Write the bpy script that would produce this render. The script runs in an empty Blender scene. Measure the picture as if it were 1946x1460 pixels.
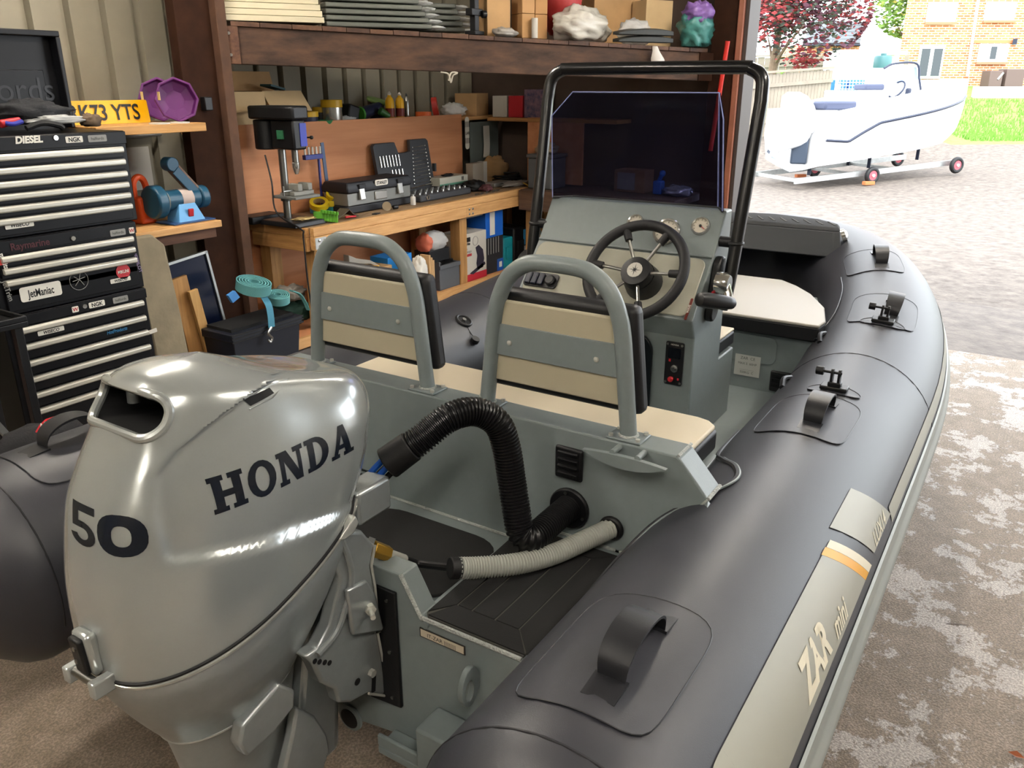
import bpy, bmesh, math, random
from mathutils import Vector, Matrix
from mathutils.bvhtree import BVHTree
random.seed(7)
SC = bpy.context.scene
COL = SC.collection
V = Vector
# ------------------------------------------------------------ camera
FPX, CX, CY, HC = 1550.0, 973.0, 730.0, 1.7
_p, _a = math.radians(20.2), math.radians(32.6)
FW = V((math.cos(_a)*math.cos(_p), math.sin(_a)*math.cos(_p), -math.sin(_p)))
RT = V((math.sin(_a), -math.cos(_a), 0))
UP = RT.cross(FW)
EYE = V((0, 0, HC))
cd = bpy.data.cameras.new('camera'); cam = bpy.data.objects.new('camera', cd); COL.objects.link(cam)
cd.sensor_width = 36; cd.lens = 36*FPX/1946; cd.clip_start = .05; cd.clip_end = 300
cam.matrix_world = Matrix(((RT.x, UP.x, -FW.x, 0), (RT.y, UP.y, -FW.y, 0), (RT.z, UP.z, -FW.z, HC), (0, 0, 0, 1)))
SC.camera = cam
# ------------------------------------------------------------ sky, exposure
w = bpy.data.worlds.new('World'); SC.world = w; w.use_nodes = True
bg = w.node_tree.nodes['Background']
bg.inputs[0].default_value = (.90, .95, 1.0, 1); bg.inputs[1].default_value = 2.6
vs = SC.view_settings
vs.view_transform = 'Standard'; vs.look = 'None'; vs.gamma = 1; vs.use_curve_mapping = False
vs.exposure = 1.6
# hazy sun behind the shed: lights the yard, leaves the doorway strip in the shed's shade
sd = bpy.data.lights.new('sun', 'SUN'); sd.energy = 1.1; sd.angle = math.radians(20); sd.color = (1, .95, .88)
so = bpy.data.objects.new('sun', sd); COL.objects.link(so); so.rotation_euler = (math.radians(6), math.radians(-42), 0)

# pixel -> point on a known plane (photo is 1946 x 1460)
def ray(px, py): return FW + RT*((px-CX)/FPX) - UP*((py-CY)/FPX)
def atz(px, py, z): r = ray(px, py); return EYE + r*((z-HC)/r.z)
def atx(px, py, x): r = ray(px, py); return EYE + r*(x/r.x)
def aty(px, py, y): r = ray(px, py); return EYE + r*(y/r.y)
def atp(px, py, p0, n): r = ray(px, py); return EYE + r*((V(p0)-EYE).dot(V(n))/r.dot(V(n)))

# ------------------------------------------------------------ materials
MATS = {}
def lin(c):
    if isinstance(c, str):
        c = c.lstrip('#'); c = [int(c[i:i+2], 16)/255 for i in (0, 2, 4)]
        c = [x/12.92 if x <= .04045 else ((x+.055)/1.055)**2.4 for x in c]
    return (c[0], c[1], c[2], 1)
def M(name, col, rough=.5, metal=0, var=0, vscale=6, bump=0, bscale=60, spec=.5, coat=0, trans=0, alpha=1, emit=0, stretch=None, ior=1.45, col2=None):
    if name in MATS: return MATS[name]
    m = bpy.data.materials.new(name); m.use_nodes = True; nt = m.node_tree
    b = nt.nodes['Principled BSDF']
    b.inputs['Base Color'].default_value = lin(col); b.inputs['Roughness'].default_value = rough
    b.inputs['Metallic'].default_value = metal; b.inputs['Specular IOR Level'].default_value = spec
    b.inputs['Coat Weight'].default_value = coat; b.inputs['Coat Roughness'].default_value = .08
    b.inputs['Transmission Weight'].default_value = trans; b.inputs['Alpha'].default_value = alpha; b.inputs['IOR'].default_value = ior
    if emit:
        b.inputs['Emission Color'].default_value = lin(col); b.inputs['Emission Strength'].default_value = emit
    if var or bump or col2:
        tc = nt.nodes.new('ShaderNodeTexCoord'); mp = nt.nodes.new('ShaderNodeMapping')
        nt.links.new(tc.outputs['Object'], mp.inputs[0])
        if stretch: mp.inputs['Scale'].default_value = stretch
    if var or col2:
        n = nt.nodes.new('ShaderNodeTexNoise'); n.inputs['Scale'].default_value = vscale; n.inputs['Detail'].default_value = 6; n.inputs['Roughness'].default_value = .6
        nt.links.new(mp.outputs[0], n.inputs[0])
        r = nt.nodes.new('ShaderNodeValToRGB'); c = lin(col)
        r.color_ramp.elements[0].position = .3; r.color_ramp.elements[1].position = .7
        if col2: r.color_ramp.elements[0].color = c; r.color_ramp.elements[1].color = lin(col2)
        else:
            r.color_ramp.elements[0].color = (c[0]*(1-var), c[1]*(1-var), c[2]*(1-var), 1)
            r.color_ramp.elements[1].color = (min(1, c[0]*(1+var)), min(1, c[1]*(1+var)), min(1, c[2]*(1+var)), 1)
        nt.links.new(n.outputs['Fac'], r.inputs[0]); nt.links.new(r.outputs[0], b.inputs['Base Color'])
    if bump:
        n2 = nt.nodes.new('ShaderNodeTexNoise'); n2.inputs['Scale'].default_value = bscale; n2.inputs['Detail'].default_value = 4
        nt.links.new(mp.outputs[0], n2.inputs[0])
        bp = nt.nodes.new('ShaderNodeBump'); bp.inputs['Strength'].default_value = bump; bp.inputs['Distance'].default_value = .01
        nt.links.new(n2.outputs['Fac'], bp.inputs['Height']); nt.links.new(bp.outputs[0], b.inputs['Normal'])
    MATS[name] = m
    return m
def wood(name, c1, c2, axis='x', rough=.6, k=1.0):
    st = {'x': (1*k, 14*k, 14*k), 'y': (14*k, 1*k, 14*k), 'z': (14*k, 14*k, 1*k)}[axis]
    return M(name, c1, rough, col2=c2, vscale=3.5, stretch=st, bump=.15, bscale=8)

# ------------------------------------------------------------ mesh collecting
def frame(d, ref=(0, 0, 1)):
    d = V(d).normalized(); r = V(ref)
    if abs(d.dot(r)) > .95: r = V((1, 0, 0))
    s = d.cross(r).normalized(); u = s.cross(d).normalized()
    return d, s, u
class B:
    def __init__(s): s.v = []; s.f = []; s.m = []; s.cur = 0
    def add(s, vs, fs):
        o = len(s.v); s.v += [tuple(v) for v in vs]
        for f in fs: s.f.append([i+o for i in f]); s.m.append(s.cur)
        return s
    def mat(s, i): s.cur = i; return s
    def box(s, c, d, rot=None, taper=1.0):
        x, y, z = d[0]/2, d[1]/2, d[2]/2; t = taper
        vs = [V(p) for p in ((-x, -y, -z), (x, -y, -z), (x, y, -z), (-x, y, -z), (-x*t, -y*t, z), (x*t, -y*t, z), (x*t, y*t, z), (-x*t, y*t, z))]
        R = None
        if rot is not None:
            R = rot if isinstance(rot, Matrix) else Matrix.Rotation(rot, 3, 'Z')
            vs = [R @ v for v in vs]
        c = V(c)
        return s.add([v+c for v in vs], [(0, 3, 2, 1), (4, 5, 6, 7), (0, 1, 5, 4), (1, 2, 6, 5), (2, 3, 7, 6), (3, 0, 4, 7)])
    def bb(s, a, b):   # box from corner to corner
        a, b = V(a), V(b); lo = V([min(a[i], b[i]) for i in range(3)]); hi = V([max(a[i], b[i]) for i in range(3)])
        return s.box((lo+hi)/2, hi-lo)
    def loft(s, rings, cap=True, closed=False):
        n = len(rings[0]); vs = [p for r in rings for p in r]; fs = []
        m = len(rings); rng = range(m if closed else m-1)
        for k in rng:
            a, b = k*n, ((k+1) % m)*n
            for i in range(n):
                j = (i+1) % n; fs.append((a+i, a+j, b+j, b+i))
        if cap and not closed:
            fs.append(tuple(reversed(range(n)))); fs.append(tuple(range((m-1)*n, m*n)))
        return s.add(vs, fs)
    def cyl(s, p0, p1, r0, r1=None, n=16, cap=True):
        p0, p1 = V(p0), V(p1); r1 = r0 if r1 is None else r1
        d, a, b = frame(p1-p0)
        R = lambda p, r: [p + (a*math.cos(t)+b*math.sin(t))*r for t in [2*math.pi*i/n for i in range(n)]]
        return s.loft([R(p0, r0), R(p1, r1)], cap)
    def sweep(s, path, r, n=12, cap=True, closed=False, ref=(0, 0, 1), prof=None):
        path = [V(p) for p in path]; m = len(path); rings = []
        rs = r if isinstance(r, (list, tuple)) else [r]*m
        prev = None
        for k in range(m):
            if closed: d = path[(k+1) % m]-path[k-1]
            else: d = path[min(k+1, m-1)]-path[max(k-1, 0)]
            d.normalize()
            if prev is None: d, a, b = frame(d, ref)
            else:
                a = prev - d*prev.dot(d)
                a = a.normalized() if a.length > 1e-6 else frame(d, ref)[1]
                b = a.cross(d)*-1; b = d.cross(a)*-1
                b = a.cross(d).normalized()
            prev = a
            if prof: rings.append([path[k]+a*x*rs[k]+b*y*rs[k] for x, y in prof])
            else: rings.append([path[k]+(a*math.cos(t)+b*math.sin(t))*rs[k] for t in [2*math.pi*i/n for i in range(n)]])
        return s.loft(rings, cap, closed)
    def lathe(s, prof, c, axis=(0, 0, 1), n=20, cap=True):
        d, a, b = frame(axis); c = V(c)
        rings = [[c+d*h+(a*math.cos(t)+b*math.sin(t))*max(r, 1e-4) for t in [2*math.pi*i/n for i in range(n)]] for r, h in prof]
        return s.loft(rings, cap)
    def ext(s, pts, vec):   # polygon pushed along vec
        pts = [V(p) for p in pts]; vec = V(vec); n = len(pts)
        vs = pts+[p+vec for p in pts]
        fs = [tuple(range(n)), tuple(reversed(range(n, 2*n)))]+[(i, i+n, (i+1) % n+n, (i+1) % n) for i in range(n)]
        return s.add(vs, fs)
    def ball(s, c, r, n=12, sc=(1, 1, 1), R=None):
        c = V(c); rings = []
        for k in range(1, n//2+1):
            ph = math.pi*k/(n//2+1)
            ring = []
            for i in range(n):
                t = 2*math.pi*i/n
                p = V((math.sin(ph)*math.cos(t)*r*sc[0], math.sin(ph)*math.sin(t)*r*sc[1], math.cos(ph)*r*sc[2]))
                ring.append(c+(R @ p if R else p))
            rings.append(ring)
        return s.loft(rings, True)
    def torus(s, c, R, r, axis=(0, 0, 1), n=32, k=10):
        d, a, b = frame(axis); c = V(c)
        rings = []
        for i in range(n):
            t = 2*math.pi*i/n; e = a*math.cos(t)+b*math.sin(t)
            rings.append([c+e*(R+r*math.cos(q))+d*r*math.sin(q) for q in [2*math.pi*j/k for j in range(k)]])
        return s.loft(rings, False, True)
    def grid(s, P):   # rows of points -> surface
        h, w = len(P), len(P[0]); vs = [p for r in P for p in r]
        return s.add(vs, [(i*w+j, i*w+j+1, (i+1)*w+j+1, (i+1)*w+j) for i in range(h-1) for j in range(w-1)])
    def text(s, t, c, xd, yd, size, depth=.0008, shear=0, bold=0, wide=1.0, sub=0):
        vs, fs = text2d(t, shear, bold)
        xd, yd = V(xd).normalized(), V(yd).normalized(); nz = xd.cross(yd); c = V(c)
        P = [c+xd*(x*size*wide)+yd*(y*size)+nz*depth for x, y in vs]
        return s.add(P, fs)
    def mesh(s, name, mats, smooth=True, ang=35):
        if getattr(s, 'soft', False): ang = 180
        me = bpy.data.meshes.new(name); me.from_pydata(s.v, [], s.f)
        for m in (mats if isinstance(mats, (list, tuple)) else [mats]): me.materials.append(m)
        if len(me.materials) > 1: me.polygons.foreach_set('material_index', s.m)
        bm = bmesh.new(); bm.from_mesh(me); bmesh.ops.recalc_face_normals(bm, faces=bm.faces); bm.to_mesh(me); bm.free()
        if smooth:
            me.polygons.foreach_set('use_smooth', [True]*len(me.polygons))
            if ang < 180: me.set_sharp_from_angle(angle=math.radians(ang))
        return me
TXT = {}
def text2d(t, shear=0, bold=0):   # centred text outline filled with faces, cap height 1
    k = (t, shear, bold)
    if k in TXT: return TXT[k]
    cu = bpy.data.curves.new('txt', 'FONT'); cu.body = t; cu.shear = shear; cu.offset = bold
    cu.align_x = 'CENTER'; cu.resolution_u = 4
    o = bpy.data.objects.new('txt', cu); me = bpy.data.meshes.new_from_object(o)
    vs = [(v.co.x/.70, v.co.y/.70-.5) for v in me.vertices]; fs = [tuple(p.vertices) for p in me.polygons]
    bpy.data.objects.remove(o); bpy.data.curves.remove(cu); bpy.data.meshes.remove(me)
    TXT[k] = (vs, fs)
    return TXT[k]

# ------------------------------------------------------------ things and parts
ORG = {}
def link(name, data, parent=None):
    o = bpy.data.objects.new(name, data); COL.objects.link(o)
    if parent is not None:
        o.parent = parent; o.location = -ORG[parent.name]; ORG[o.name] = V((0, 0, 0))
    else: ORG[o.name] = V((0, 0, 0))
    return o
def tag(o, label, cat, group=None):
    o['label'] = label; o['category'] = cat
    if group: o['group'] = group
    return o
def thing(name, label, cat, loc=(0, 0, 0), group=None):
    o = bpy.data.objects.new(name, None); COL.objects.link(o); o.empty_display_size = .05
    o.location = loc; ORG[o.name] = V(loc)
    return tag(o, label, cat, group)
def part(name, b, mats, parent, bevel=0, smooth=True, ang=35, label=None, seg=2, sub=0):
    o = link(name, b.mesh(name, mats, smooth, ang), parent)
    mods(o, bevel, seg, sub)
    if label: o['label'] = label
    return o
def mods(o, bevel, seg, sub):
    if bevel:
        m = o.modifiers.new('bevel', 'BEVEL'); m.width = bevel; m.segments = seg; m.limit_method = 'ANGLE'; m.angle_limit = math.radians(35)
    if sub:
        m = o.modifiers.new('sub', 'SUBSURF'); m.levels = sub; m.render_levels = sub
def solo(name, b, mats, label, cat, group=None, bevel=0, smooth=True, ang=35, seg=2, sub=0):
    o = link(name, b.mesh(name, mats, smooth, ang)); mods(o, bevel, seg, sub)
    return tag(o, label, cat, group)
def struct(name, b, mats, parent=None, bevel=0, smooth=True):
    o = link(name, b.mesh(name, mats, smooth), parent); mods(o, bevel, 2, 0)
    if parent is None: o['kind'] = 'structure'
    return o
def dup(root, loc, rz=0, label=None, group=None):
    def cp(o, par):
        c = o.copy(); COL.objects.link(c); c.parent = par
        for ch in o.children: cp(ch, c)
        return c
    r = cp(root, None); r.location = loc; r.rotation_euler = (0, 0, rz)
    if label: r['label'] = label
    if group: r['group'] = group
    return r
def arc(c, r, a0, a1, n, e1, e2):
    c = V(c); e1 = V(e1); e2 = V(e2)
    return [c+e1*(r*math.cos(a0+(a1-a0)*i/n))+e2*(r*math.sin(a0+(a1-a0)*i/n)) for i in range(n+1)]
def bez(pts, n=24):   # Catmull-Rom through points
    P = [V(p) for p in pts]; P = [P[0]*2-P[1]]+P+[P[-1]*2-P[-2]]; out = []
    m = len(P)-3
    for k in range(m):
        a, b, c, d = P[k:k+4]
        q = n//m
        for i in range(q):
            t = i/q
            out.append(.5*((2*b)+(c-a)*t+(2*a-5*b+4*c-d)*t*t+(3*b-a-3*c+d)*t**3))
    out.append(P[-2])
    return out
def rrect(w, h, r, n=5):   # rounded rectangle outline
    out = []
    for cx, cy, a in ((w/2-r, h/2-r, 0), (-w/2+r, h/2-r, 90), (-w/2+r, -h/2+r, 180), (w/2-r, -h/2+r, 270)):
        for i in range(n+1):
            t = math.radians(a+90*i/n); out.append((cx+r*math.cos(t), cy+r*math.sin(t)))
    return out
def rotm(x=0, y=0, z=0):
    return (Matrix.Rotation(math.radians(z), 3, 'Z') @ Matrix.Rotation(math.radians(y), 3, 'Y') @ Matrix.Rotation(math.radians(x), 3, 'X'))
X, Y, Z = V((1, 0, 0)), V((0, 1, 0)), V((0, 0, 1))

# common materials
WHITE = M('white_card', '#d8d4c8', .7)
BLACKP = M('black_plastic', '#0d0e11', .45, bump=.05, bscale=200)
DARK = M('dark_void', '#08090b', .8)
CHROME = M('chrome', '#d8d8d4', .16, .9)
BRIGHT = M('bright_zinc', '#c4c4bc', .3, .35)
STEEL = M('steel', '#9a9a96', .32, 1)
GALV = M('galvanised', '#a8aaa8', .45, .8, var=.15, vscale=12)
CARD = M('cardboard', '#b08d62', .8, var=.12, vscale=5)
CARDL = M('cardboard_light', '#bfa57c', .8, var=.08, vscale=4)
PINE = wood('pine', '#d6a870', '#b5854e', 'x')
PINEY = wood('pine_y', '#b98a52', '#95683a', 'y')
PINEZ = wood('pine_z', '#be9058', '#9a7040', 'z')
OLDW = wood('old_beam', '#6b4a36', '#4a3026', 'x', .75)
PLY = wood('plywood', '#c98c62', '#b5774e', 'x', .65, .3)
BROWN = M('brown_steel', '#2e1a10', .8, var=.25, vscale=9, spec=.15)
PAPER = M('paper', '#c4c1b9', .7)
REDP = M('red_plastic', '#b0202a', .45)
YELP = M('yellow_plastic', '#dca818', .4)
TEALP = M('teal_plastic', '#0f7f8a', .4)
BLUEP = M('blue_plastic', '#1450a8', .4)
ORANGE = M('orange_plastic', '#d8501c', .45)
GREENP = M('green_plastic', '#3f8a2c', .45)
NAVY = M('navy_plastic', '#141c38', .5)
INK = M('ink_black', '#0b0d12', .5)
INKW = M('ink_white', '#dfdcd2', .5)
CLEAR = M('clear_film', '#eef0ee', .2, trans=.3, alpha=.7, ior=1.2, bump=.6, bscale=25)
RUBBER = M('black_rubber', '#0c0c0e', .55)
# ============================================================ THE SHED
def floor_mat():
    m = bpy.data.materials.new('concrete_floor'); m.use_nodes = True; nt = m.node_tree; N = nt.nodes; L = nt.links
    b = N['Principled BSDF']; b.inputs['Roughness'].default_value = .75
    tc = N.new('ShaderNodeTexCoord')
    def noise(s, d, r=.6):
        n = N.new('ShaderNodeTexNoise'); n.inputs['Scale'].default_value = s; n.inputs['Detail'].default_value = d; n.inputs['Roughness'].default_value = r
        L.new(tc.outputs['Object'], n.inputs[0]); return n
    def ramp(n, p0, c0, p1, c1):
        r = N.new('ShaderNodeValToRGB'); r.color_ramp.elements[0].position = p0; r.color_ramp.elements[0].color = lin(c0)
        r.color_ramp.elements[1].position = p1; r.color_ramp.elements[1].color = lin(c1); L.new(n.outputs[0], r.inputs[0]); return r
    n1 = noise(14, 10, .72); n2 = noise(4.2, 15, .74); n3 = noise(140, 3)
    base = ramp(n1, .35, '#80715f', .7, '#a09080')
    pale = ramp(n1, .3, '#b3aaa2', .75, '#ccc4bc')
    mask = ramp(n2, .515, '#000000', .53, '#ffffff')
    # paint survives only on the right hand strip of the slab
    sx = N.new('ShaderNodeSeparateXYZ'); L.new(tc.outputs['Object'], sx.inputs[0])
    mr = N.new('ShaderNodeMapRange'); mr.inputs[1].default_value = .75; mr.inputs[2].default_value = .15; L.new(sx.outputs['Y'], mr.inputs[0])
    mk_ = N.new('ShaderNodeMixRGB'); mk_.blend_type = 'MULTIPLY'; mk_.inputs[0].default_value = 1; L.new(mask.outputs[0], mk_.inputs[1]); L.new(mr.outputs[0], mk_.inputs[2]); mask = mk_
    mix = N.new('ShaderNodeMixRGB'); L.new(mask.outputs[0], mix.inputs[0]); L.new(base.outputs[0], mix.inputs[1]); L.new(pale.outputs[0], mix.inputs[2])
    sp = ramp(n3, .42, '#909090', .62, '#ffffff')
    mul = N.new('ShaderNodeMixRGB'); mul.blend_type = 'MULTIPLY'; mul.inputs[0].default_value = .6
    L.new(mix.outputs[0], mul.inputs[1]); L.new(sp.outputs[0], mul.inputs[2]); L.new(mul.outputs[0], b.inputs['Base Color'])
    add = N.new('ShaderNodeMath'); add.operation = 'ADD'; L.new(mask.outputs[0], add.inputs[0])
    mu = N.new('ShaderNodeMath'); mu.operation = 'MULTIPLY'; mu.inputs[1].default_value = 1.4; L.new(n3.outputs[0], mu.inputs[0]); L.new(mu.outputs[0], add.inputs[1])
    bp = N.new('ShaderNodeBump'); bp.inputs['Strength'].default_value = .55; bp.inputs['Distance'].default_value = .006
    L.new(add.outputs[0], bp.inputs['Height']); L.new(bp.outputs[0], b.inputs['Normal'])
    return m
FLOORM = floor_mat()
struct('floor', B().bb((-4, -4.5, -.15), (6.07, 4.5, 0)), FLOORM)
# a crack across the slab
cr = B(); pts = [atz(x, y, .001) for x, y in ((1697, 1160), (1720, 1166), (1770, 1175), (1800, 1186), (1840, 1188), (1880, 1200), (1946, 1218))]
cr.grid([[p+V((0, .003*(1+i % 2), 0)) for i, p in enumerate(pts)], [p-V((0, .002, 0)) for p in pts]])
c = struct('floor_crack', cr, M('crack_dark', '#3c3129', .9), bpy.data.objects['floor'])

# back wall: corrugated sheets, each about one metre wide, with recessed troughs
SHEETM = M('wall_sheet_paint', '#7e7868', .6, var=.1, vscale=2.5, bump=.05, bscale=30)
wall = struct('wall_back', B().bb((-4, 4.50, 0), (6.5, 4.56, 3.3)), M('wall_lining', '#5c554a', .8))
PITCH = .2035
def sheet(x0, n):
    b = B(); prof = []
    for k in range(n):
        u = x0+k*PITCH
        prof += [(u, 0, 0), (u+.152, 0, 0), (u+.160, .045, 1), (u+.196, .045, 1)]
    prof.append((x0+n*PITCH-.001, 0, 0))
    for i in range(len(prof)-1):
        a, c2 = prof[i], prof[i+1]
        b.add([(a[0], 4.45+a[1], 0), (c2[0], 4.45+c2[1], 0), (c2[0], 4.45+c2[1], 3.2), (a[0], 4.45+a[1], 3.2)], [(0, 1, 2, 3)])
    return b
x = 4.0812-.177-PITCH*38
for k in range(10):
    part('wall_sheet', sheet(x, 5), SHEETM, wall, smooth=False); x += 5*PITCH
# other walls and roof, out of view except in reflections
WALLD = M('shed_wall_dark', '#6e675a', .8, var=.1, vscale=2)
struct('wall_rear', B().bb((-4.06, -4.5, 0), (-4, 4.56, 3.3)), WALLD)
struct('wall_right', B().bb((-4, -4.56, 0), (6.3, -4.5, 3.3)), WALLD)
struct('wall_front', B().bb((6.32, 2.2, 0), (6.38, 4.5, 3.3)).bb((6.32, -4.5, 2.75), (6.38, 2.2, 3.3)), M('front_boards', '#4a3c33', .8, var=.2, vscale=3))
struct('ceiling', B().bb((-4.06, -4.56, 3.3), (6.4, 4.56, 3.36)), M('roof_sheet', '#8c8778', .8))
# fluorescent battens under the roof
TUBEM = M('tube_glow', '#fff6ea', .5, emit=46)
BATM = M('batten_white', '#d8d8d4', .5)
for i, (lx, ly, rz) in enumerate(((-.6, -.6, 0), (-.6, 2.6, 0), (2.6, -1.2, 0), (2.2, 3.3, 0), (-2.8, 1.0, 0), (4.6, .9, 0))):
    t = thing('batten_light', ['white twin tube batten light under the roof, out of frame %s' % s for s in ('behind the viewer', 'above the tool chests', 'right of the boat', 'above the workbench end', 'at the rear wall', 'above the bow')][i], 'ceiling light', (lx, ly, 3.22), 'batten lights')
    part('batten', B().box((lx, ly, 3.26), (1.55, .16, .07)), BATM, t, .005)
    for s in (-1, 1):
        part('tube', B().cyl((lx-.75, ly+s*.05, 3.205), (lx+.75, ly+s*.05, 3.205), .014), TUBEM, t)

# left column: brown steel I-section
t = thing('roof_post', 'dark brown steel post at the left end of the long shelf', 'post', (3.0, 4.0, 0))
a, b_ = aty(326, 0, 3.95), aty(393, 0, 3.95)
part('column', B().bb((2.93, 3.93, 0), (3.149, 4.0, 3.29)), BROWN, t, .003)
part('flange', B().bb((3.15, 3.88, 0), (3.215, 4.02, 3.29)), M('brown_steel_worn', '#503626', .8, var=.2, vscale=10), t, .004)

# long loft shelf: deep old beam on the post, running across to the door post
BA, BBp = V((3.20, 3.94, 0)), V((6.02, 2.16, 0))
bd = (BBp-BA).normalized(); bn = V((-bd.y, bd.x, 0))
if bn.y < 0: bn = -bn
def beamz(s, top): return (1.998+(1.905-1.998)*s) if top else (1.805+(1.72-1.805)*s)
t = thing('loft_shelf', 'long high shelf on a thick stained old timber beam', 'shelf', BA+V((0, 0, 1.8)))
LB = (BBp-BA).length
b = B(); N_ = 10
for k in range(2): pass
q = [[BA+bd*(LB*s)+Z*beamz(s, 0), BA+bd*(LB*s)+Z*beamz(s, 0)+bn*.07, BA+bd*(LB*s)+Z*beamz(s, 1)+bn*.07, BA+bd*(LB*s)+Z*beamz(s, 1)] for s in (0, .25, .5, .75, 1)]
b.loft(q)
def beam_mat():
    m = M('loft_beam_wood', '#241812', .8, col2='#5a4030', vscale=4.5, bump=.25, bscale=12, stretch=(1, 1, 3.5))
    return m
part('beam', b, beam_mat(), t, .004)
q = B().loft([[BA+bd*(LB*s)-bn*.02+Z*(beamz(s, 0)-.0), BA+bd*(LB*s)-bn*.002+Z*beamz(s, 0), BA+bd*(LB*s)-bn*.002+Z*beamz(s, 1), BA+bd*(LB*s)-bn*.02+Z*beamz(s, 1)] for s in (0.003, .03)])
part('end_cleat', q, OLDW, t, .002)
for dz in (.045, .155): part('bolt', B().cyl(BA+bd*.05-bn*.02+Z*(1.805+dz), BA+bd*.05-bn*.028+Z*(1.805+dz), .008), STEEL, t)
part('end_plate', B().loft([[BA+bd*(LB*s)-bn*.01+Z*(beamz(s, 0)), BA+bd*(LB*s)-bn*.001+Z*beamz(s, 0), BA+bd*(LB*s)-bn*.001+Z*beamz(s, 1), BA+bd*(LB*s)-bn*.01+Z*beamz(s, 1)] for s in (.965, 1.0)]), BROWN, t)
# decking planks: their ends show in a row above the beam
s = 0.02; i = 0
PLK = [wood('plank_a', '#5c3e2c', '#422a1e', 'y'), wood('plank_b', '#4c3222', '#38241a', 'y'), wood('plank_c', '#664630', '#4c3222', 'y')]
while s < .975:
    wd = random.uniform(.14, .2)/LB; e = min(s+wd-.002, .985); bb = B()
    dep = 1.0*(1-.0)*(1 if s < .5 else max(.35, 1.2*(1-s)+.2))
    z0 = beamz(s, 1)+.001; z1 = beamz(e, 1)+.001; th = .024+random.uniform(0, .004)
    bb.loft([[BA+bd*(LB*u)-bn*.012+Z*zz, BA+bd*(LB*u)+bn*dep*.55+Z*zz, BA+bd*(LB*u)+bn*dep*.55+Z*(zz+th), BA+bd*(LB*u)-bn*.012+Z*(zz+th)] for u, zz in ((s, z0), (e, z1))])
    part('plank', bb, PLK[i % 3], t, .002); s = e+.003/LB; i += 1
def LP(px, py, off=.1):   # pixel -> point in the vertical plane `off` behind the beam's face
    return atp(px, py, BA+bn*off, bn)
def LTOP(P):   # shelf top under a point
    s = max(0, min(1, (V((P.x, P.y, 0))-BA).dot(bd)/LB)); return beamz(s, 1)+.029

# door post on the right, red-brown channel, with a red pipe beside it
t = thing('door_post', 'rust brown steel post at the open doorway', 'post', (6.1, 2.05, 0))
part('channel', B().bb((6.05, 2.005, 0), (6.25, 2.19, 3.29)), BROWN, t, .004)
part('flange', B().bb((6.03, 1.965, 0), (6.12, 2.005, 3.29)), M('rust_paint', '#8a5540', .5, var=.15, vscale=9), t, .004)
part('flange', B().bb((6.06, 1.935, 0), (6.30, 1.965, 3.29)), M('dark_edge', '#3a302c', .6), t, .003)
solo('red_pipe', B().cyl(atx(1383, 78, 5.98)+Z*0, atx(1358, 190, 5.98)-Z*.35, .016), M('red_paint', '#c02a20', .4), 'thin red pipe standing beside the door post', 'pipe')

# ------------------------------------------------------------ wall shelves, backboard, bench
SHZ = 1.445
t = thing('wall_shelf', 'long narrow pine wall shelf above the plywood backboard', 'shelf', (4.8, 4.3, SHZ))
part('shelf_board', B().bb((3.25, 4.16, SHZ-.03), (6.30, 4.445, SHZ)), PINE, t, .003)
part('front_batten', B().bb((3.26, 4.165, SHZ-.075), (3.42, 4.20, SHZ-.031)), PINE, t, .002)
t = thing('plywood_backboard', 'large orange-brown plywood sheet standing behind the workbench', 'board', (4.6, 4.15, .6))
part('sheet', B().bb((3.405, 4.135, .25), (5.70, 4.155, 1.468)), PLY, t, .001)
part('edge_strip', B().bb((3.385, 4.13, .25), (3.404, 4.157, 1.468)), PINEZ, t, .001)
solo('plywood_offcut', B().bb((6.06, 3.2, .92), (6.08, 3.72, 1.44)), PLY, 'smaller plywood panel standing at the far bench end behind the windscreen frame', 'board')
# small tag hanging on the backboard edge
t = thing('hang_tag', 'white rounded tag hanging at the right edge of the backboard', 'tag', (5.65, 4.12, 1.3))
c = aty(888, 253, 4.125); pts = [c+X*u+Z*v_ for u, v_ in rrect(.055, .26, .027)]
part('card', B().ext(pts, Y*.003), WHITE, t)
part('print', B().text('LAR', c-Y*.001, X, Z, .022, bold=.02).text('IIII', c+Z*.07-Y*.001, X, Z, .045).text('IIII', c-Z*.06-Y*.001, X, Z, .045), INK, t)

t = thing('workbench', 'long pine workbench with double front rail against the back wall', 'workbench', (4.8, 3.9, 0))
BZ = .9; BX0, BX1 = 3.44, 6.28; BY0, BY1 = 3.62, 4.13
for k in range(4):
    y0 = BY0+.008+k*.126; part('top_plank', B().bb((BX0, y0, BZ-.045), (BX1, y0+.124, BZ)), wood('bench_top', '#93795a', '#6f583f', 'x'), t, .003)
part('top_rail', B().bb((BX0, BY0-.028, BZ-.052), (BX1, BY0+.006, BZ-.001)), PINE, t, .003)
part('front_rail', B().bb((BX0, BY0-.03, BZ-.135), (BX1, BY0+.006, BZ-.053)), PINE, t, .003)
part('end_rail', B().bb((BX0-.03, BY0+.008, BZ-.14), (BX0-.001, BY1-.03, BZ-.055)), PINEY, t, .003)
part('end_cap', B().bb((BX0-.03, BY0+.008, BZ-.054), (BX0-.001, BY1, BZ-.002)), PINEY, t, .003)
for lx in (BX0+.03, 4.95, 6.2):
    part('leg', B().bb((lx, BY0+.01, .002), (lx+.09, BY0+.10, BZ-.137)), PINEZ, t, .003)
for lx in (BX0+.03, 4.95, 6.2):
    part('leg', B().bb((lx, BY1-.11, .002), (lx+.09, BY1-.02, BZ-.046)), PINEZ, t, .003)
part('lower_shelf', B().bb((BX0-.25, BY0+.02, .235), (BX1, BY1, .255)), PLY, t, .001)
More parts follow.
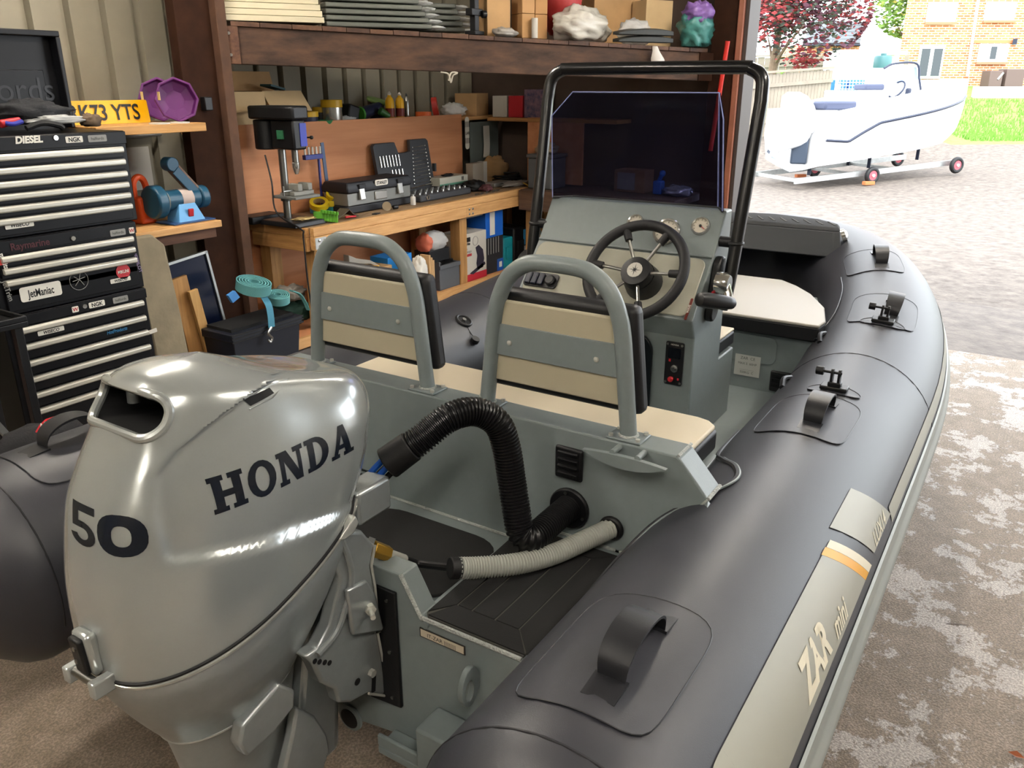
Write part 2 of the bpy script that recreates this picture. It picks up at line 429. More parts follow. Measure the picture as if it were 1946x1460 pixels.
part('lower_rail', B().bb((BX0-.35, BY0-.02, .195), (BX1, BY0+.008, .26)), PINE, t, .003)
for cx_ in (BX0+.05, 5.03):
    pl = part('corner_plate', B().bb((cx_-.045, BY0-.032, BZ-.128), (cx_+.045, BY0-.0305, BZ-.06)), GALV if cx_ < 4 else PINE, t, .001)
    for dx in (-.022, .022):
        for dz in (-.112, -.078): part('bolt', B().ball((cx_+dx+.01, BY0-.034, BZ+dz), .010, 8, (1, .5, 1)), CHROME, pl)

# side bench on the front wall, seen dimly through the windscreen
t = thing('side_bench', 'dark bench along the front wall seen through the tinted windscreen', 'workbench', (6.0, 2.9, 0))
part('top', B().bb((5.72, 2.25, .85), (6.30, 3.58, .9)), wood('dark_bench', '#5c4636', '#44332a', 'y'), t, .003)
for yy in (2.28, 3.46): part('leg', B().bb((5.76, yy, .002), (5.85, yy+.09, .849)), PINEZ, t, .003)
part('apron', B().bb((5.70, 2.25, .74), (5.72, 3.58, .895)), wood('dark_bench2', '#6b5240', '#4d3a2e', 'y'), t, .002)

# left wall shelf and grinder shelf
t = thing('corner_shelf', 'short pine shelf carrying the yellow number plate', 'shelf', (2.6, 4.1, 1.45))
CSZ = aty(300, 237, 3.75).z
part('board', B().bb((2.29, 3.75, CSZ-.042), (aty(392, 240, 3.75).x, 4.44, CSZ)), wood('shelf_pine', '#c9995c', '#a87a44', 'x'), t, .003)
part('conduit', B().sweep(bez([V((2.3, 4.43, CSZ-.06)), V((2.75, 4.43, CSZ-.062)), V((2.85, 4.43, CSZ-.09)), V((3.1, 4.43, CSZ-.085))], 16), .012, 8), GALV, t)
t = thing('grinder_shelf', 'low wooden shelf carrying the bench grinder', 'shelf', (2.9, 4.2, .93))
GSZ = aty(360, 428, 3.70).z
part('board', B().bb((2.3, 3.70, GSZ-.035), (aty(421, 418, 3.70).x, 4.44, GSZ)), PINE, t, .003)
part('brace', B().bb((2.3, 3.73, GSZ-.09), (aty(421, 418, 3.70).x-.02, 3.76, GSZ-.036)), OLDW, t, .002)
# ============================================================ THE INFLATABLE BOAT
YC = 1.167
GREY = M('boat_grey_paint', '#767f80', .38, var=.03, vscale=40, bump=.04, bscale=300)
WELD = M('weld_bead', '#b4b8b4', .4, bump=.9, bscale=220)
HYP = M('tube_fabric', '#2a2b32', .47, bump=.06, bscale=600, spec=.75)
HYP2 = M('tube_strap', '#1d1e22', .42, bump=.05, bscale=400)
DECAL = M('decal_grey', '#9a9a8e', .45)
CREAM = M('decal_cream', '#e0d9c2', .5)
YSTR = M('decal_yellow', '#e0a015', .45)
RAILM = M('rub_rail_grey', '#8f948f', .45)
EVA = M('eva_pad', '#171717', .85, bump=.1, bscale=400)
EVAL = M('eva_groove', '#4a4944', .9)
VINYL = M('cream_vinyl', '#cabfa8', .55, bump=.08, bscale=350)
VINYLT = M('taupe_vinyl', '#ada58e', .6, bump=.1, bscale=500)
VINYLK = M('black_vinyl', '#121215', .5, bump=.05, bscale=350)
BAR = M('black_bar', '#0e0f12', .28, coat=.3)
boat = thing('inflatable_boat', 'grey inflatable boat with dark grey tubes and a tinted windscreen', 'boat', (2.6, YC, .3))
def bp(name, b, m, par=boat, **k): return part(name, b, m, par, **k)
# --- tube centre line: starboard stern -> bow -> port stern
def zrise(x): u = max(0, min(1, (x-2.4)/2.1)); return .62+.16*u*u*(3-2*u)
TPATH = []
for i in range(30): TPATH.append(V((.757+(2.8-.757)*i/30, .405, 0)))
for i in range(41):
    a = -math.pi/2+math.pi*i/40*1.0
    TPATH.append(V((2.8+1.80*math.cos(a), YC+.762*math.sin(a), 0)))
for i in range(1, 31): TPATH.append(V((2.8-(2.8-.757)*i/30, 2*YC-.405, 0)))
for p in TPATH: p.z = zrise(p.x)
CUM = [0]
for i in range(1, len(TPATH)): CUM.append(CUM[-1]+(TPATH[i]-TPATH[i-1]).length)
TR = .25
def TS(s, th, dr=0.0):   # point on tube: arc length s, angle th (0 outboard, 90 top)
    s = max(0, min(CUM[-1], s)); i = 0
    while i < len(CUM)-2 and CUM[i+1] < s: i += 1
    u = (s-CUM[i])/(CUM[i+1]-CUM[i]); p = TPATH[i].lerp(TPATH[i+1], u)
    t0 = TPATH[min(i+1, len(TPATH)-1)]-TPATH[max(i-1, 0)]; t1 = TPATH[min(i+2, len(TPATH)-1)]-TPATH[i]
    t = t0.normalized().lerp(t1.normalized(), u); o = V((t.y, -t.x, 0)).normalized(); a = math.radians(th)
    return p+(o*math.cos(a)+Z*math.sin(a))*(TR+dr)
def SX(x): return x-.757       # arc length on the straight starboard run
S_END = CUM[-1]
rings = []
NT = 40
capp = [(.62, .02), (.625, .09), (.645, .15), (.68, .20), (.72, .235)]
for x, r in capp: rings.append([V((x, .405-r*math.cos(t), .62+r*math.sin(t))) for t in [2*math.pi*k/NT for k in range(NT)]])
for s in CUM: rings.append([TS(s, math.degrees(2*math.pi*k/NT)) for k in range(NT)])
for x, r in reversed(capp): rings.append([V((x, 2*YC-.405+r*math.cos(t), .62+r*math.sin(t))) for t in [2*math.pi*k/NT for k in range(NT)]])
tube = bp('inflatable_tube', B().loft(rings), HYP, ang=180)
def strip(s0, s1, th0, th1, dr=.0016, n=24, k=8, b=None):
    b = b or B()
    return b.grid([[TS(s0+(s1-s0)*i/n, th0+(th1-th0)*j/k, dr) for j in range(k+1)] for i in range(n+1)])
def tubepoly(pts, dr=.0016, k=10):   # patch from (s, th) outline, flat quads along s between left and right chains
    b = B(); n = len(pts); return b
# seams
for s in (SX(.757)+.002, SX(2.72), S_END-SX(2.72), S_END-.002):
    bp('seam', B().sweep([TS(s, th, -.0012) for th in range(-60, 200, 6)], .0028, 6), HYP2, tube)
# rub rail, all round
rp = []
def rail_ring(s):
    out = []
    for th, dr in ((12, .001), (11, .006), (6, .007), (3, .008), (1, .014), (-2, .018), (-6, .018), (-9, .014), (-11, .008), (-15, .007), (-17, .001)): out.append(TS(s, th, dr))
    return out
NRS = 130; bp('rub_rail', B().loft([rail_ring(.10+(S_END-.2)*i/NRS) for i in range(NRS+1)]), RAILM, ang=40)
# grey decal band, starboard
def RK(th, x): return .0044*(50-th)*max(0, min(1, (x-.95)/.3))
d = B()
d.grid([[TS(SX(x)+RK(19+3*j, x), 19+(49-19)*j/10, .0016) for j in range(11)] for x in [.93+.60*i/20 for i in range(21)]])
bp('side_decal', d, DECAL, tube)
fr = B(); fr.grid([[TS(SX(.80+.13*i/8), 19+((49-19)*math.sqrt(max(0, 1-((8-i)/8)**3)))*j/8, .0016) for j in range(9)] for i in range(1, 9)])
bp('side_decal', fr, DECAL, tube)
def raked(x0, x1, t0, t1, n=8, k=10): return B().grid([[TS(SX(x0+(x1-x0)*i/n)+RK(t0+(t1-t0)*j/k, 2), t0+(t1-t0)*j/k, .0016) for j in range(k+1)] for i in range(n+1)])
bp('decal_stripe', raked(1.531, 1.565, 19, 49.5), YSTR, tube)
bp('decal_stripe', raked(1.566, 1.60, 19, 49), CREAM, tube)
bp('side_decal', raked(1.650, 1.862, 21, 52), DECAL, tube)
bp('side_decal', strip(SX(1.862)+RK(21, 2), CUM[37], 15.8, 25, .0016, 60, 3), DECAL, tube)
bp('side_decal', strip(S_END-CUM[37], S_END-SX(.93), 22, 49, .0016, 60, 6), DECAL, tube)
def tube_text(t, s, th, size, shear=.25, bold=.03, wide=1.0):
    vs, fs = text2d(t, shear, bold)
    bm = bmesh.new(); V_ = [bm.verts.new((x, y, 0)) for x, y in vs]
    for f in fs:
        try: bm.faces.new([V_[i] for i in f])
        except ValueError: pass
    b = B(); k = math.degrees(size/TR)
    vv = [TS(s+v.co.x*size*wide, th+v.co.y*k, .003) for v in bm.verts]; bm.verts.index_update()
    b.add(vv, [[v.index for v in f.verts] for f in bm.faces]); bm.free(); return b
bp('lettering', tube_text('ZAR', SX(1.285), 30, .058, .3, .045, 1.0), CREAM, tube)
bp('lettering', tube_text('mini', SX(1.455), 26.5, .040, .3, .02, .95), CREAM, tube)
bp('lettering', tube_text('LUX14', SX(1.865), 25.5, .032, .3, .01, 1.0), CREAM, tube)

# --- lifting handles: strap arch on a patch
def handle(s, th, L=.19, wdt=.045, h=.05, patch=(.31, 54), sgn=1, along=True):
    b = B()
    ps, pt = patch[0]/2, patch[1]/2
    n, k = 12, 12; g = []
    out = []
    for i in range(n+1):
        u = -1+2*i/n; row = []
        for j in range(k+1):
            v = -1+2*j/k
            # squircle-ish rounding of the corners
            m = max(abs(u), abs(v)); q = (abs(u)**6+abs(v)**6)**(1/6) or 1
            row.append(TS(s+ps*u*m/q, th+6+pt*v*m/q, .0022))
        g.append(row)
    pa = bp('handle_patch', B().grid(g), HYP, tube)
    o2 = []
    for i in range(n+1): o2.append(g[i][0])
    for j in range(1, k+1): o2.append(g[n][j])
    for i in range(n-1, -1, -1): o2.append(g[i][k])
    for j in range(k-1, 0, -1): o2.append(g[0][j])
    bp('patch_edge', B().sweep(o2, .0012, 4, closed=True), HYP2, tube)
    W = math.degrees(wdt/TR)/2
    rows = []; rows2 = []
    for i in range(21):
        u = i/20; a = math.pi*u
        ss = s-L/2*math.cos(a)*.78; hh = .006+h*math.sin(a)**.8
        rows.append([TS(ss, th-W, hh), TS(ss, th+W, hh), TS(ss, th+W, hh+.006), TS(ss, th-W, hh+.006)])
    st = bp('carry_handle', B().loft(rows), HYP2, ang=50, bevel=.001)
    for e in (-1, 1):
        r = []
        for i in range(5):
            u = i/4; ss = s+e*(L/2*.74+.05*u)
            r.append([TS(ss, th-W*1.2, .002), TS(ss, th+W*1.2, .002), TS(ss, th+W*1.2, .008-.005*u), TS(ss, th-W*1.2, .008-.005*u)])
        bp('handle_tab', B().loft(r), HYP2, st)
for s, th in ((SX(.98), 90), (SX(2.14), 88), (2.45, 82), (3.06, 92)):
    handle(s, th); handle(S_END-s, th)
# --- accessory mounts: prongs and knob on an oval base
def mount(s, th):
    b = B(); c = TS(s, th, .002); n = (TS(s, th, .1)-c).normalized(); t = (TS(s+.01, th)-TS(s-.01, th)).normalized(); o = n.cross(t)
    pts = []
    for i in range(25):
        a = 2*math.pi*i/24; pts.append(TS(s+.036*math.cos(a), th+17*math.sin(a), .0028))
    g = [[TS(s, th, .0028).lerp(p, u) for p in pts] for u in (0, .5, 1)]
    bp('mount_patch', B().grid([[TS(s+.036*u*math.cos(2*math.pi*i/24), th+17*u*math.sin(2*math.pi*i/24), .0028) for i in range(25)] for u in (.01, .5, 1)]), HYP, tube)
    bp('patch_edge', B().sweep(pts[:-1], .0012, 4, closed=True), HYP2, tube)
    bs = B(); M3 = Matrix((t, o, n)).transposed()
    bs.box(c+n*.006, (.042, .075, .012), M3); bs.box(c+n*.017, (.028, .036, .014), M3)
    root = bp('accessory_mount', bs, BLACKP, bevel=.003)
    for k in (-1, 1): bp('prong', B().box(c+n*.034+o*(.010*k), (.021, .007, .034), M3).cyl(c+n*.050+o*(.010*k-.0035), c+n*.050+o*(.010*k+.0035), .0105), BLACKP, root)
    bp('knob', B().cyl(c+n*.050-o*.016, c+n*.050+o*.042, .004).cyl(c+n*.050+o*.034, c+n*.050+o*.056, .013, n=10), BLACKP, root, bevel=.002)
for s, th in ((SX(2.36), 90), (2.30, 86)):
    mount(s, th)

# --- hull shell below
hb = B(); secs = []
for x, kz, hw, cz in ((1.13, .30, .56, .40), (2.0, .30, .57, .40), (3.0, .30, .55, .42), (3.6, .34, .45, .48), (4.1, .45, .28, .56), (4.35, .58, .1, .64)):
    secs.append([V((x, YC, kz)), V((x, YC-hw*.55, (kz+cz)/2-.005)), V((x, YC-hw, cz)), V((x, YC-hw, .57)), V((x, YC+hw, .57)), V((x, YC+hw, cz)), V((x, YC+hw*.55, (kz+cz)/2-.005))])
bp('hull', hb.loft(secs), GREY, ang=25)
# transom plate
mir = lambda L: L+[(2*YC-y, z) for y, z in reversed(L)]
half = [(YC, .30), (.86, .355), (.60, .42), (.60, .66), (.668, .673), (.915, .673), (.962, .758)]
tp = [(y, z) for y, z in half]+[(2*YC-y, z) for y, z in reversed(half[1:])]
tr = bp('transom', B().ext([V((1.08, y, z)) for y, z in tp], X*.055), GREY, bevel=.004, smooth=False)
bp('weld_bead', B().sweep([V((1.081, y, z+.002)) for y, z in ((.67, .672), (.913, .672), (.962, .757))], .005, 6), WELD, tr)
# transom pad plate, serial plate, lug, block, drain
pl = bp('transom_plate', B().ext([V((1.079, YC+.215-.41+y, z)) for y, z in ((0, .42), (.09, .41), (.09, .715), (0, .715))], -X*.008), BLACKP, bevel=.002)
for z in (.44, .56, .69): bp('screw', B().cyl((1.071, .995, z), (1.068, .995, z), .004), STEEL, pl)
sp0 = atx(872, 1208, 1.0785)
pa, pb_, pc = atx(813, 1186, 1.0785), atx(891, 1221, 1.0785), atx(813, 1197, 1.0785)
sl = bp('serial_plate', B().bb((1.0775, .915, .630), (1.079, .800, .652)), M('plate_frame', '#2a2622', .5), tr)
bp('serial_strip', B().bb((1.0768, .912, .6325), (1.0774, .803, .6495)).mat(1).text('IT-ZAR |||||||||', (1.0766, .858, .641), -Y, Z, .009), [M('plate_cream', '#cfc3ad', .5), INK], sl)
lg = B(); c0 = atx(912, 1290, 1.08); lug = []
for i in range(20):
    a = math.pi*2*i/20; lug.append((c0.y, c0.z+.035*math.sin(a)))
outer = [V((1.055+.03*math.cos(a)-.005, c0.y, c0.z+.045*math.sin(a))) for a in [2*math.pi*i/20 for i in range(20)]]
inner = [V((1.050+.014*math.cos(a)-.005, c0.y, c0.z-.006+.024*math.sin(a))) for a in [2*math.pi*i/20 for i in range(20)]]
lb = B(); th_ = Y*.012
vs_ = outer+inner+[p+th_ for p in outer]+[p+th_ for p in inner]; fs_ = []
for i in range(20):
    j = (i+1) % 20
    fs_ += [(i, j, 20+j, 20+i), (40+j, 40+i, 60+i, 60+j), (j, i, 40+i, 40+j), (20+i, 20+j, 60+j, 60+i)]
bp('towing_lug', lb.add(vs_, fs_), GREY, bevel=.0015)
bp('stern_block', B().bb((1.0, .70, .33), (1.079, .875, .47)), GREY, bevel=.006)
bp('stern_ledge', B().bb((1.02, .876, .325), (1.079, 1.0, .345)).bb((1.02, .876, .346), (1.03, 1.0, .375)), GREY, bevel=.003)
dr_ = atx(668, 1362, 1.079)
bp('drain_plug', B().lathe([(.034, 0), (.034, .006), (.027, .008)], dr_, -X, 24).mat(1).lathe([(.026, .0085), (.024, .010)], dr_, -X, 20), [GREY, RUBBER])
bp('bolt', B().cyl(atx(810, 1187, 1.08), atx(810, 1187, 1.08)-X*.006, .008), GREY, tr)
# stern deck: centre well and raised side decks
bp('deck_centre', B().bb((1.136, .93, .58), (1.528, 2*YC-.93, .615)), GREY, bevel=.003)
for s in (0, 1):
    y0, y1 = (.60, .929) if s == 0 else (2*YC-.929, 2*YC-.60)
    bp('deck_side', B().bb((1.136, y0, .58), (1.528, y1, .672)), GREY, bevel=.004)
    # eva foam pad: border frame plus three planks with grooves
    f = lambda y: y if s == 0 else 2*YC-y
    pd = bp('deck_pad', B().ext([V((x, f(y), .6725)) for x, y in ((1.088, .90), (1.098, .91), (1.50, .925), (1.50, .66), (1.088, .67))], Z*.006), EVAL)
    for ya, yb in ((.868, .835), (.831, .778), (.774, .720)):
        bp('pad_strip', B().bb((1.15, f(ya), .6786), (1.455, f(yb), .6815)), EVA, pd, bevel=.001)
    for poly in (((1.09, .90), (1.147, .872), (1.147, .716), (1.09, .668)), ((1.10, .908), (1.498, .922), (1.458, .872), (1.150, .872)), ((1.09, .662), (1.15, .716), (1.455, .716), (1.498, .664)), ((1.4985, .92), (1.4985, .665), (1.458, .718), (1.458, .870))):
        bp('pad_border', B().ext([V((x, f(y), .6786)) for x, y in poly], Z*.003), EVA, pd, smooth=False)
wp = [V((1.19+.29*(.5+.5*u), YC+.20*v, .6155)) for u, v in [(x/1, y/1) for x, y in [(a*2, b*2) for a, b in rrect(1, 1, .22)]]]
bp('well_pad', B().ext(wp, Z*.008), EVA, bevel=.002)

# --- rear seat box: panel, coaming, cushion
cvY = [(.679, .673), (.62, .70), (.565, .745), (.525, .80), (.495, .85), (.482, .867)]
ph = [(YC, .616), (.93, .616), (.93, .673)]+cvY+[(.55, .944), (.560, .95)]
pp = ph+[(2*YC-y, z) for y, z in reversed(ph[1:])]
sb = bp('seat_box', B().ext([V((1.529, y, z)) for y, z in pp], X*.078), GREY, bevel=.004, smooth=False)
bp('weld_bead', B().sweep([V((1.529, y, z-.001)) for y, z in cvY], .004, 6), WELD, sb)
bp('weld_bead', B().sweep([V((1.531+.075*i/6, .555, .9505)) for i in range(7)], .004, 6), WELD, sb)
bp('weld_bead', B().sweep([V((1.531+.075*i/6, .482, .867)) for i in range(7)], .005, 6), WELD, sb)
bp('weld_bead', B().sweep([V((1.527, .69, .675)), V((1.527, .92, .675))], .004, 6).sweep([V((1.527, .94, .618)), V((1.527, 1.39, .618))], .004, 6), WELD, sb)
# flange moulding between panel corner and tube
fl = []
for y, z in [(.70, .66)]+cvY+[(.45, .872), (.41, .875)]:
    fl.append([V((1.50, y-.012, z-.016)), V((1.66, y-.012, z-.016)), V((1.66, y-.020, z-.028)), V((1.50, y-.020, z-.028))])
bp('tube_flange', B().loft(fl), HYP2, bevel=.002)
for sg in (0, 1):
    fp_ = bez([TS(SX(x) if sg == 0 else S_END-SX(x), th, -.001) for x, th in ((1.09, 163), (1.25, 161), (1.40, 152), (1.50, 134), (1.58, 112), (1.66, 104), (1.74, 110), (1.82, 124), (1.95, 140), (2.2, 150))], 54)
    bp('tube_flange', B().sweep(fp_, .0075, 8), HYP2)
    bp('flange_piping', B().sweep([p+Z*.006-Y*(.005 if sg == 0 else -.005) for p in fp_[14:44]], .003, 6), GREY)
for sg in (0, 1):
    g_ = (lambda p: p) if sg == 0 else (lambda p: V((p.x, 2*YC-p.y, p.z)))
    bp('corner_cove', B().loft([[g_(V((1.530, y, z))), g_(V((1.500, y-.010, z-.010))), g_(V((1.470, y-.030, z-.016))), g_(V((1.470, y-.034, z-.020))), g_(V((1.530, y-.012, z-.016)))] for y, z in cvY]), GREY)
bp('seat_base', B().bb((1.608, .58, .46), (1.90, 2*YC-.58, .80)), GREY, bevel=.004)
cu = [(1.612, .60), (1.93, .60), (1.955, .625), (1.965, .66)]
cpl = [V((x, y, .80)) for x, y in cu]+[V((x, 2*YC-y, .80)) for x, y in reversed(cu)]
bp('cushion_side', B().ext(cpl, Z*.055), VINYLK, bevel=.008)
bp('seat_cushion', B().ext([p+Z*.053+V((0, (.006 if p.y < YC else -.006), 0)) for p in cpl], Z*.014), VINYL, bevel=.006, seg=3)
# cleat
cc = atx(1185, 870, 1.529); cl = B(); ra, rb_ = atx(1108, 850, 1.49), atx(1267, 890, 1.49)
n = 14; rows = []
for i in range(n+1):
    u = -1+2*i/n; p = ra.lerp(rb_, i/n); h = .024*(1-u*u); top = .006*(1-u*u)
    rows.append([p+V((-.005, 0, top-.003)), p+V((.007, 0, top-.003)), p+V((.007, 0, -h-.004)), p+V((-.005, 0, -h-.004))])
cb = bp('mooring_cleat', cl.loft(rows), GREY, bevel=.0015)
for k in (.36, .66): p = ra.lerp(rb_, k); bp('cleat_stud', B().cyl(p+Z*.004, V((1.5285, p.y, p.z+.004)), .007), GREY, cb)
# louvre vent
vc = atx(1084, 879, 1.528); vb = bp('louvre_vent', B().box(vc-X*.006, (.012, .072, .082)), BLACKP, bevel=.012, seg=3)
for k in range(4): bp('louvre', B().box(vc+V((-.0135, 0, .026-.0175*k)), (.006, .052, .011), rotm(y=-25)), BLACKP, vb, bevel=.001)
# hose grommets
fc = atx(1083, 965, 1.528); fb = bp('hose_flange', B().lathe([(.052, 0), (.052, .006), (.049, .010), (.032, .010), (.031, .03)], fc, -X, 32), BLACKP)
for a in (80, 200, 320): q = fc+V((-.0105, .042*math.cos(math.radians(a)), .042*math.sin(math.radians(a)))); bp('screw', B().cyl(q, q-X*.002, .004), STEEL, fb)
gc = atx(1163, 1003, 1.528); bp('grommet', B().torus(gc-X*.004, .024, .007, X), RUBBER)
def corrug(path, r, pitch, amp, n=18):
    L = [0]
    for i in range(1, len(path)): L.append(L[-1]+(path[i]-path[i-1]).length)
    N = int(L[-1]/pitch*4); pts = []; rs = []
    j = 0
    for i in range(N+1):
        s = L[-1]*i/N
        while j < len(L)-2 and L[j+1] < s: j += 1
        pts.append(path[j].lerp(path[j+1], (s-L[j])/(L[j+1]-L[j]))); rs.append(r-(amp if i % 4 in (0, 1) else 0))
    return B().sweep(pts, rs, n)
hp = [atx(768, 858, 1.19), atx(800, 835, 1.215), atx(855, 793, 1.27), atx(905, 783, 1.32), atx(945, 805, 1.35), atx(962, 850, 1.36), atx(972, 910, 1.36), atx(982, 975, 1.35), atx(990, 1012, 1.345), atx(1012, 1022, 1.36), atx(1045, 995, 1.43), atx(1083, 962, 1.526)]
HOSE = M('hose_black', '#0f0f11', .34)
bp('rigging_hose', corrug(bez(hp, 132), .0320, .0075, .0045, 20), HOSE, ang=60)
d0 = (hp[0]-hp[1]).normalized()
co = bp('hose_collar', B().cyl(hp[0]+d0*.045, hp[0]-d0*.02, .036, .034, 20), RUBBER, bevel=.003)
for k, (o, mt) in enumerate(((V((0, .008, .012)), BLUEP), (V((0, -.012, .008)), BLUEP), (V((0, .012, -.014)), RUBBER), (V((0, -.010, -.016)), RUBBER), (V((0, 0, -.004)), RUBBER))):
    bp('cable', B().sweep(bez([hp[0]+d0*.03+o, hp[0]+d0*.07+o-Z*.01, hp[0]+d0*.12+o*1.1-Z*.03, hp[0]+d0*.17+o-Z*.06], 12), .007, 8), mt, co)
gp = [atx(868, 1080, 1.20), atx(905, 1079, 1.235), atx(980, 1072, 1.30), atx(1050, 1054, 1.38), atx(1110, 1028, 1.46), atx(1163, 1003, 1.527)]
bp('steering_hose', corrug(bez(gp, 80), .0240, .0066, .0034), M('hose_grey', '#a9aca4', .5), ang=60)
cl_ = bp('hose_collar', B().cyl(gp[0]-(gp[1]-gp[0]).normalized()*.016, gp[0]+(gp[1]-gp[0]).normalized()*.008, .024), RUBBER, bevel=.002)
bp('cable', B().sweep(bez([aty(765, 1062, 1.03), aty(800, 1072, 1.02), gp[0]], 16), .0085, 10), RUBBER, cl_)

# --- two backrests
def backrest(y0, y1):
    xx = 1.565; m = (y0+y1)/2; fb = None
    L = [V((xx, y0, .953)), V((xx, y0+.012, 1.06)), V((xx, y0+.026, 1.18)), V((xx, y0+.040, 1.235)), V((xx, y0+.066, 1.282)), V((xx, y0+.105, 1.312)), V((xx, y0+.15, 1.322))]
    R_ = [V((xx, 2*m-p.y, p.z)) for p in reversed(L)]
    root = bp('backrest', B().sweep(bez(L+R_, 78), .0195, 16), GREY)
    for yy in (y0, y1):
        bs = bp('base_plate', B().bb((xx-.032, yy-.042, .9505), (xx+.030, yy+.042, .956)), GREY, root, bevel=.002)
        for dx in (-.024, .022):
            for dy in (-.033, .033): bp('bolt', B().cyl((xx+dx, yy+dy, .956), (xx+dx, yy+dy, .962), .0055, n=8), BRIGHT, root)
        bp('weld_bead', B().torus((xx, yy, .957), .020, .004, Z, 18, 6), WELD, root)
    def quad(z0, z1, x0, x1, grow=0): 
        f = lambda z: (z-.953)/(1.18-.953)*.026
        return [V((x0, y0+f(z0)-grow, z0)), V((x0, y1-f(z0)+grow, z0)), V((x0, y1-f(z1)+grow, z1)), V((x0, y0+f(z1)-grow, z1))], V((x1-x0, 0, 0))
    p, v = quad(1.088, 1.165, xx-.006, xx-.001); bp('mounting_plate', B().ext(p, v), GREY, root, bevel=.001)
    p, v = quad(1.02, 1.222, xx, xx+.015, -.004); bp('back_shell', B().ext(p, v), VINYLT, root, bevel=.004)
    p, v = quad(.998, 1.246, xx+.015, xx+.062, .028); bp('back_cushion', B().ext(p, v), VINYLK, root, bevel=.016, seg=3)
    for yy in (y0+.085, y1-.07): bp('screw', B().ball((xx-.007, yy, 1.122), .007, 8, (.6, 1, 1)), BRIGHT, root)
backrest(.688, 1.074); backrest(1.262, 1.660)

# --- cockpit floor, liner, bow seat
bp('cockpit_floor', B().bb((1.9, .58, .50), (3.04, 2*YC-.58, .53)), GREY)
for y0, y1 in ((.785, 1.08), (2*YC-1.08, 2*YC-.785)):
    fp = bp('floor_pad', B().bb((2.80, y0, .5305), (3.03, y1, .5365)), EVA, bevel=.002)
    for k in (1, 2): bp('pad_groove', B().bb((2.81, y0+.08*k-.002, .5366), (3.02, y0+.08*k+.002, .5372)), EVAL, fp)
bp('bow_locker', B().bb((3.05, .56, .44), (3.75, 2*YC-.56, .80)), GREY, bevel=.004)
bp('locker_hatch', B().ext([V((3.0495, YC+u, .735+v_)) for u, v_ in rrect(.84, .11, .03)], -X*.004), GREY, bevel=.002)
dpc = atx(1420, 695, 3.046); dp = bp('data_plate', B().box(dpc, (.002, .10, .085)), M('data_plate', '#b8bab4', .45), bevel=0)
bp('plate_print', B().text('ZAR  CE', dpc+V((-.0012, 0, .03)), -Y, Z, .011).text('MAX 5  60HP', dpc+V((-.0012, 0, .008)), -Y, Z, .009).text('_________', dpc+V((-.0012, 0, -.012)), -Y, Z, .009).text('550KG  C', dpc+V((-.0012, 0, -.028)), -Y, Z, .009), M('print_grey', '#50524f', .6), dp)
vc = atx(1486, 726, 3.046); vb = bp('louvre_vent', B().box(vc-X*.006, (.014, .09, .085)), BLACKP, bevel=.01)
for k in range(4): bp('louvre', B().box(vc+V((-.015, 0, .027-.018*k)), (.005, .07, .011), rotm(y=-25)), BLACKP, vb)
hb_ = [(3.02, .60), (3.10, .595), (3.30, .645), (3.50, .745), (3.62, .835), (3.70, .92)]
poly = [V((x, y, .805)) for x, y in hb_]+[V((x, 2*YC-y, .805)) for x, y in reversed(hb_)]
bp('bow_cushion_side', B().ext(poly, Z*.056), VINYLK, bevel=.006)
bp('bow_cushion', B().ext([p+Z*.0545 for p in poly], Z*.012), M('bow_vinyl', '#a8a49b', .5, bump=.08, bscale=350), bevel=.005, seg=3)
# bow tube loop rope and straps near the cushion
bp('trim_cord', B().sweep(bez([TS(2.35, 138, .004), TS(2.5, 130, .004), TS(2.75, 128, .004), TS(2.95, 130, .004)], 24), .0025, 6), HYP2)
for ds, th in ((.02, 140), (-.06, 132), (-.5, 136)):
    bp('lashing_loop', B().sweep(bez([TS(2.25+ds, th, .0), TS(2.25+ds+.05, th, .014), TS(2.25+ds+.10, th, .0)], 10), .009, 8), HYP2)
# forward seat on the console front
bp('console_seat', B().bb((2.612, .835, .45), (2.78, 1.46, .815)), GREY, bevel=.005)
bp('console_seat_side', B().bb((2.615, .84, .822), (2.795, 1.455, .872)), VINYLK, bevel=.008)
bp('console_seat_cushion', B().bb((2.617, .842, .8715), (2.793, 1.453, .882)), VINYL, bevel=.004)
# --- bow step
zt = 1.03
p = [atz(1385, 418, zt), atz(1500, 428, zt), atz(1594, 437, zt), atz(1601, 430, zt), atz(1577, 419, zt), atz(1500, 411, zt), atz(1400, 406, zt)]
xa = 4.02; pts = [(4.06, .80), (4.08, .772), (4.20, .80), (4.33, .92), (4.40, YC)]
pts = pts+[(x, 2*YC-y) for x, y in reversed(pts[:-1])]
rb = []
bs_ = bp('bow_step', B().loft([[V((x, y, .93)) for x, y in [(4.03+(x-4.06)*1.2, YC+(y-YC)*1.06) for x, y in pts]], [V((x, y, 1.048)) for x, y in pts]]), M('bow_step_grey', '#3e4144', .5), bevel=.006)
bp('step_pad', B().loft([[V((x, y, 1.0485)) for x, y in pts], [V((4.09+(x-4.06)*.85, YC+(y-YC)*.96, 1.062)) for x, y in pts]]), EVA, bs_, bevel=.003)
for k in range(12):
    yy = .84+.058*k; bp('tread_line', B().box((4.20, yy, 1.0632), (.12, .008, .002), .5), EVAL, bs_)
bp('bow_light', B().lathe([(.035, 0), (.03, .02), (.015, .03)], (4.12, .775, 1.02), (.3, -1, .5), 16), CHROME, bs_)
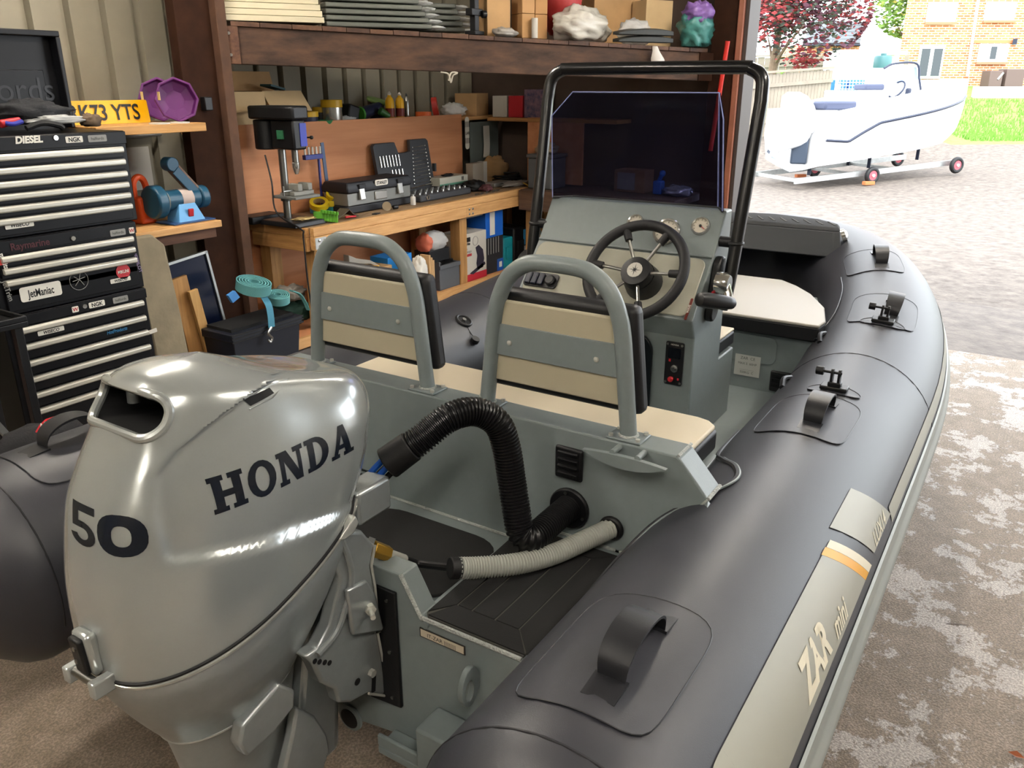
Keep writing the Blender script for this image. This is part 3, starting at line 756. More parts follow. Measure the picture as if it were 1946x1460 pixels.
# port tube inflation valve
vs2 = S_END-SX(1.95); th = 126
tgt = aty(882, 610, 1.75)
def tube_hit(px, py, yt):
    r = ray(px, py); oy, oz = -yt, HC-.62; a = r.y**2+r.z**2; b = 2*(oy*r.y+oz*r.z); c = oy*oy+oz*oz-TR*TR
    t = (-b-math.sqrt(max(0, b*b-4*a*c)))/(2*a); return EYE+r*t
vp = tube_hit(881, 610, 2*YC-.405); vn = (vp-V((vp.x, 2*YC-.405, .62))).normalized()
vv = bp('inflation_valve', B().torus(vp+vn*.002, .030, .006, vn, 24, 8).mat(1).cyl(vp-vn*.01, vp+vn*.002, .028).mat(2).cyl(vp, vp+vn*.010, .008), [BLACKP, DARK, STEEL])
vq = tube_hit(901, 650, 2*YC-.405)
bp('valve_cap', B().cyl(vq, vq+vn*.018, .017).mat(1).sweep([vp+vn*.005, (vp+vq)/2+vn*.004, vq+vn*.012], .002, 6), [BLACKP, BLACKP], vv, bevel=.002)

# --- console
prof = [(2.35, .46), (2.35, .955), (2.315, 1.02), (2.465, 1.19), (2.555, 1.325), (2.61, 1.325), (2.61, .46)]
YR, YL = .83, 1.465
con = bp('console', B().ext([V((x, YR, z)) for x, z in prof], Y*(YL-YR)), GREY, bevel=.006, smooth=False)
d2 = V((.15, 0, .17)).normalized(); n2 = V((-d2.z, 0, d2.x)); l2 = math.hypot(.15, .17)
dl = V((2.315, 0, 1.02))
def DP(u, y, h=0): return V((dl.x, y, dl.z))+d2*u+n2*h
pq = [(u-l2/2+.0, v_) for u, v_ in rrect(l2-.02, YL-YR-.03, .03)]
bp('dash_panel', B().ext([DP(u+l2-.0, (YL+YR)/2+v_, .001) for u, v_ in pq], n2*.006), M('dash_reflection_grey', '#a09f92', .2, var=.03, vscale=8, coat=.5), con, bevel=.004)  # console paint made paler and warmer, with reflected light put into the colour
# switch panel
swp = atp(1029, 533, dl+n2*.007, n2)
def onp(p, u, y, h): return p+d2*u+Y*y+n2*h
sw = bp('switch_panel', B().ext([onp(swp, a, b, .0) for a, b in rrect(.055, .128, .012)], n2*.006), BLACKP, bevel=.001)
for k in range(3): bp('rocker_switch', B().ext([onp(swp, a, b+.046-.024*k, .006) for a, b in rrect(.044, .020, .004)], n2*.009), M('rocker_blue', '#141a2c', .3), sw, bevel=.003)
bp('socket_cap', B().lathe([(.019, 0), (.019, .008), (.014, .012)], onp(swp, 0, -.037, .006), n2, 16), BLACKP, sw)
# gauges on the upper panel
d3 = V((.09, 0, .135)).normalized(); n3 = V((-d3.z, 0, d3.x)); ul = V((2.465, 0, 1.19))
GF = M('gauge_face', '#b9b3a4', .4)
for px, py, r in ((1208, 424, .029), (1267, 441, .046), (1332, 431, .031)):
    g = atp(px, py, ul, n3); go = bp('gauge', B().lathe([(r, 0), (r, .007), (r*.92, .011), (r*.80, .009), (r*.78, .004)], g, n3, 32).mat(1).cyl(g+n3*.0042, g+n3*.005, r*.78, n=28), [M('gauge_rim', '#c8c8c4', .15, .75), GF], ang=40)
    a = .8; e = (Y*math.cos(a)+d3*math.sin(a)); bp('needle', B().cyl(g+n3*.006, g+n3*.006+(-Y*.8+d3*-.5)*r*.6, .0012, n=6), REDP, go)
    bp('needle_hub', B().cyl(g+n3*.005, g+n3*.009, r*.14), BLACKP, go)
    tk = B()
    for i in range(9):
        a = math.radians(-30+30*i); e = Y*math.cos(a)+d3*math.sin(a); tk.cyl(g+n3*.0055+e*r*.62, g+n3*.0055+e*r*.74, .0008, n=4)
    bp('gauge_marks', tk, INK, go)
# trim seam between panels
bp('panel_trim', B().sweep([V((2.463, YR+.004, 1.192)), V((2.463, YL-.004, 1.192))], .004, 8), GREY, con)
# red maker badge
bc = atp(1309, 588, dl+n2*.006, n2)
bd_ = bp('maker_badge', B().ext([onp(bc, a, b, 0) for a, b in rrect(.075, .008, .003)], n2*.002), M('badge_red', '#6a2a22', .4), con)
bp('badge_letters', B().text('WAVE', onp(bc, 0, 0, .0021), d2, Y, .007, bold=.03), INKW, bd_)
# ignition panel
ic = V((2.3495, .889, .866)); ig = bp('ignition_panel', B().ext([ic+Y*a+Z*b for a, b in rrect(.060, .142, .006)], -X*.006), BLACKP, bevel=.001)
for a in (-.024, .024):
    for b in (-.063, .063): bp('screw', B().cyl(ic+V((-.006, a, b)), ic+V((-.008, a, b)), .004), STEEL, ig)
bp('lettering', B().text('HONDA', ic+V((-.0065, 0, .063)), -Y, Z, .005, bold=.02), INKW, ig)
bp('display', B().ext([ic+V((-.006, a, b+.035)) for a, b in rrect(.042, .034, .003)], -X*.001), M('display_dark', '#0a0c12', .15), ig)
bp('key_switch', B().lathe([(.012, 0), (.012, .006), (.007, .008), (.006, .014)], ic+V((-.006, -.004, -.015)), -X, 16), STEEL, ig)
bp('kill_switch', B().lathe([(.009, 0), (.009, .008), (.006, .010)], ic+V((-.006, .006, -.052)), -X, 14), REDP, ig)
bp('warning_light', B().box(ic+V((-.0065, .014, .010)), (.001, .007, .009)).box(ic+V((-.0065, -.018, -.05)), (.001, .006, .007)), REDP, ig)
# black hatch on the pedestal
bp('pedestal_hatch', B().ext([V((2.3495, 1.088+a, .80+b)) for a, b in rrect(.25, .30, .06)], -X*.012), M('hatch_black', '#0e1418', .3), con, bevel=.003)
# --- steering wheel
wc = V((2.30, 1.020, 1.160)); wa = V((-.80, 0, .60)).normalized(); wu = V((.60, 0, .80))
sw_ = bp('steering_wheel', B().torus(wc, .156, .0165, wa, 56, 14), M('wheel_foam', '#17171a', .6, bump=.05, bscale=500))
hubm = bp('wheel_hub', B().lathe([(.050, -.05), (.050, -.005), (.047, .008), (.030, .012)], wc-wa*.01, wa, 28), BLACKP, sw_)
bp('hub_badge', B().cyl(wc-wa*.01+wa*.0121, wc-wa*.01+wa*.0135, .025), M('hub_silver', '#c8c6be', .35, .6), sw_)
star = B(); hc_ = wc+wa*.0038
for i in range(8):
    a = math.pi*2*i/8; e = Y*math.cos(a)+wu*math.sin(a); f_ = Y*math.cos(a+.4)+wu*math.sin(a+.4)
    L_ = .022 if i % 2 == 0 else .013
    star.add([hc_+e*L_, hc_+f_*.004, hc_, hc_+(Y*math.cos(a-.4)+wu*math.sin(a-.4))*.004], [(0, 1, 2, 3)])
bp('hub_emblem', star, INK, sw_)
for k in range(6):
    a = math.radians(70+60*k-5 if k % 2 == 0 else 110+60*(k-1)-5)
    a = math.radians((62, 118, 178, 232, 292, 2)[k]); e = Y*-math.cos(a)+wu*math.sin(a)
    bp('spoke', B().cyl(wc-wa*.015+e*.04, wc+e*.148, .0055, n=10), STEEL, sw_)
    bp('spoke_boot', B().cyl(wc+e*.112-wa*.003, wc+e*.155, .012, .014, 12), MATS['wheel_foam'], sw_)
bp('column', B().lathe([(.062, 0), (.060, .04), (.052, .09)], wc-wa*.125, wa, 24), BLACKP, sw_)
# --- throttle
tc_ = aty(1352, 548, YR-.0005)
th_r = bp('throttle_control', B().ext([tc_+V((a*.9+b*.25, 0, b)) for a, b in rrect(.075, .20, .036)], -Y*.025), BLACKP, bevel=.006)
hub = aty(1366, 538, .790)
bp('lever_hub', B().lathe([(.034, -.006), (.034, .02), (.026, .034)], hub, -Y, 24), CHROME, th_r)
bp('lever_arm', B().sweep([hub-Y*.02, hub+V((-.01, -.035, -.03)), hub+V((-.02, -.04, -.06))], .014, 10), CHROME, th_r)
g0, g1 = aty(1326, 569, .795), aty(1394, 577, .725)
gax = (g1-g0)
rr = [.010, .020, .0235, .0235, .021, .018, .013]
bp('lever_grip', B().sweep([g0+gax*u for u in (0, .04, .2, .5, .8, .95, 1)], rr, 16), M('grip_black', '#161618', .4), th_r)
bp('grip_button', B().cyl(g1, g1+gax.normalized()*.004, .008), STEEL, th_r)
bp('throttle_mark', B().box(hub+V((-.022, .006, -.028)), (.018, .008, .012)), REDP, th_r)
# --- windscreen: tinted panel with two swept wings
def glass():
    m = bpy.data.materials.new('tinted_acrylic'); m.use_nodes = True; nt = m.node_tree; n = nt.nodes
    b = n['Principled BSDF']; b.inputs['Base Color'].default_value = (.010, .011, .025, 1); b.inputs['Roughness'].default_value = .03
    tr = n.new('ShaderNodeBsdfTransparent'); tr.inputs[0].default_value = (.46, .47, .62, 1)
    mx = n.new('ShaderNodeMixShader'); mx.inputs[0].default_value = .25
    nt.links.new(tr.outputs[0], mx.inputs[1]); nt.links.new(b.outputs[0], mx.inputs[2]); nt.links.new(mx.outputs[0], n['Material Output'].inputs[0]); return m
GLASS = glass(); GEDGE = M('acrylic_edge', '#8f97c8', .25)
fx = 2.60
gl0, gr0 = V((fx, 1.405, 1.326)), V((fx, .875, 1.326)); gl1, gr1 = V((fx-.05, 1.39, 1.675)), V((fx-.05, .885, 1.675))
wl0, wr0 = V((2.535, 1.452, 1.326)), V((2.535, .838, 1.326)); wl1, wr1 = V((2.50, 1.440, 1.600)), V((2.50, .848, 1.600))
ws = bp('windscreen', B().ext([gl0, gr0, gr1, gl1], X*.005), GLASS, smooth=False)
bp('windscreen_wing', B().ext([wl0, gl0, gl1, wl1], V((.003, .004, 0))), GLASS, ws, smooth=False)
bp('windscreen_wing', B().ext([gr0, wr0, wr1, gr1], V((.003, -.004, 0))), GLASS, ws, smooth=False)
bp('windscreen_edge', B().sweep([wl0, wl1, gl1, gr1, wr1, wr0], .0022, 6), GEDGE, ws)
bp('windscreen_edge', B().sweep([gr0, gr1], .003, 6), GEDGE, ws)
bp('windscreen_seat', B().sweep([wl0, gl0, gr0, wr0], .005, 6), BLACKP, ws)
# --- roll bar
yl, yr = 1.505, .780
pth = [V((2.475, yr+.014, 1.03)), V((2.487, yr, 1.12)), V((2.56, yr-.006, 1.45)), V((2.60, yr-.010, 1.65)), V((2.612, yr-.002, 1.715)), V((2.617, yr+.035, 1.743)), V((2.617, yr+.10, 1.748))]
pth2 = [V((p.x, yl+yr-p.y, p.z)) for p in reversed(pth)]
rbn = bp('roll_bar', B().sweep(bez(pth[:4], 30)[:-1]+bez(pth[3:]+pth2[:4], 44)[:-1]+bez(pth2[3:], 30), .0205, 16), BAR)
for yb, s in ((yr, 1), (yl, -1)):
    bp('bar_clamp', B().cyl((2.515, yb+s*.004, 1.235), (2.515, yb+s*.05, 1.235), .017).torus((2.513, yb, 1.235), .021, .006, Z), BLACKP, rbn)
# small trolley under the boat
t = thing('launch_trolley', 'galvanised trolley frame under the grey inflatable boat', 'trolley', (2.6, YC, 0))
part('beam', B().bb((1.25, YC-.04, .18), (4.6, YC+.04, .26)), GALV, t, .004)
part('axle', B().bb((2.2, .55, .18), (2.28, 2*YC-.55, .24)), GALV, t, .004)
for yy in (.62, 2*YC-.62):
    w_ = part('wheel', B().torus((2.24, yy, .2), .145, .053, Y, 28, 10), RUBBER, t)
    part('rim', B().cyl((2.24, yy-.04, .2), (2.24, yy+.04, .2), .10), GALV, w_)
for xx in (1.5, 3.2):
    part('bunk', B().bb((xx, .8, .262), (xx+.08, 2*YC-.8, .298)), PINEY, t, .004)
# ============================================================ THE OUTBOARD MOTOR
SILV = M('motor_silver', '#aeb3b2', .22, .5, coat=.8, var=.015, vscale=300)
SILVD = M('motor_cast_silver', '#a4aaab', .32, .6, var=.04, vscale=60)
motor = thing('outboard_motor', 'silver outboard motor with black lettering clamped to the boat stern', 'outboard motor', (.85, YC, .1))
def mp(name, b, m, par=motor, **k): return part(name, b, m, par, **k)
LEV = [ # xa, xf, half width, z aft, z fore, tilt power, exponent
 (.557, 1.100, .163, .790, .955, 1.7, 3.0),
 (.556, 1.122, .172, .860, 1.000, 1.4, 3.0),
 (.560, 1.138, .177, .930, 1.040, 1.2, 3.0),
 (.572, 1.146, .178, 1.000, 1.070, 1.0, 3.0),
 (.590, 1.150, .176, 1.065, 1.095, 1.0, 3.1),
 (.618, 1.150, .170, 1.120, 1.113, 1.0, 3.1),
 (.645, 1.147, .160, 1.165, 1.130, 1.0, 3.2),
 (.664, 1.140, .148, 1.205, 1.146, 1.0, 3.3),
 (.678, 1.130, .136, 1.238, 1.160, 1.0, 3.3),
 (.694, 1.115, .124, 1.258, 1.170, 1.0, 3.2),
 (.722, 1.090, .105, 1.270, 1.178, 1.0, 3.0),
 (.770, 1.040, .072, 1.275, 1.188, 1.0, 2.6),
 (.830, .980, .030, 1.270, 1.205, 1.0, 2.2)]
def lerp_lev(L, u):
    n = len(L)-1; k = min(int(u*n), n-1); t = u*n-k
    P = [L[max(k-1, 0)], L[k], L[k+1], L[min(k+2, n)]]
    return [.5*(2*P[1][i]+(P[2][i]-P[0][i])*t+(2*P[0][i]-5*P[1][i]+4*P[2][i]-P[3][i])*t*t+(3*P[1][i]-P[0][i]-3*P[2][i]+P[3][i])*t**3) for i in range(7)]
def ring(l, n=112):
    xa, xf, w_, za, zf, pw, ex = l; out = []; cx, a = (xa+xf)/2, (xf-xa)/2
    for i in range(n):
        t = 2*math.pi*i/n; c, s = math.cos(t), math.sin(t)
        x = cx+a*math.copysign(abs(c)**(2/ex), c); y = w_*math.copysign(abs(s)**(2/ex), s)
        f = max(0, min(1, (x-xa)/(xf-xa)))
        # plan tapers towards the stern face
        y *= 1-.16*max(0, 1-f/.45)**1.5
        out.append(V((x, YC+y, za+(zf-za)*f**pw)))
    return out
def sst(a, b, x): u = max(0, min(1, (x-a)/(b-a))); return u*u*(3-2*u)
def recess(p):
    d = p.y-YC
    if abs(d) < .07: return p
    z = p.z; x = p.x
    xb = [(1.02, .632), (1.08, .634), (1.133, .652), (1.165, .69), (1.189, .735), (1.205, .775), (1.221, .84), (1.228, .95)]
    if z < 1.02: b = .632
    elif z >= 1.228: return p
    else:
        for (z0, x0), (z1, x1) in zip(xb, xb[1:]):
            if z0 <= z <= z1: b = x0+(x1-x0)*(z-z0)/(z1-z0)
    zl = 1.0-.20*(x-.632)
    k = sst(-.010, .018, x-b)*sst(-.008, .014, z-zl)*(1-sst(.92, 1.08, x)*.75)*sst(.07, .12, abs(d))
    return V((p.x, p.y-math.copysign(.016*k, d), p.z))
NR = 130
rings = [[recess(p) for p in ring(lerp_lev(LEV, i/NR), 180)] for i in range(NR+1)]
cb = B().loft(rings)
cowl_me = cb.mesh('cowling', [SILV, DARK], True, 50)
tmp = bpy.data.objects.new('tmp_cowl', cowl_me); COL.objects.link(tmp)
# rear air scoop, cut out of the cowling
def scoop(dy, dz, r, x0, x1):
    dirv = V((1, 0, -.22)).normalized(); up = V((.22, 0, 1)).normalized(); c = V((.672, YC+.004, 1.218))
    return B().loft([[c+dirv*(x)+Y*(u*k)+up*(v_*k+ (.0 if x < 0 else 0)) for u, v_ in rrect(dy, dz, r, 6)] for x, k in ((x0, 1.06), (-.002, 1.0), (x1, .82))])
cut_me = scoop(.186, .066, .030, -.12, .17).mesh('cut', [DARK])
cut = bpy.data.objects.new('tmp_cut', cut_me); COL.objects.link(cut)
md = tmp.modifiers.new('b', 'BOOLEAN'); md.object = cut; md.operation = 'DIFFERENCE'; md.solver = 'EXACT'; md.material_mode = 'TRANSFER'
bpy.context.view_layer.update()
dg = bpy.context.evaluated_depsgraph_get()
new = bpy.data.meshes.new_from_object(tmp.evaluated_get(dg))
bpy.data.objects.remove(tmp); bpy.data.objects.remove(cut)
new.polygons.foreach_set('use_smooth', [True]*len(new.polygons)); new.set_sharp_from_angle(angle=math.radians(42)); new.name = 'cowling'
cowl = link('cowling', new, motor)
BVH = BVHTree.FromPolygons([p for r in rings for p in r], [f for f in B().loft(rings).f])
c = V((.672, YC+.004, 1.218)); dirv = V((1, 0, -.22)).normalized(); up = V((.22, 0, 1)).normalized()
rim = []
for u, v_ in rrect(.188, .068, .031, 8):
    o = c+Y*u+up*v_-dirv*.2; h = BVH.ray_cast(o, dirv); rim.append((h[0] if h[0] else c+Y*u+up*v_)-dirv*.0005)
mp('scoop_rim', B().sweep(rim, .008, 10, closed=True), SILV, cowl)
mp('scoop_pin', B().cyl(V((.74, YC+.065, 1.235)), V((.74, YC+.065, 1.195)), .010, .012), SILVD, cowl)
def proj(poly2d, org, xd, yd, d, off=.0007, dist=.3, sub=6):
    """flat outline pieces (quads) laid onto the cowling along d"""
    b = B(); xd, yd, d = V(xd).normalized(), V(yd).normalized(), V(d).normalized()
    for q in poly2d:
        g = []
        for i in range(sub+1):
            row = []
            for j in range(sub+1):
                u, v_ = i/sub, j/sub
                x = (q[0][0]*(1-u)+q[1][0]*u)*(1-v_)+(q[3][0]*(1-u)+q[2][0]*u)*v_
                y = (q[0][1]*(1-u)+q[1][1]*u)*(1-v_)+(q[3][1]*(1-u)+q[2][1]*u)*v_
                o = V(org)+xd*x+yd*y-d*dist; h = BVH.ray_cast(o, d)
                row.append((h[0]+h[1]*(off if h[1].dot(d) < 0 else -off)) if h[0] else o+d*dist)
            g.append(row)
        b.grid(g)
    return b
def Q(x0, y0, x1, y1): return [(x0, y0), (x1, y0), (x1, y1), (x0, y1)]
def ringq(cx, cy, rx, ry, ix, iy, a0=0, a1=360, n=16, ex=2.0):
    out = []
    P = lambda a, r1, r2: (cx+r1*math.copysign(abs(math.cos(a))**(2/ex), math.cos(a)), cy+r2*math.copysign(abs(math.sin(a))**(2/ex), math.sin(a)))
    for i in range(n):
        a, b = math.radians(a0+(a1-a0)*i/n), math.radians(a0+(a1-a0)*(i+1)/n)
        out.append([P(a, rx, ry), P(b, rx, ry), P(b, ix, iy), P(a, ix, iy)])
    return out
def L_H(): return [Q(.10, 0, .38, 1), Q(.72, 0, 1.0, 1), Q(.38, .40, .72, .58), Q(0, 0, .48, .14), Q(0, .86, .48, 1), Q(.62, 0, 1.1, .14), Q(.62, .86, 1.1, 1)], 1.1
def L_O(): return ringq(.52, .5, .52, .53, .25, .36, n=20), 1.04
def L_N(): return [Q(.10, 0, .28, 1), Q(.84, 0, 1.0, 1), [(.10, 1), (.44, 1), (1.0, 0), (.70, 0)], Q(0, 0, .40, .14), Q(0, .86, .34, 1), Q(.70, .86, 1.12, 1)], 1.12
def L_D(): return [Q(.10, 0, .38, 1), Q(0, 0, .40, .14), Q(0, .86, .40, 1)]+ringq(.40, .5, .62, .5, .32, .36, -90, 90, 12), 1.02
def L_A(): return [[(.08, 0), (.26, 0), (.66, 1), (.46, 1)], [(.72, 0), (1.04, 0), (.72, 1), (.46, 1)], Q(.30, .26, .80, .40), Q(0, 0, .40, .13), Q(.60, 0, 1.14, .13)], 1.14
pcs = []; xx = 0
for fn in (L_H, L_O, L_N, L_D, L_A):
    q, wd = fn(); pcs += [[(x+xx, y) for x, y in p] for p in q]; xx += wd+.10
tot = xx-.10; H_ = .060; K_ = .305/tot
pcs = [[((x-tot/2)*K_, (y-.5)*H_) for x, y in p] for p in pcs]
BLK = M('decal_navy_black', '#0c1420', .25, coat=.5)
hc = (aty(405, 960, 1.0)+aty(672, 845, 1.0))/2
mp('maker_lettering', proj(pcs, (hc.x+.012, .9, hc.z+.006), X, Z, Y), BLK, cowl, ang=180)
pcs2 = [[(x, y) for x, y in p] for p in pcs]
mp('maker_lettering', proj(pcs2, (hc.x+.002, 2*YC-.9, hc.z+.004), -X, Z, -Y), BLK, cowl, ang=180)
L5 = [Q(.0, .82, .72, 1), Q(.0, .48, .20, .9)]+ringq(.33, .30, .40, .30, .18, .14, -170, 100, 14)+[Q(.0, .44, .35, .60)]
L0 = ringq(1.46, .5, .66, .52, .26, .26, n=24, ex=2.4)
num = [[((x-.86)*.062, (y-.5)*.060) for x, y in p] for p in L5+L0]
ax = V((.66, -.75, 0)).normalized()
mp('power_number', proj(num, atx(206, 985, .62)-V((0, 0, .0)), ax, Z, V((.75, .66, 0)), .0008), BLK, cowl, ang=180)
# shoulder slit vents
for s in (-1, 1):
    q = aty(517, 762, 1.02); pts = [[(-.026, -.006), (.028, -.001), (.024, .009), (-.034, .007)]]
    mp('slit_vent', proj(pts, (q.x, YC+s*.3, q.z), X*(-s), Z, V((0, -s, 0)), .0012), DARK, cowl, ang=180)
    mp('slit_lip', B().sweep([BVH.ray_cast(V((q.x+dx, YC+s*.3, q.z+dz)), V((0, -s, 0)))[0]+V((0, s*.001, 0)) for dx, dz in ((-.036, .010), (.02, .013), (.08, .008), (.02, -.006), (-.03, -.010))], .0016, 6), SILV, cowl)
# black seam gasket
mp('seam_gasket', B().sweep([V((x, y, z)) for x, y, z in [(YC*0+p.x, YC+(p.y-YC)*1.004, p.z-.002) for p in rings[0]]], .0035, 6, closed=True), RUBBER, motor)
# lower cowl
LOW = [(.557, 1.100, .165, .786, .950, 1.7, 3.0), (.560, 1.092, .166, .755, .915, 1.7, 3.0), (.575, 1.07, .160, .715, .865, 1.5, 2.8), (.600, 1.03, .146, .660, .79, 1.4, 2.6), (.628, .985, .120, .610, .70, 1.3, 2.4), (.650, .945, .098, .575, .630, 1.2, 2.3)]
lr = [ring(lerp_lev(LOW, i/30)) for i in range(31)]
low = mp('lower_cowl', B().loft(lr), SILVD, ang=60)
mp('cowl_lip', B().sweep([V((p.x, YC+(p.y-YC)*1.006, p.z-.004)) for p in ring(LOW[0])], .004, 6, closed=True), M('lip_silver', '#c8cbc6', .25, .7), low)
mp('joint_line', B().sweep([V((p.x, YC+(p.y-YC)*1.0, p.z)) for p in lr[-1]], .0025, 6, closed=True), M('joint_silver', '#c2c5c2', .3, .7), low)
# grip tabs under the seam
for tabpx in (((524, 1157), (582, 1103), (584, 1116), (562, 1144), (540, 1157)), ((646, 1027), (676, 980), (683, 993), (673, 1014), (655, 1027))):
    for sg in (0, 1):
        pts = [aty(x_, y_, 1.004) for x_, y_ in tabpx]
        if sg: pts = [V((p.x, 2*YC-p.y, p.z)) for p in pts]
        mp('grip_tab', B().ext(pts, Y*(.02 if sg == 0 else -.02)), M('lens_silver', '#c6c8c2', .3, .5), low, bevel=.003)
# midsection leg
LEG = [(.655, .940, .094, .572, .626, 1, 2.3), (.665, .93, .080, .52, .55, 1, 2.3), (.675, .92, .064, .45, .46, 1, 2.2), (.685, .91, .050, .36, .36, 1, 2.2), (.695, .90, .042, .26, .26, 1, 2.1), (.70, .90, .040, .19, .19, 1, 2.1)]
leg = mp('midsection', B().loft([ring(lerp_lev(LEG, i/20), 48) for i in range(21)]), SILVD, ang=60)
mp('cavitation_plate', B().loft([ring((.60, .96, .10, .262, .262, 1, 2.2), 40), ring((.60, .96, .10, .272, .272, 1, 2.2), 40)]), SILVD, leg)
mp('gearcase', B().lathe([(.006, -.02), (.035, .02), (.048, .1), (.05, .2), (.04, .28), (.012, .34)], (.62, YC, .15), X, 24), SILVD, leg)
mp('skeg', B().ext([V((.72, YC-.006, .12)), V((.90, YC-.006, .11)), V((.80, YC-.006, .02)), V((.75, YC-.006, .02))], Y*.012), SILVD, leg, bevel=.003)
pr_ = mp('propeller', B().lathe([(.03, 0), (.036, .04), (.036, .10)], (.53, YC, .15), X, 20), INK, motor)
for k in range(3):
    a = math.radians(90+120*k); e = V((0, math.cos(a), math.sin(a))); f_ = V((0, -math.sin(a), math.cos(a)))
    rows = []
    for i in range(6):
        r_ = .03+.07*i/5; wd = .045*math.sin(math.pi*(.25+.7*i/5)); tw = V((.6, 0, 0))+f_*.8; o = V((.58, YC, .15))+e*r_
        rows.append([o-tw*wd, o-tw*wd+X*.004, o+tw*wd+X*.004, o+tw*wd])
    mp('blade', B().loft(rows), INK, pr_)
# side cover plates of the lower mount
sc = [aty(*q, 1.045) for q in ((455, 1418), (462, 1380), (515, 1320), (530, 1300), (562, 1312), (560, 1345), (520, 1395), (470, 1440))]
mp('mount_cover', B().ext(sc, Y*.03), SILVD, motor, bevel=.006)
sc2 = [V((p.x, 2*YC-p.y, p.z)) for p in sc]
mp('mount_cover', B().ext(sc2, -Y*.03), SILVD, motor, bevel=.006)
mp('swivel_casting', B().loft([[V((x+dx, YC+s*w_, z)) for dx, s in ((0, -1), (.11, -1), (.14, -.5), (.14, .5), (.11, 1), (0, 1))] for x, z, w_ in ((.90, .28, .05), (.91, .45, .06), (.93, .62, .075), (.96, .76, .08), (1.0, .84, .07))]), SILVD, motor, bevel=.01)
mp('swivel_plate', B().ext([aty(*q, 1.075) for q in ((565, 1345), (600, 1362), (622, 1395), (628, 1425), (612, 1475), (560, 1500), (540, 1470), (556, 1400))], Y*.025), SILVD, motor, bevel=.006)
# clamp brackets on the transom, starboard and port
outline = [(640, 1012), (690, 1010), (712, 1036), (705, 1075), (712, 1115), (716, 1160), (728, 1185), (727, 1197), (717, 1203), (727, 1255), (736, 1310), (730, 1322), (700, 1318), (668, 1336), (645, 1338), (638, 1312), (612, 1300), (594, 1262), (580, 1250), (606, 1232), (628, 1190), (642, 1130), (648, 1100), (630, 1060)]
poly = [aty(x_, y_, 1.02) for x_, y_ in outline]
for s in (0, 1):
    f = (lambda p: p) if s == 0 else (lambda p: V((p.x, 2*YC-p.y, p.z)))
    br = mp('clamp_bracket', B().ext([f(p) for p in poly], Y*(.034 if s == 0 else -.034)), SILVD, motor, bevel=.007, seg=3)
    # raised rib and clamp foot bosses
    foot = [aty(x_, y_, 1.018) for x_, y_ in ((652, 1120), (690, 1100), (706, 1125), (722, 1190), (718, 1197), (664, 1205), (658, 1170))]
    mp('clamp_pad', B().ext([f(p) for p in foot], Y*(-.012 if s == 0 else .012)), SILVD, br, bevel=.006)
    rib = [aty(x_, y_, 1.016) for x_, y_ in ((646, 1020), (662, 1060), (668, 1100), (655, 1160), (638, 1205), (604, 1245))]
    mp('casting_rib', B().sweep([f(p) for p in bez(rib, 20)], .007, 8), SILVD, br)
    mp('casting_lip', B().sweep([f(p)-Y*(.001 if s == 0 else -.001) for p in poly[2:13]], .0032, 6), BRIGHT, br)
    for q in ((598, 1257), (607, 1258), (617, 1259), (626, 1260), (712, 1175), (713, 1187)):
        p = f(aty(q[0], q[1], 1.0075 if q[0] > 690 else 1.0195)); mp('hole', B().cyl(p, p-Y*(.0012 if s == 0 else -.0012), .0055), DARK, br)
    p = f(aty(702, 1155, 1.006)); e = Y*(-1 if s == 0 else 1)
    mp('stud', B().cyl(p, p+e*.030-X*.022, .0055).mat(1).cyl(p, p+e*.010-X*.006, .012, n=6), [BRIGHT, BRIGHT], br)
    p = f(aty(704, 1278, 1.0195)); mp('lower_bolt', B().cyl(p, p+e*.010, .009, n=6), BRIGHT, br)
    p = f(aty(710, 1298, 1.0195)); mp('bolt_slot', B().box(p+e*.0006, (.012, .0012, .045), rotm(y=8)), DARK, br)
    p = f(aty(679, 1296, 1.0195)); mp('hole', B().cyl(p, p+e*.0012, .008), DARK, br)
# tilt tube with nut, brass fitting and steel sleeve
p0, p1, p2, p3, p4 = aty(680, 1036, 1.06), aty(703, 1040, 1.045), aty(714, 1044, 1.035), aty(733, 1051, 1.03), aty(768, 1063, 1.03)
tt = mp('tilt_tube', B().cyl(V((p0.x, 2*YC-1.0, p0.z)), p1, .016), SILVD, motor)
mp('tube_nut', B().cyl(p1-(p2-p1)*.7, p1+(p2-p1)*.4, .020, n=6), GALV, tt)
mp('brass_fitting', B().cyl(p1+(p2-p1)*.3, p3+(p3-p2)*.25, .0185, .0175, 6), M('brass', '#b8903a', .28, .8), tt, bevel=.002)
mp('steel_sleeve', B().cyl(p3, p4, .0105), BRIGHT, tt)
# rear latch
lc = V((.556, YC-.0, .845))
lt = mp('cowl_latch', B().box((.550, YC+.0, .838), (.022, .046, .080), rotm(y=-3)), SILV, motor, bevel=.008)
mp('latch_lever', B().box((.536, YC, .838), (.012, .030, .068), rotm(y=-4)), BLACKP, lt, bevel=.004)
for dz in (-.012, .012): mp('latch_screw', B().cyl((.529, YC, .842+dz), (.527, YC, .842+dz), .004), STEEL, lt)
mp('latch_pin', B().cyl((.536, YC-.032, .795), (.536, YC+.032, .795), .008), STEEL, lt)
for dy in (-.036, .036): mp('latch_block', B().box((.548, YC+dy, .790), (.05, .018, .03)), SILV, lt, bevel=.003)
mp('front_grip', B().box((1.152, YC-.03, 1.06), (.018, .07, .07)), BLACKP, motor, bevel=.006)
# steering arm / rigging box at the front of the pan
mp('rigging_box', B().bb((1.05, 1.035, .86), (1.15, 1.095, .935)), SILVD, motor, bevel=.008)
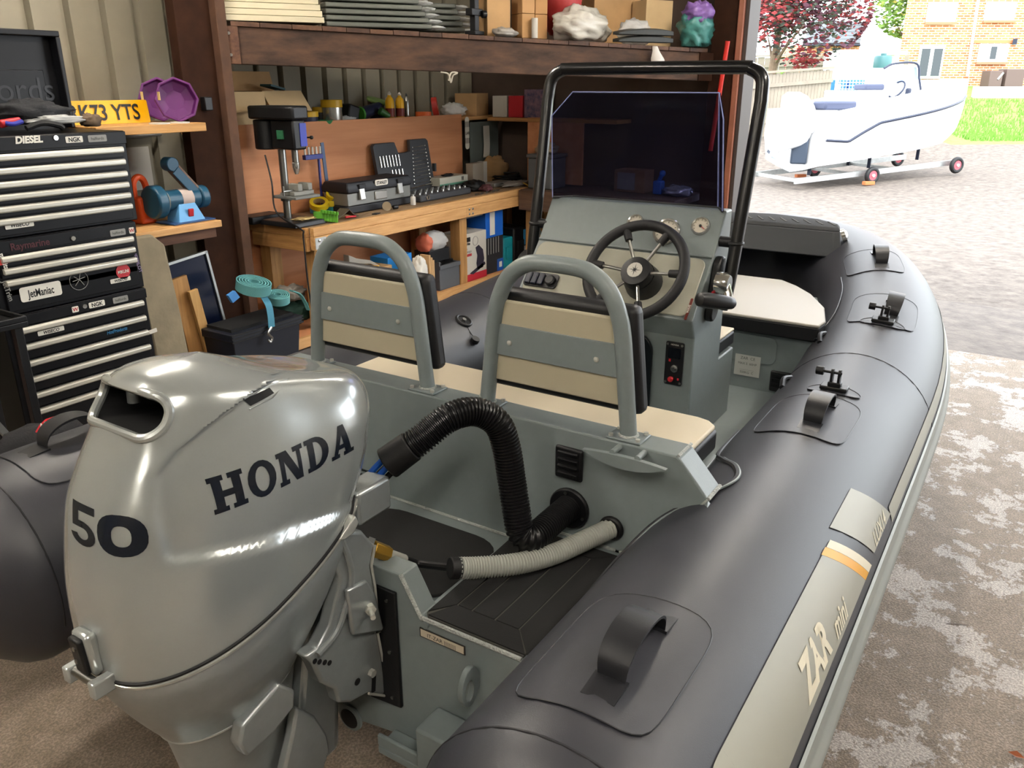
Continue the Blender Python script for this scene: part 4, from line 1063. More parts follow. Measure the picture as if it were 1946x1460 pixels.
# ============================================================ TOOL CHESTS AND LEFT CORNER
from mathutils import noise as mnoise
CHB = M('chest_black', '#0b0c10', .4, spec=.35)
HAND = M('handle_alu', '#c4c2b8', .32, .35)
def rc(x0, y0, x1, y1, y): a, b = aty(x0, y1, y), aty(x1, y0, y); return a.x, b.x, a.z, b.z
def blob(c, size, seed=0, amp=.25, n=18, freq=2.5, flat=True):
    b = B(); c = V(c); rings = []
    for k in range(1, n):
        ph = math.pi*k/n; r = []
        for i in range(n+6):
            t = 2*math.pi*i/(n+6); d = V((math.sin(ph)*math.cos(t), math.sin(ph)*math.sin(t), math.cos(ph)))
            f = 1+amp*mnoise.noise(d*freq+V((seed*7.3, seed*3.1, 0)))+amp*.5*mnoise.noise(d*freq*2.7+V((0, seed*5.7, 1)))
            p = V((d.x*size[0]*f, d.y*size[1]*f, d.z*size[2]*f))
            if flat and p.z < -size[2]*.8: p.z = -size[2]*.8
            r.append(c+p)
        rings.append(r)
    b.soft = True
    return b.loft(rings)
def sticker(par, txt, px, py, y, w_, h_, bgm, tm, size=None, bold=.02, shear=0, roll=0, wide=1.0):
    roll = 0 if abs(roll) < 20 else roll
    c = aty(px, py, y); R = Matrix.Rotation(math.radians(roll), 3, 'Y'); xd, zd = R @ X, R @ Z
    s = None
    if bgm:
        s = part('sticker', B().ext([c+xd*a+zd*b for a, b in rrect(w_, h_, min(w_, h_)*.18)], -Y*.001), bgm, par)
    part('sticker_text', B().text(txt, c-Y*.0012, xd, zd, size or h_*.6, depth=.0004, bold=bold, shear=shear, wide=wide), tm, s or par)
INKR = M('ink_red', '#b23038', .5); INKP = M('ink_maroon', '#4a2026', .5); INKG = M('ink_grey', '#8c8c88', .5); INKB = M('ink_blue', '#2f6f9c', .5)
CY_ = 3.5
def chest(name, label, x0, x1, z0, z1, hz, header, loc):
    t = thing(name, label, 'tool chest', loc)
    part('body', B().bb((x0, CY_+.012, z0), (x1, CY_+.46, z1)), CHB, t, .004)
    tops = [h+.018 for h in hz]; 
    for i, h in enumerate(hz):
        ztop = h+.016; zbot = (hz[i+1]+.020) if i+1 < len(hz) else max(z0+.012, h-.055)
        d = part('drawer', B().bb((x0+.03, CY_, zbot), (x1-.028, CY_+.0115, ztop)), CHB, t, .002)
        part('handle', B().ext([V((x0+.036, CY_-a, h+b)) for a, b in ((-.001, .013), (.012, .013), (.018, .006), (.018, -.008), (.012, -.013), (-.001, -.010))], X*(x1-x0-.068)), HAND, d, .002)
    part('header', B().bb((x0+.004, CY_-.002, header), (x1-.004, CY_+.0115, z1-.003)), CHB, t, .002)
    return t
bot = chest('roller_cabinet', 'black roller cabinet with silver handles, lowest of the tool chests', 1.60, 2.255, .10, .795, [.728, .655, .583, .511, .438, .365, .22], .748, (1.93, 3.73, 0))
for xx_ in (1.66, 2.19):
    for yy in (3.56, 3.9): part('castor', B().torus((xx_, yy, .05), .033, .0165, Y, 18, 8).cyl((xx_, yy-.012, .05), (xx_, yy+.012, .05), .03).bb((xx_-.02, yy-.02, .085), (xx_+.02, yy+.02, .10)), RUBBER, bot)
mid = chest('middle_chest', 'black three-drawer chest with a red round sticker between two others', 1.60, 2.255, .798, 1.108, [1.031, .982, .934], 1.055, (1.93, 3.73, .798))
part('lower_panel', B().bb((1.63, CY_, .815), (2.227, CY_+.0115, .905)), CHB, mid, .002)
top = chest('top_chest', 'black top tool chest with six silver handles and its lid open', 1.605, 2.275, 1.111, 1.505, [1.426, 1.374, 1.322, 1.274, 1.227, 1.178], 1.45, (1.94, 3.73, 1.111))
lid = part('lid', B().bb((1.605, 3.945, 1.50), (2.275, 3.975, 1.925)).bb((1.605, 3.885, 1.90), (2.275, 3.945, 1.925)).bb((2.255, 3.885, 1.508), (2.275, 3.945, 1.90)), CHB, top, .004)
part('lid_panel', B().bb((1.62, 3.938, 1.60), (2.20, 3.944, 1.76)), CHB, lid, .003)
part('lid_letters', B().text('halfords', (2.005, 3.937, 1.68), X, Z, .10, depth=.001, bold=0), M('emboss_grey', '#1a1b1f', .4), lid)
part('lock', B().cyl(aty(105, 262, CY_)-Y*.001, aty(105, 262, CY_)-Y*.007, .010), CHROME, top)
part('lock', B().cyl(aty(138, 453, CY_)-Y*.001, aty(138, 453, CY_)-Y*.007, .010), CHROME, mid)
part('lock', B().cyl(aty(160, 582, CY_)-Y*.001, aty(160, 582, CY_)-Y*.007, .010), CHROME, bot)
F_ = CY_-.003
sticker(top, 'DIESEL', 54, 265, F_, .1, .03, None, INKW, .026, .05, .15, -3)
sticker(top, 'NGK', 141, 265, F_, .075, .026, INKW, INK, .017, .03, 0, -3)
sticker(top, 'halfords', 185, 263, F_, .085, .028, INKG, INK, .013, 0, 0, -3)
sticker(top, 'WISECO', 37, 427, F_, .115, .026, INKW, INK, .014, .03, .2, -4)
sticker(mid, 'Raymarine', 57, 464, F_, .2, .03, None, INKP, .028, .02, 0, -6, .95)
sticker(mid, 'halfords', 224, 442, F_, .075, .028, INKG, INK, .012, 0, 0, -5)
sticker(mid, 'W', 250, 438, F_, .025, .028, INKW, INKR, .016, .03, 0, -5)
sticker(mid, 'JetManiac', 78, 554, F_, .175, .062, INKW, INK, .032, .02, 0, -7, .62)
c = aty(234, 516, F_); s_ = part('sticker', B().cyl(c, c-Y*.001, .035, n=24), INKR, mid); part('sticker_text', B().text('MIKUNI', c-Y*.0015, X, Z, .014, bold=.02, wide=.8), INKW, s_)
sticker(mid, 'WISECO', 229, 532, F_, .1, .020, INKW, INK, .012, .03, .2, -6)
c = aty(150, 533, F_); part('sticker', B().torus(c-Y*.0006, .042, .0012, Y, 28, 5).sweep([c+V((-.02, -.001, .02)), c+V((.005, -.001, 0)), c+V((.02, -.001, -.025))], .0015, 5).sweep([c+V((.01, -.001, .03)), c+V((0, -.001, 0)), c+V((-.02, -.001, -.02))], .0015, 5).sweep([c+V((-.03, -.001, 0)), c+V((.03, -.001, .01))], .0015, 5), INKG, mid)
sticker(mid, 'makita', 8, 497, F_, .022, .10, M('sticker_red', '#c23a3a', .5), INKW, .02, .02, 0, 82, .9)
sticker(mid, 'JETPILOT', 262, 500, F_+.012, .02, .12, None, M('ink_lilac', '#8a7a9c', .5), .016, .02, 0, 80)
sticker(mid, 'JetTrim', 15, 553, F_, .02, .12, None, INKG, .02, .02, 0, 82)
sticker(bot, 'NGK', 184, 578, F_, .075, .026, INKW, INK, .017, .03, 0, -7)
sticker(bot, 'halfords', 229, 569, F_, .075, .028, INKG, INK, .012, 0, 0, -7)
sticker(bot, 'WISECO', 97, 629, F_+.002, .115, .020, INKW, INK, .013, .03, .2, -8)
sticker(bot, 'HotProducts', 222, 628, F_+.002, .13, .020, None, INKB, .017, .02, .2, -8, .8)
sticker(bot, 'WISECO', 281, 633, F_+.014, .02, .10, INKW, INK, .013, .03, .2, 85)
sticker(bot, 'W', 143, 588, F_, .03, .026, INKW, INKR, .016, .03, 0, -7)
# clutter in the open chest
def lug_(x, y): return 1.506
solo('tool_pouch', blob(aty(60, 215, 3.72), (.16, .10, .055), 3, .3), M('black_cloth', '#1b1c20', .8, bump=.4, bscale=40), 'black cloth tool pouch heaped in the open top chest', 'pouch')
solo('plastic_sleeve', blob(aty(110, 228, 3.62)+Z*.0, (.13, .05, .018), 8, .45), CLEAR, 'crumpled clear plastic sleeve on top of the tool chest', 'bag')
solo('red_tool', B().cyl(aty(0, 236, 3.62), aty(38, 228, 3.62), .017, .012), REDP, 'red handled tool lying in the open top chest', 'tool', bevel=.003)
solo('blue_cable', B().sweep(bez([aty(10, 234, 3.58), aty(25, 236, 3.57), aty(42, 231, 3.58)], 12), .009, 8), M('cable_blue', '#2a2f8c', .5), 'short blue cable lying beside the red tool in the chest', 'cable')
solo('brown_glove', blob(aty(172, 232, 3.62)+Z*.005, (.045, .04, .03), 5, .4), M('brown_cloth', '#5c4c3c', .85), 'brown crumpled glove at the right end of the top chest', 'glove')
solo('black_clamp', B().sweep(bez([aty(50, 244, 3.57), aty(80, 234, 3.57), aty(110, 238, 3.57), aty(120, 244, 3.57)], 16), .012, 8), BLACKP, 'black curved clamp lying along the front of the top chest', 'clamp')
# black side table cut by the left edge
t = thing('side_trolley', 'black metal side shelf cut off by the left picture edge', 'trolley', (1.45, 3.2, 0))
part('tray', B().bb((1.05, 3.05, .865), (1.475, 3.42, .885)).bb((1.05, 3.05, .885), (1.475, 3.06, .905)).bb((1.465, 3.06, .885), (1.475, 3.42, .905)), BLACKP, t, .003)
for xx_, yy in ((1.445, 3.08), (1.445, 3.38), (1.07, 3.08), (1.07, 3.38)): part('leg', B().bb((xx_-.015, yy-.015, 0.001), (xx_+.015, yy+.015, .864)), BLACKP, t, .002)
part('back_panel', B().bb((1.1, 3.385, .35), (1.425, 3.395, .8)), M('panel_rose', '#8a6a5c', .7, var=.1, vscale=8), t)
tt_ = thing('tape_coil', 'small silver coil with a blue cap on the side trolley', 'tin', (1.40, 3.17, .885))
for k in range(3): part('disc', B().cyl((1.405, 3.17, .8855+.012*k), (1.405, 3.17, .8955+.012*k), .03-.003*k, n=20), STEEL, tt_, .002)
part('cap', B().ball((1.40, 3.17, .94), .02, 10), M('cap_blue', '#3a86b8', .4), tt_)
solo('steel_bar', B().box(aty(6, 820, 2.75), (.02, .02, .12), rotm(y=-25)).cyl(aty(6, 840, 2.75)-Z*.03, V((aty(6, 840, 2.75).x+.03, 2.75, .0)), .008), GALV, 'bright metal bar leaning at the left picture edge', 'bar')
# black soft bag with a red badge, behind the port handle
t = thing('tool_bag', 'black soft tool bag with a red badge behind the left tube', 'bag', (1.1, 2.35, 0))
pb = aty(100, 800, 2.36)
part('bag_body', blob((1.17, 2.52, .33), (.26, .15, .36), 11, .12, 20), M('black_canvas', '#17171a', .8, bump=.3, bscale=200), t, ang=180)
bc = aty(103, 801, 2.335); rb_ = part('badge', B().ext([bc+X*a+Z*b for a, b in ((-.055, -.016), (.045, -.010), (.05, .012), (-.02, .012), (-.04, .0))], Y*.008), M('badge_bright_red', '#c01828', .4), t)
part('badge_text', B().text('Milwaukee', bc-Y*.001, V((1, 0, .05)), Z, .020, shear=.3, bold=.02, wide=.75), INKW, rb_)
# ---- number plate, purple packs
t = thing('number_plate', 'yellow rear number plate standing on the corner shelf', 'number plate', aty(207, 235, 4.0))
c = V((aty(285, 230, 4.0).x-.245, 4.0, CSZ+.057))
part('plate', B().ext([c+X*a+V((0, .12*b, b)) for a, b in rrect(.49, .111, .008)], Y*.003), M('plate_yellow', '#e0a800', .4), t)
part('plate_letters', B().text('RK73 YTS', c-Y*.003, X, V((0, .12, 1)), .074, bold=.015, wide=.86), INK, t)
PURP = M('purple_pack', '#541558', .5)
for i, (px, py, yy, lab) in enumerate(((304, 192, 4.02, 'purple eight-sided tub leaning behind another on the corner shelf'), (336, 193, 3.86, 'purple eight-sided tub with a small label, nearest the brown post'))):
    t = thing('purple_tub', lab, 'tub', aty(px, py, yy), 'purple tubs')
    c = aty(px, py, yy); c.z = CSZ+.112; d = V((-.35, -1, .15)).normalized()
    part('tub', B().lathe([(.075, -.05), (.112, .0), (.112, .012), (.10, .012), (.095, -.02), (.05, -.03)], c, d, 8, cap=True), PURP, t, .003, smooth=False)
    part('label', B().box(c+V((-.108, -.01, .02)), (.002, .02, .04)), M('label_pale', '#c9b07a', .5), t)
solo('wall_socket', B().box((3.04, 3.905, 1.60), (.05, .04, .07)), BLACKP, 'small black box fixed to the wall above the purple tubs', 'socket', bevel=.005)
for k, (px, sx_) in enumerate(((304, .14), (342, .16))):
    q = aty(px, 240, 3.80); q.z = CSZ
    solo('white_disc_pack', B().cyl(q, q+Z*.006, .05, n=20), PAPER, ('flat white disc lying under the left purple tub', 'flat white disc lying under the right purple tub')[k], 'disc', 'white discs')
# ---- bench grinder with belt arm
gz = GSZ+.001
GTEAL = M('grinder_teal', '#1d4a63', .35); GBLUE = M('grinder_base_blue', '#5c9cd0', .4)
t = thing('bench_grinder', 'teal bench grinder with a raised sanding belt arm', 'grinder', (2.6, 3.84, gz))
gc_ = aty(343, 378, 3.84)
part('motor_body', B().cyl(gc_-X*.10, gc_+X*.10, .052, n=24), GTEAL, t, .006)
part('name_band', B().cyl(gc_-X*.02, gc_+X*.05, .0535, n=24, cap=False), M('band_red_white', '#b8a8a0', .5), t)
wl = gc_-X*.15
part('wheel_guard', B().cyl(wl-X*.03, wl+X*.03, .085, n=24), GTEAL, t, .01)
part('grinding_wheel', B().cyl(wl+V((.031, -.01, 0)), wl+V((.045, -.01, 0)), .055, n=24), M('stone_grey', '#8a867c', .9), t)
part('hub_cover', B().cyl(gc_+X*.10, gc_+X*.15, .06, n=20), GTEAL, t, .008)
a0 = gc_+X*.12; a1 = aty(322, 312, 3.84)
ad = (a1-a0)
part('belt_arm', B().box((a0+a1)/2+Y*.0, (ad.length, .05, .06), Matrix.Rotation(math.atan2(-ad.z, ad.x), 3, 'Y')), M('belt_brown', '#7c6458', .8), t, .012)
part('arm_plate', B().box((a0+a1)/2-Y*.03-Z*.02, (ad.length*.9, .008, .05), Matrix.Rotation(math.atan2(-ad.z, ad.x), 3, 'Y')), GTEAL, t, .003)
part('arm_pulley', B().cyl(a1-Y*.03, a1+Y*.03, .036, n=18), GTEAL, t, .004)
part('base', B().ext([V((gc_.x-.085, 3.76, gz)), V((gc_.x+.085, 3.76, gz)), V((gc_.x+.05, 3.79, gc_.z-.02)), V((gc_.x-.05, 3.79, gc_.z-.02))], Y*.10), GBLUE, t, .004)
part('foot_plate', B().bb((gc_.x-.13, 3.74, gz), (gc_.x+.13, 3.90, gz+.008)), M('base_blue_dark', '#2a4a78', .45), t, .003)
part('switch', B().box((gc_.x, 3.768, gz+.05), (.03, .012, .04), rotm(x=10)), REDP, t, .003)
# orange power tool
t = thing('orange_tool', 'orange power tool with loop handle left of the grinder', 'power tool', (2.48, 3.95, gz))
oc = aty(262, 372, 3.95)
part('body', B().loft([[V((oc.x-.03+dx, 3.90, z)), V((oc.x+w_+dx, 3.90, z)), V((oc.x+w_+dx, 4.0, z)), V((oc.x-.03+dx, 4.0, z))] for z, w_, dx in ((gz, .06, 0), (gz+.08, .05, .0), (gz+.14, .035, -.005))]), ORANGE, t, .012)
part('loop_handle', B().sweep(bez([V((oc.x-.02, 3.95, gz+.13)), V((oc.x-.015, 3.95, gz+.21)), V((oc.x+.02, 3.95, gz+.235)), V((oc.x+.05, 3.95, gz+.20)), V((oc.x+.06, 3.95, gz+.09))], 24), .017, 10), ORANGE, t)
solo('wall_notice', B().bb((aty(268, 330, 4.44).x-.07, 4.436, 1.12), (aty(268, 330, 4.44).x+.07, 4.44, 1.36)), PAPER, 'faded paper notice fixed to the wall beside the grinder', 'notice')
# ---- leaning boards, frame, crate
FX0, FX1 = aty(309, 430, 3.63).x, aty(350, 660, 3.55).x+.03
t = solo('foam_panel', B().loft([[V((x, y, z)) for x, y in ((x0, y0), (x1, y0), (x1, y0+.03), (x0, y0+.03))] for x0, x1, y0, z in ((2.29, FX1, 3.52, 0.0), (2.29, FX1+(FX0-FX1)*.62, 3.58, .60), (2.29, FX0, 3.63, .95), (2.31, FX0-.06, 3.635, 1.01))]), M('foam_cream', '#857a64', .8, var=.18, vscale=7, bump=.2, bscale=30), 'tall worn cream foam panel leaning beside the tool chests', 'panel', bevel=.012)
def leanb(x0, y0, x1, y1, w_, yy):
    a, c = aty(x0, y0, yy), aty(x1, y1, yy); d = (c-a).normalized(); c = a+d*(a.z/-d.z); s = V((d.z, 0, -d.x)); return B().ext([a-s*w_/2, a+s*w_/2, c+s*w_/2, c-s*w_/2], Y*.022)
solo('pine_board', leanb(340, 528, 372, 655, .10, 3.78), PINEZ, 'wider pine board leaning in the corner, behind the narrow one', 'board', bevel=.002)
solo('narrow_board', leanb(368, 552, 398, 660, .055, 3.74), wood('pine_pale', '#cda66c', '#b0864c', 'z'), 'short narrow pine board leaning in front of the wider one', 'board', bevel=.002)
t = thing('solar_panel', 'dark blue glass panel in a thin frame leaning by the post', 'panel', (2.75, 3.88, 0))
part('panel', B().box((2.76, 3.86, .40), (.34, .012, .80), rotm(x=-4, y=-6)), M('solar_blue', '#0f1830', .2), t)
for dx in (-.175, .175): part('frame_side', B().box(V((2.76, 3.855, .40))+rotm(x=-4, y=-6) @ V((dx, 0, 0)), (.014, .026, .82), rotm(x=-4, y=-6)), GALV, t)
part('frame_top', B().box(V((2.76, 3.855, .40))+rotm(x=-4, y=-6) @ V((0, 0, .405)), (.36, .026, .014), rotm(x=-4, y=-6)), GALV, t)
solo('garden_spade', B().cyl(V((3.30, 4.32, .0)), aty(442, 500, 4.3), .017).sweep(bez([aty(442, 500, 4.3), aty(424, 462, 4.3), aty(420, 440, 4.3), aty(436, 433, 4.3), aty(452, 440, 4.3), aty(450, 466, 4.3), aty(442, 500, 4.3)], 24), .013, 8), M('spade_green', '#1f5a48', .45), 'dark green spade handle standing between post and bench', 'spade')
t = thing('storage_crate', 'dark ribbed plastic crate holding teal straps in front of the bench', 'crate', (3.0, 3.6, 0))
x0, x1 = aty(432, 600, 3.52).x, aty(566, 620, 3.52).x
part('tub', B().loft([[V((x0+i, 3.50+i, z)), V((x1-i, 3.50+i, z)), V((x1-i, 3.76-i, z)), V((x0+i, 3.76-i, z))] for z, i in ((.0, .03), (.40, .0), (.40, -.012), (.445, -.012))]), M('crate_dark', '#171b26', .45), t, .006)
for k in range(3): part('rim_rib', B().bb((x0-.016, 3.484, .40+.018*k), (x1+.016, 3.4875, .408+.018*k)), BLACKP, t)
part('contents', B().bb((x0+.02, 3.53, .40), (x1-.02, 3.73, .462)), DARK, t)
STRAP = M('teal_strap', '#5f9ea0', .7, bump=.3, bscale=300)
def roll(c, r, wdt, d, nm, lab, turns=5):
    t = thing(nm, lab, 'strap', c, 'ratchet straps')
    for k in range(turns):
        rr = r*(1-.16*k); d_, a, b = frame(d)
        ringp = [V(c)+(a*math.cos(q)*rr+b*math.sin(q)*rr*.92) for q in [2*math.pi*i/28 for i in range(28)]]
        part('coil', B().loft([[p-d_*wdt/2, p+d_*wdt/2, p+d_*wdt/2+(V(c)-p).normalized()*.006, p-d_*wdt/2+(V(c)-p).normalized()*.006] for p in ringp], closed=True), STRAP, t)
    return t
c1 = aty(482, 545, 3.60); r1 = roll(c1+Z*.005, .10, .055, V((.05, -.25, 1)), 'strap_roll', 'large teal strap roll on top of the crate')
c2 = aty(528, 566, 3.57); r2 = roll(c2+Z*.0, .07, .045, V((-.1, -.2, 1)), 'strap_roll', 'smaller teal strap roll with a loose hooked tail')
S_ = [aty(500, 562, 3.54), aty(510, 580, 3.49), aty(514, 600, 3.475), aty(516, 622, 3.472)]
part('tail', B().loft([[p-X*.022, p+X*.022, p+X*.022-Y*.003, p-X*.022-Y*.003] for p in bez(S_, 12)]), M('strap_blue', '#3f7f98', .7), r2)
hk = [aty(516, 622, 3.47), aty(510, 634, 3.465), aty(517, 642, 3.465), aty(514, 650, 3.465), aty(509, 646, 3.465)]
part('hook', B().sweep(bez(hk, 20), .007, 8), STEEL, r2)
tl = [aty(550, 552, 3.54), aty(565, 558, 3.53), aty(575, 572, 3.52), aty(582, 588, 3.51)]
part('tail', B().loft([[p-Z*.004, p+Z*.004, p+Z*.004-Y*.03, p-Z*.004-Y*.03] for p in bez(tl, 12)]), STRAP, r2)
solo('blue_cloth', B().ext([aty(434, 562, 3.5), aty(447, 553, 3.5), aty(456, 565, 3.5), aty(443, 576, 3.5)], Y*.02), M('cloth_blue', '#3f7fc0', .7), 'small blue cloth square over the left rim of the crate', 'cloth')
# small carton and nets behind
solo('green_net', blob((3.42, 3.84, .36), (.13, .10, .10), 21, .4), M('net_green', '#16382e', .8), 'dark green bundled net on the low shelf behind the straps', 'net')
solo('grey_rag', blob((3.38, 3.80, .49), (.11, .08, .05), 24, .5), M('rag_grey', '#6d675f', .9), 'grey rag lying on top of the green net', 'rag')

# ============================================================ ON THE WORKBENCH
bz = .9015
# drill press
t = thing('drill_press', 'black bench drill press with blue label and steel column', 'drill press', aty(540, 415, 3.85))
dx, _, _, _ = rc(540, 300, 550, 420, 3.86); col = V((aty(545, 390, 3.88).x, 3.88, bz))
part('base', B().loft([[V((col.x-.15, 3.66, z)), V((col.x+.11-i, 3.66+i, z)), V((col.x+.11-i, 3.96-i, z)), V((col.x-.15+i, 3.96-i, z))] for z, i in ((bz, 0), (bz+.025, .006), (bz+.03, .014))]), BLACKP, t, .004)
part('column', B().cyl(col+Z*.03, col+Z*.60, .023, n=24), STEEL, t)
hd = col+Z*.50
part('head', B().box(hd+V((.0, -.07, .02)), (.10, .19, .17)), BLACKP, t, .012)
part('belt_cover', B().loft([[hd+V((-.085, .17-.0, z)), hd+V((-.085, -.13, z)), hd+V((-.06, -.185, z)), hd+V((.06, -.185, z)), hd+V((.085, -.13, z)), hd+V((.085, .17, z))] for z in (.104, .155, .18)]), BLACKP, t, .012)
part('motor', B().cyl(hd+V((0, .12, -.07)), hd+V((0, .12, .10)), .07, n=24), BLACKP, t, .008)
part('switch_box', B().box(hd+V((-.055, -.06, .02)), (.012, .05, .05)), M('switch_green', '#2f6a4a', .4), t, .002)
part('blue_label', B().box(hd+V((.086, -.06, .152)), (.002, .10, .045)).box(hd+V((.025, -.167, .02)), (.05, .004, .13)), M('label_blue', '#20309c', .4), t)
part('quill', B().cyl(hd+V((0, -.11, -.14)), hd+V((0, -.11, -.06)), .020, n=18), STEEL, t)
part('chuck', B().lathe([(.010, -.205), (.017, -.185), (.022, -.165), (.022, -.14), (.018, -.135)], hd+V((0, -.11, 0)), Z, 18), CHROME, t)
for k in range(3):
    a = math.radians(60+120*k); e = V((0, math.cos(a), math.sin(a)))
    part('feed_lever', B().cyl(hd+V((.05, -.05, 0)), hd+V((.10, -.05, 0))+e*.10, .0045, n=8).ball(hd+V((.10, -.05, 0))+e*.105, .012, 10), BLACKP, t)
part('table', B().box(col+V((0, -.09, .165)), (.20, .20, .016)).cyl(col+Z*.13, col+Z*.18, .032), M('table_grey', '#6c6e6c', .5), t, .003)
vz = col.z+.174
vi = thing('machine_vise', 'grey machine vice clamped on the drill press table', 'vice', (col.x, col.y-.1, vz))
part('vise_body', B().box((col.x+.01, col.y-.11, vz+.012), (.16, .08, .024)), M('vice_grey', '#7e7e78', .5), vi, .003)
for ddx in (-.03, .05): part('jaw', B().box((col.x+.01+ddx, col.y-.11, vz+.046), (.035, .085, .042)), MATS['vice_grey'], vi, .004)
part('screw_handle', B().cyl((col.x-.12, col.y-.11, vz+.03), (col.x-.04, col.y-.11, vz+.03), .007).cyl((col.x-.115, col.y-.11, vz+.005), (col.x-.115, col.y-.11, vz+.06), .005), STEEL, vi)
solo('power_cord', B().sweep(bez([hd+V((-.06, .08, -.10)), col+V((-.10, 0, .25)), col+V((-.13, -.05, .08)), V((col.x-.16, 3.60, .905)), V((col.x-.165, 3.585, .86)), V((col.x-.165, 3.58, .6)), V((col.x-.15, 3.57, .30))], 40), .005, 8), RUBBER, 'black power cord hanging from the drill press over the bench edge', 'cord')
solo('swarf_pile', blob((col.x+.0, 3.74, bz+.036), (.07, .05, .007), 31, .6), M('swarf', '#b8a06c', .7), 'small heap of pale shavings on the drill press base', 'shavings')
# try square leaning on the backboard, drill bit rack
a, b_ = aty(612, 274, 4.06), aty(621, 345, 4.06)
solo('steel_square', B().box((a+b_)/2, (.028, .006, (a-b_).length+.02), rotm(y=-math.degrees(math.atan2(b_.x-a.x, a.z-b_.z)))), M('square_blue_steel', '#4a5568', .35, .6), 'blue-grey steel square standing against the plywood by the drill', 'square')
t = thing('bit_rack', 'small blue rack of silver bits beside the drill press', 'rack', aty(594, 300, 4.0))
x0, x1, z0, z1 = rc(578, 278, 610, 306, 4.0)
part('rail', B().box(((x0+x1)/2, 4.0, z0+.02), (x1-x0, .03, .03)).box((x1-.01, 4.02, (bz+z0)/2), (.014, .014, z0-bz)), M('rack_blue', '#2a3580', .4), t, .003)
for k in range(5): part('bit', B().cyl((x0+.012+(x1-x0-.024)*k/4, 4.0, z0+.036), (x0+.012+(x1-x0-.024)*k/4, 4.0, z1), .007, n=10), PAPER, t)
# tape rolls
def tape(px, py, y, r, h, tilt, mt, lab, zb=None, inner=None):
    c = aty(px, py, y); 
    if zb is not None: c.z = zb
    d = V(tilt).normalized(); t = thing('tape_roll', lab, 'tape roll', c, 'tape rolls')
    part('tape', B().lathe([(r*.62, 0), (r, 0), (r, h), (r*.62, h), (r*.62, 0)], c, d, 28, cap=False), mt, t, .001)
    part('core', B().lathe([(r*.60, .001), (r*.615, .001), (r*.615, h-.001), (r*.60, h-.001), (r*.60, .001)], c, d, 28, cap=False), M('core_card', '#9a8058', .8), t)
TY, TT = M('tape_yellow', '#d2b81e', .45), M('tape_teal', '#2c8a94', .45)
tape(634, 372, 3.95, .06, .04, (0, 0, 1), TT, 'teal tape roll under the yellow rolls by the toolbox', bz)
tape(603, 372, 4.02, .055, .04, (0, 0, 1), M('tape_blue', '#3a7fa8', .45), 'blue tape roll behind the drill press table', bz)
tape(629, 362, 3.95, .048, .036, (0, 0, 1), TY, 'flat yellow tape roll stacked on the teal roll', bz+.042)
tape(629, 345, 3.95, .042, .034, (-.35, -.55, .75), TY, 'tilted yellow tape roll on top of the stack', bz+.10)
tape(604, 358, 3.98, .062, .035, (-.3, -.35, .9), TY, 'large yellow tape roll leaning beside the drill vice', bz+.048)
# black flat case behind the drill, green clips, leather scrap
solo('flat_case', B().bb((aty(473, 405, 4.0).x, 3.975, bz), (aty(535, 405, 4.0).x, 4.11, bz+.045)), BLACKP, 'flat black plastic case left of the drill column', 'case', bevel=.006)
t = thing('clip_stack', 'stack of bright green plastic clips at the bench front', 'clips', aty(612, 412, 3.70))
for k in range(6): part('clip', B().box((aty(604, 400, 3.70).x+.013*k, 3.70-.012*k, bz+.028+.003*(5-k)), (.012, .06, .054), rotm(z=20, y=8)).box((aty(604, 400, 3.70).x+.013*k, 3.665-.012*k, bz+.058+.003*(5-k)), (.010, .02, .02)), M('clip_green', '#5a9e30', .4), t, .002)
solo('leather_scrap', B().loft([[V((aty(x_, y_, 3.70).x, yy, zz)) for yy in (3.66, 3.74)]+[V((aty(x_, y_, 3.70).x, yy, zz+.006)) for yy in (3.74, 3.66)] for x_, y_, zz in ((632, 400, bz+.012), (645, 400, bz+.03), (655, 395, bz+.055), (662, 402, bz+.025), (673, 410, bz+.005))]), M('leather_dark', '#4a4234', .7), 'folded dark leather scrap beside the green clips', 'scrap')
solo('red_marker', B().cyl(aty(657, 413, 3.66)*1.0, aty(676, 411, 3.66), .006), REDP, 'small red marker lying at the bench front edge', 'marker')
# toolbox
t = thing('toolbox', 'black and grey toolbox with a white name label on the bench', 'toolbox', aty(715, 395, 3.9))
x0, x1 = aty(662, 398, 3.78).x, aty(782, 380, 3.78).x
part('tub', B().bb((x0, 3.78, bz), (x1, 4.0, bz+.05)), M('box_black', '#14161c', .5), t, .008)
part('metal_band', B().bb((x0+.004, 3.784, bz+.051), (x1-.004, 3.996, bz+.13)), M('box_grey_metal', '#7f807c', .4, .5), t, .004)
lidb = part('lid', B().loft([[V((x0-i, 3.775-i, z)), V((x1+i, 3.775-i, z)), V((x1+i, 4.005+i, z)), V((x0-i, 4.005+i, z))] for z, i in ((bz+.131, .0), (bz+.165, .004), (bz+.20, -.012))]), MATS['box_black'], t, .008)
for fx_ in (.2, .8):
    part('latch', B().box((x0+(x1-x0)*fx_, 3.772, bz+.12), (.05, .016, .075), rotm(x=-8)), M('latch_silver', '#aaa9a4', .3, .7), t, .004)
    part('latch_hinge', B().box((x0+(x1-x0)*fx_, 3.768, bz+.17), (.065, .014, .03)), MATS['box_black'], t, .003)
part('front_plate', B().box((x0+(x1-x0)*.5, 3.778, bz+.095), (.12, .010, .055)), MATS['latch_silver'], t, .008)
nl = part('name_label', B().ext([V((x0+(x1-x0)*.5+a, 3.766, bz+.178+b)) for a, b in rrect(.125, .038, .011)], Y*.006), INKW, t)
part('label_text', B().text('STANLEY', (x0+(x1-x0)*.5, 3.7655, bz+.178), X, Z, .021, bold=.03, wide=.85), INK, nl)
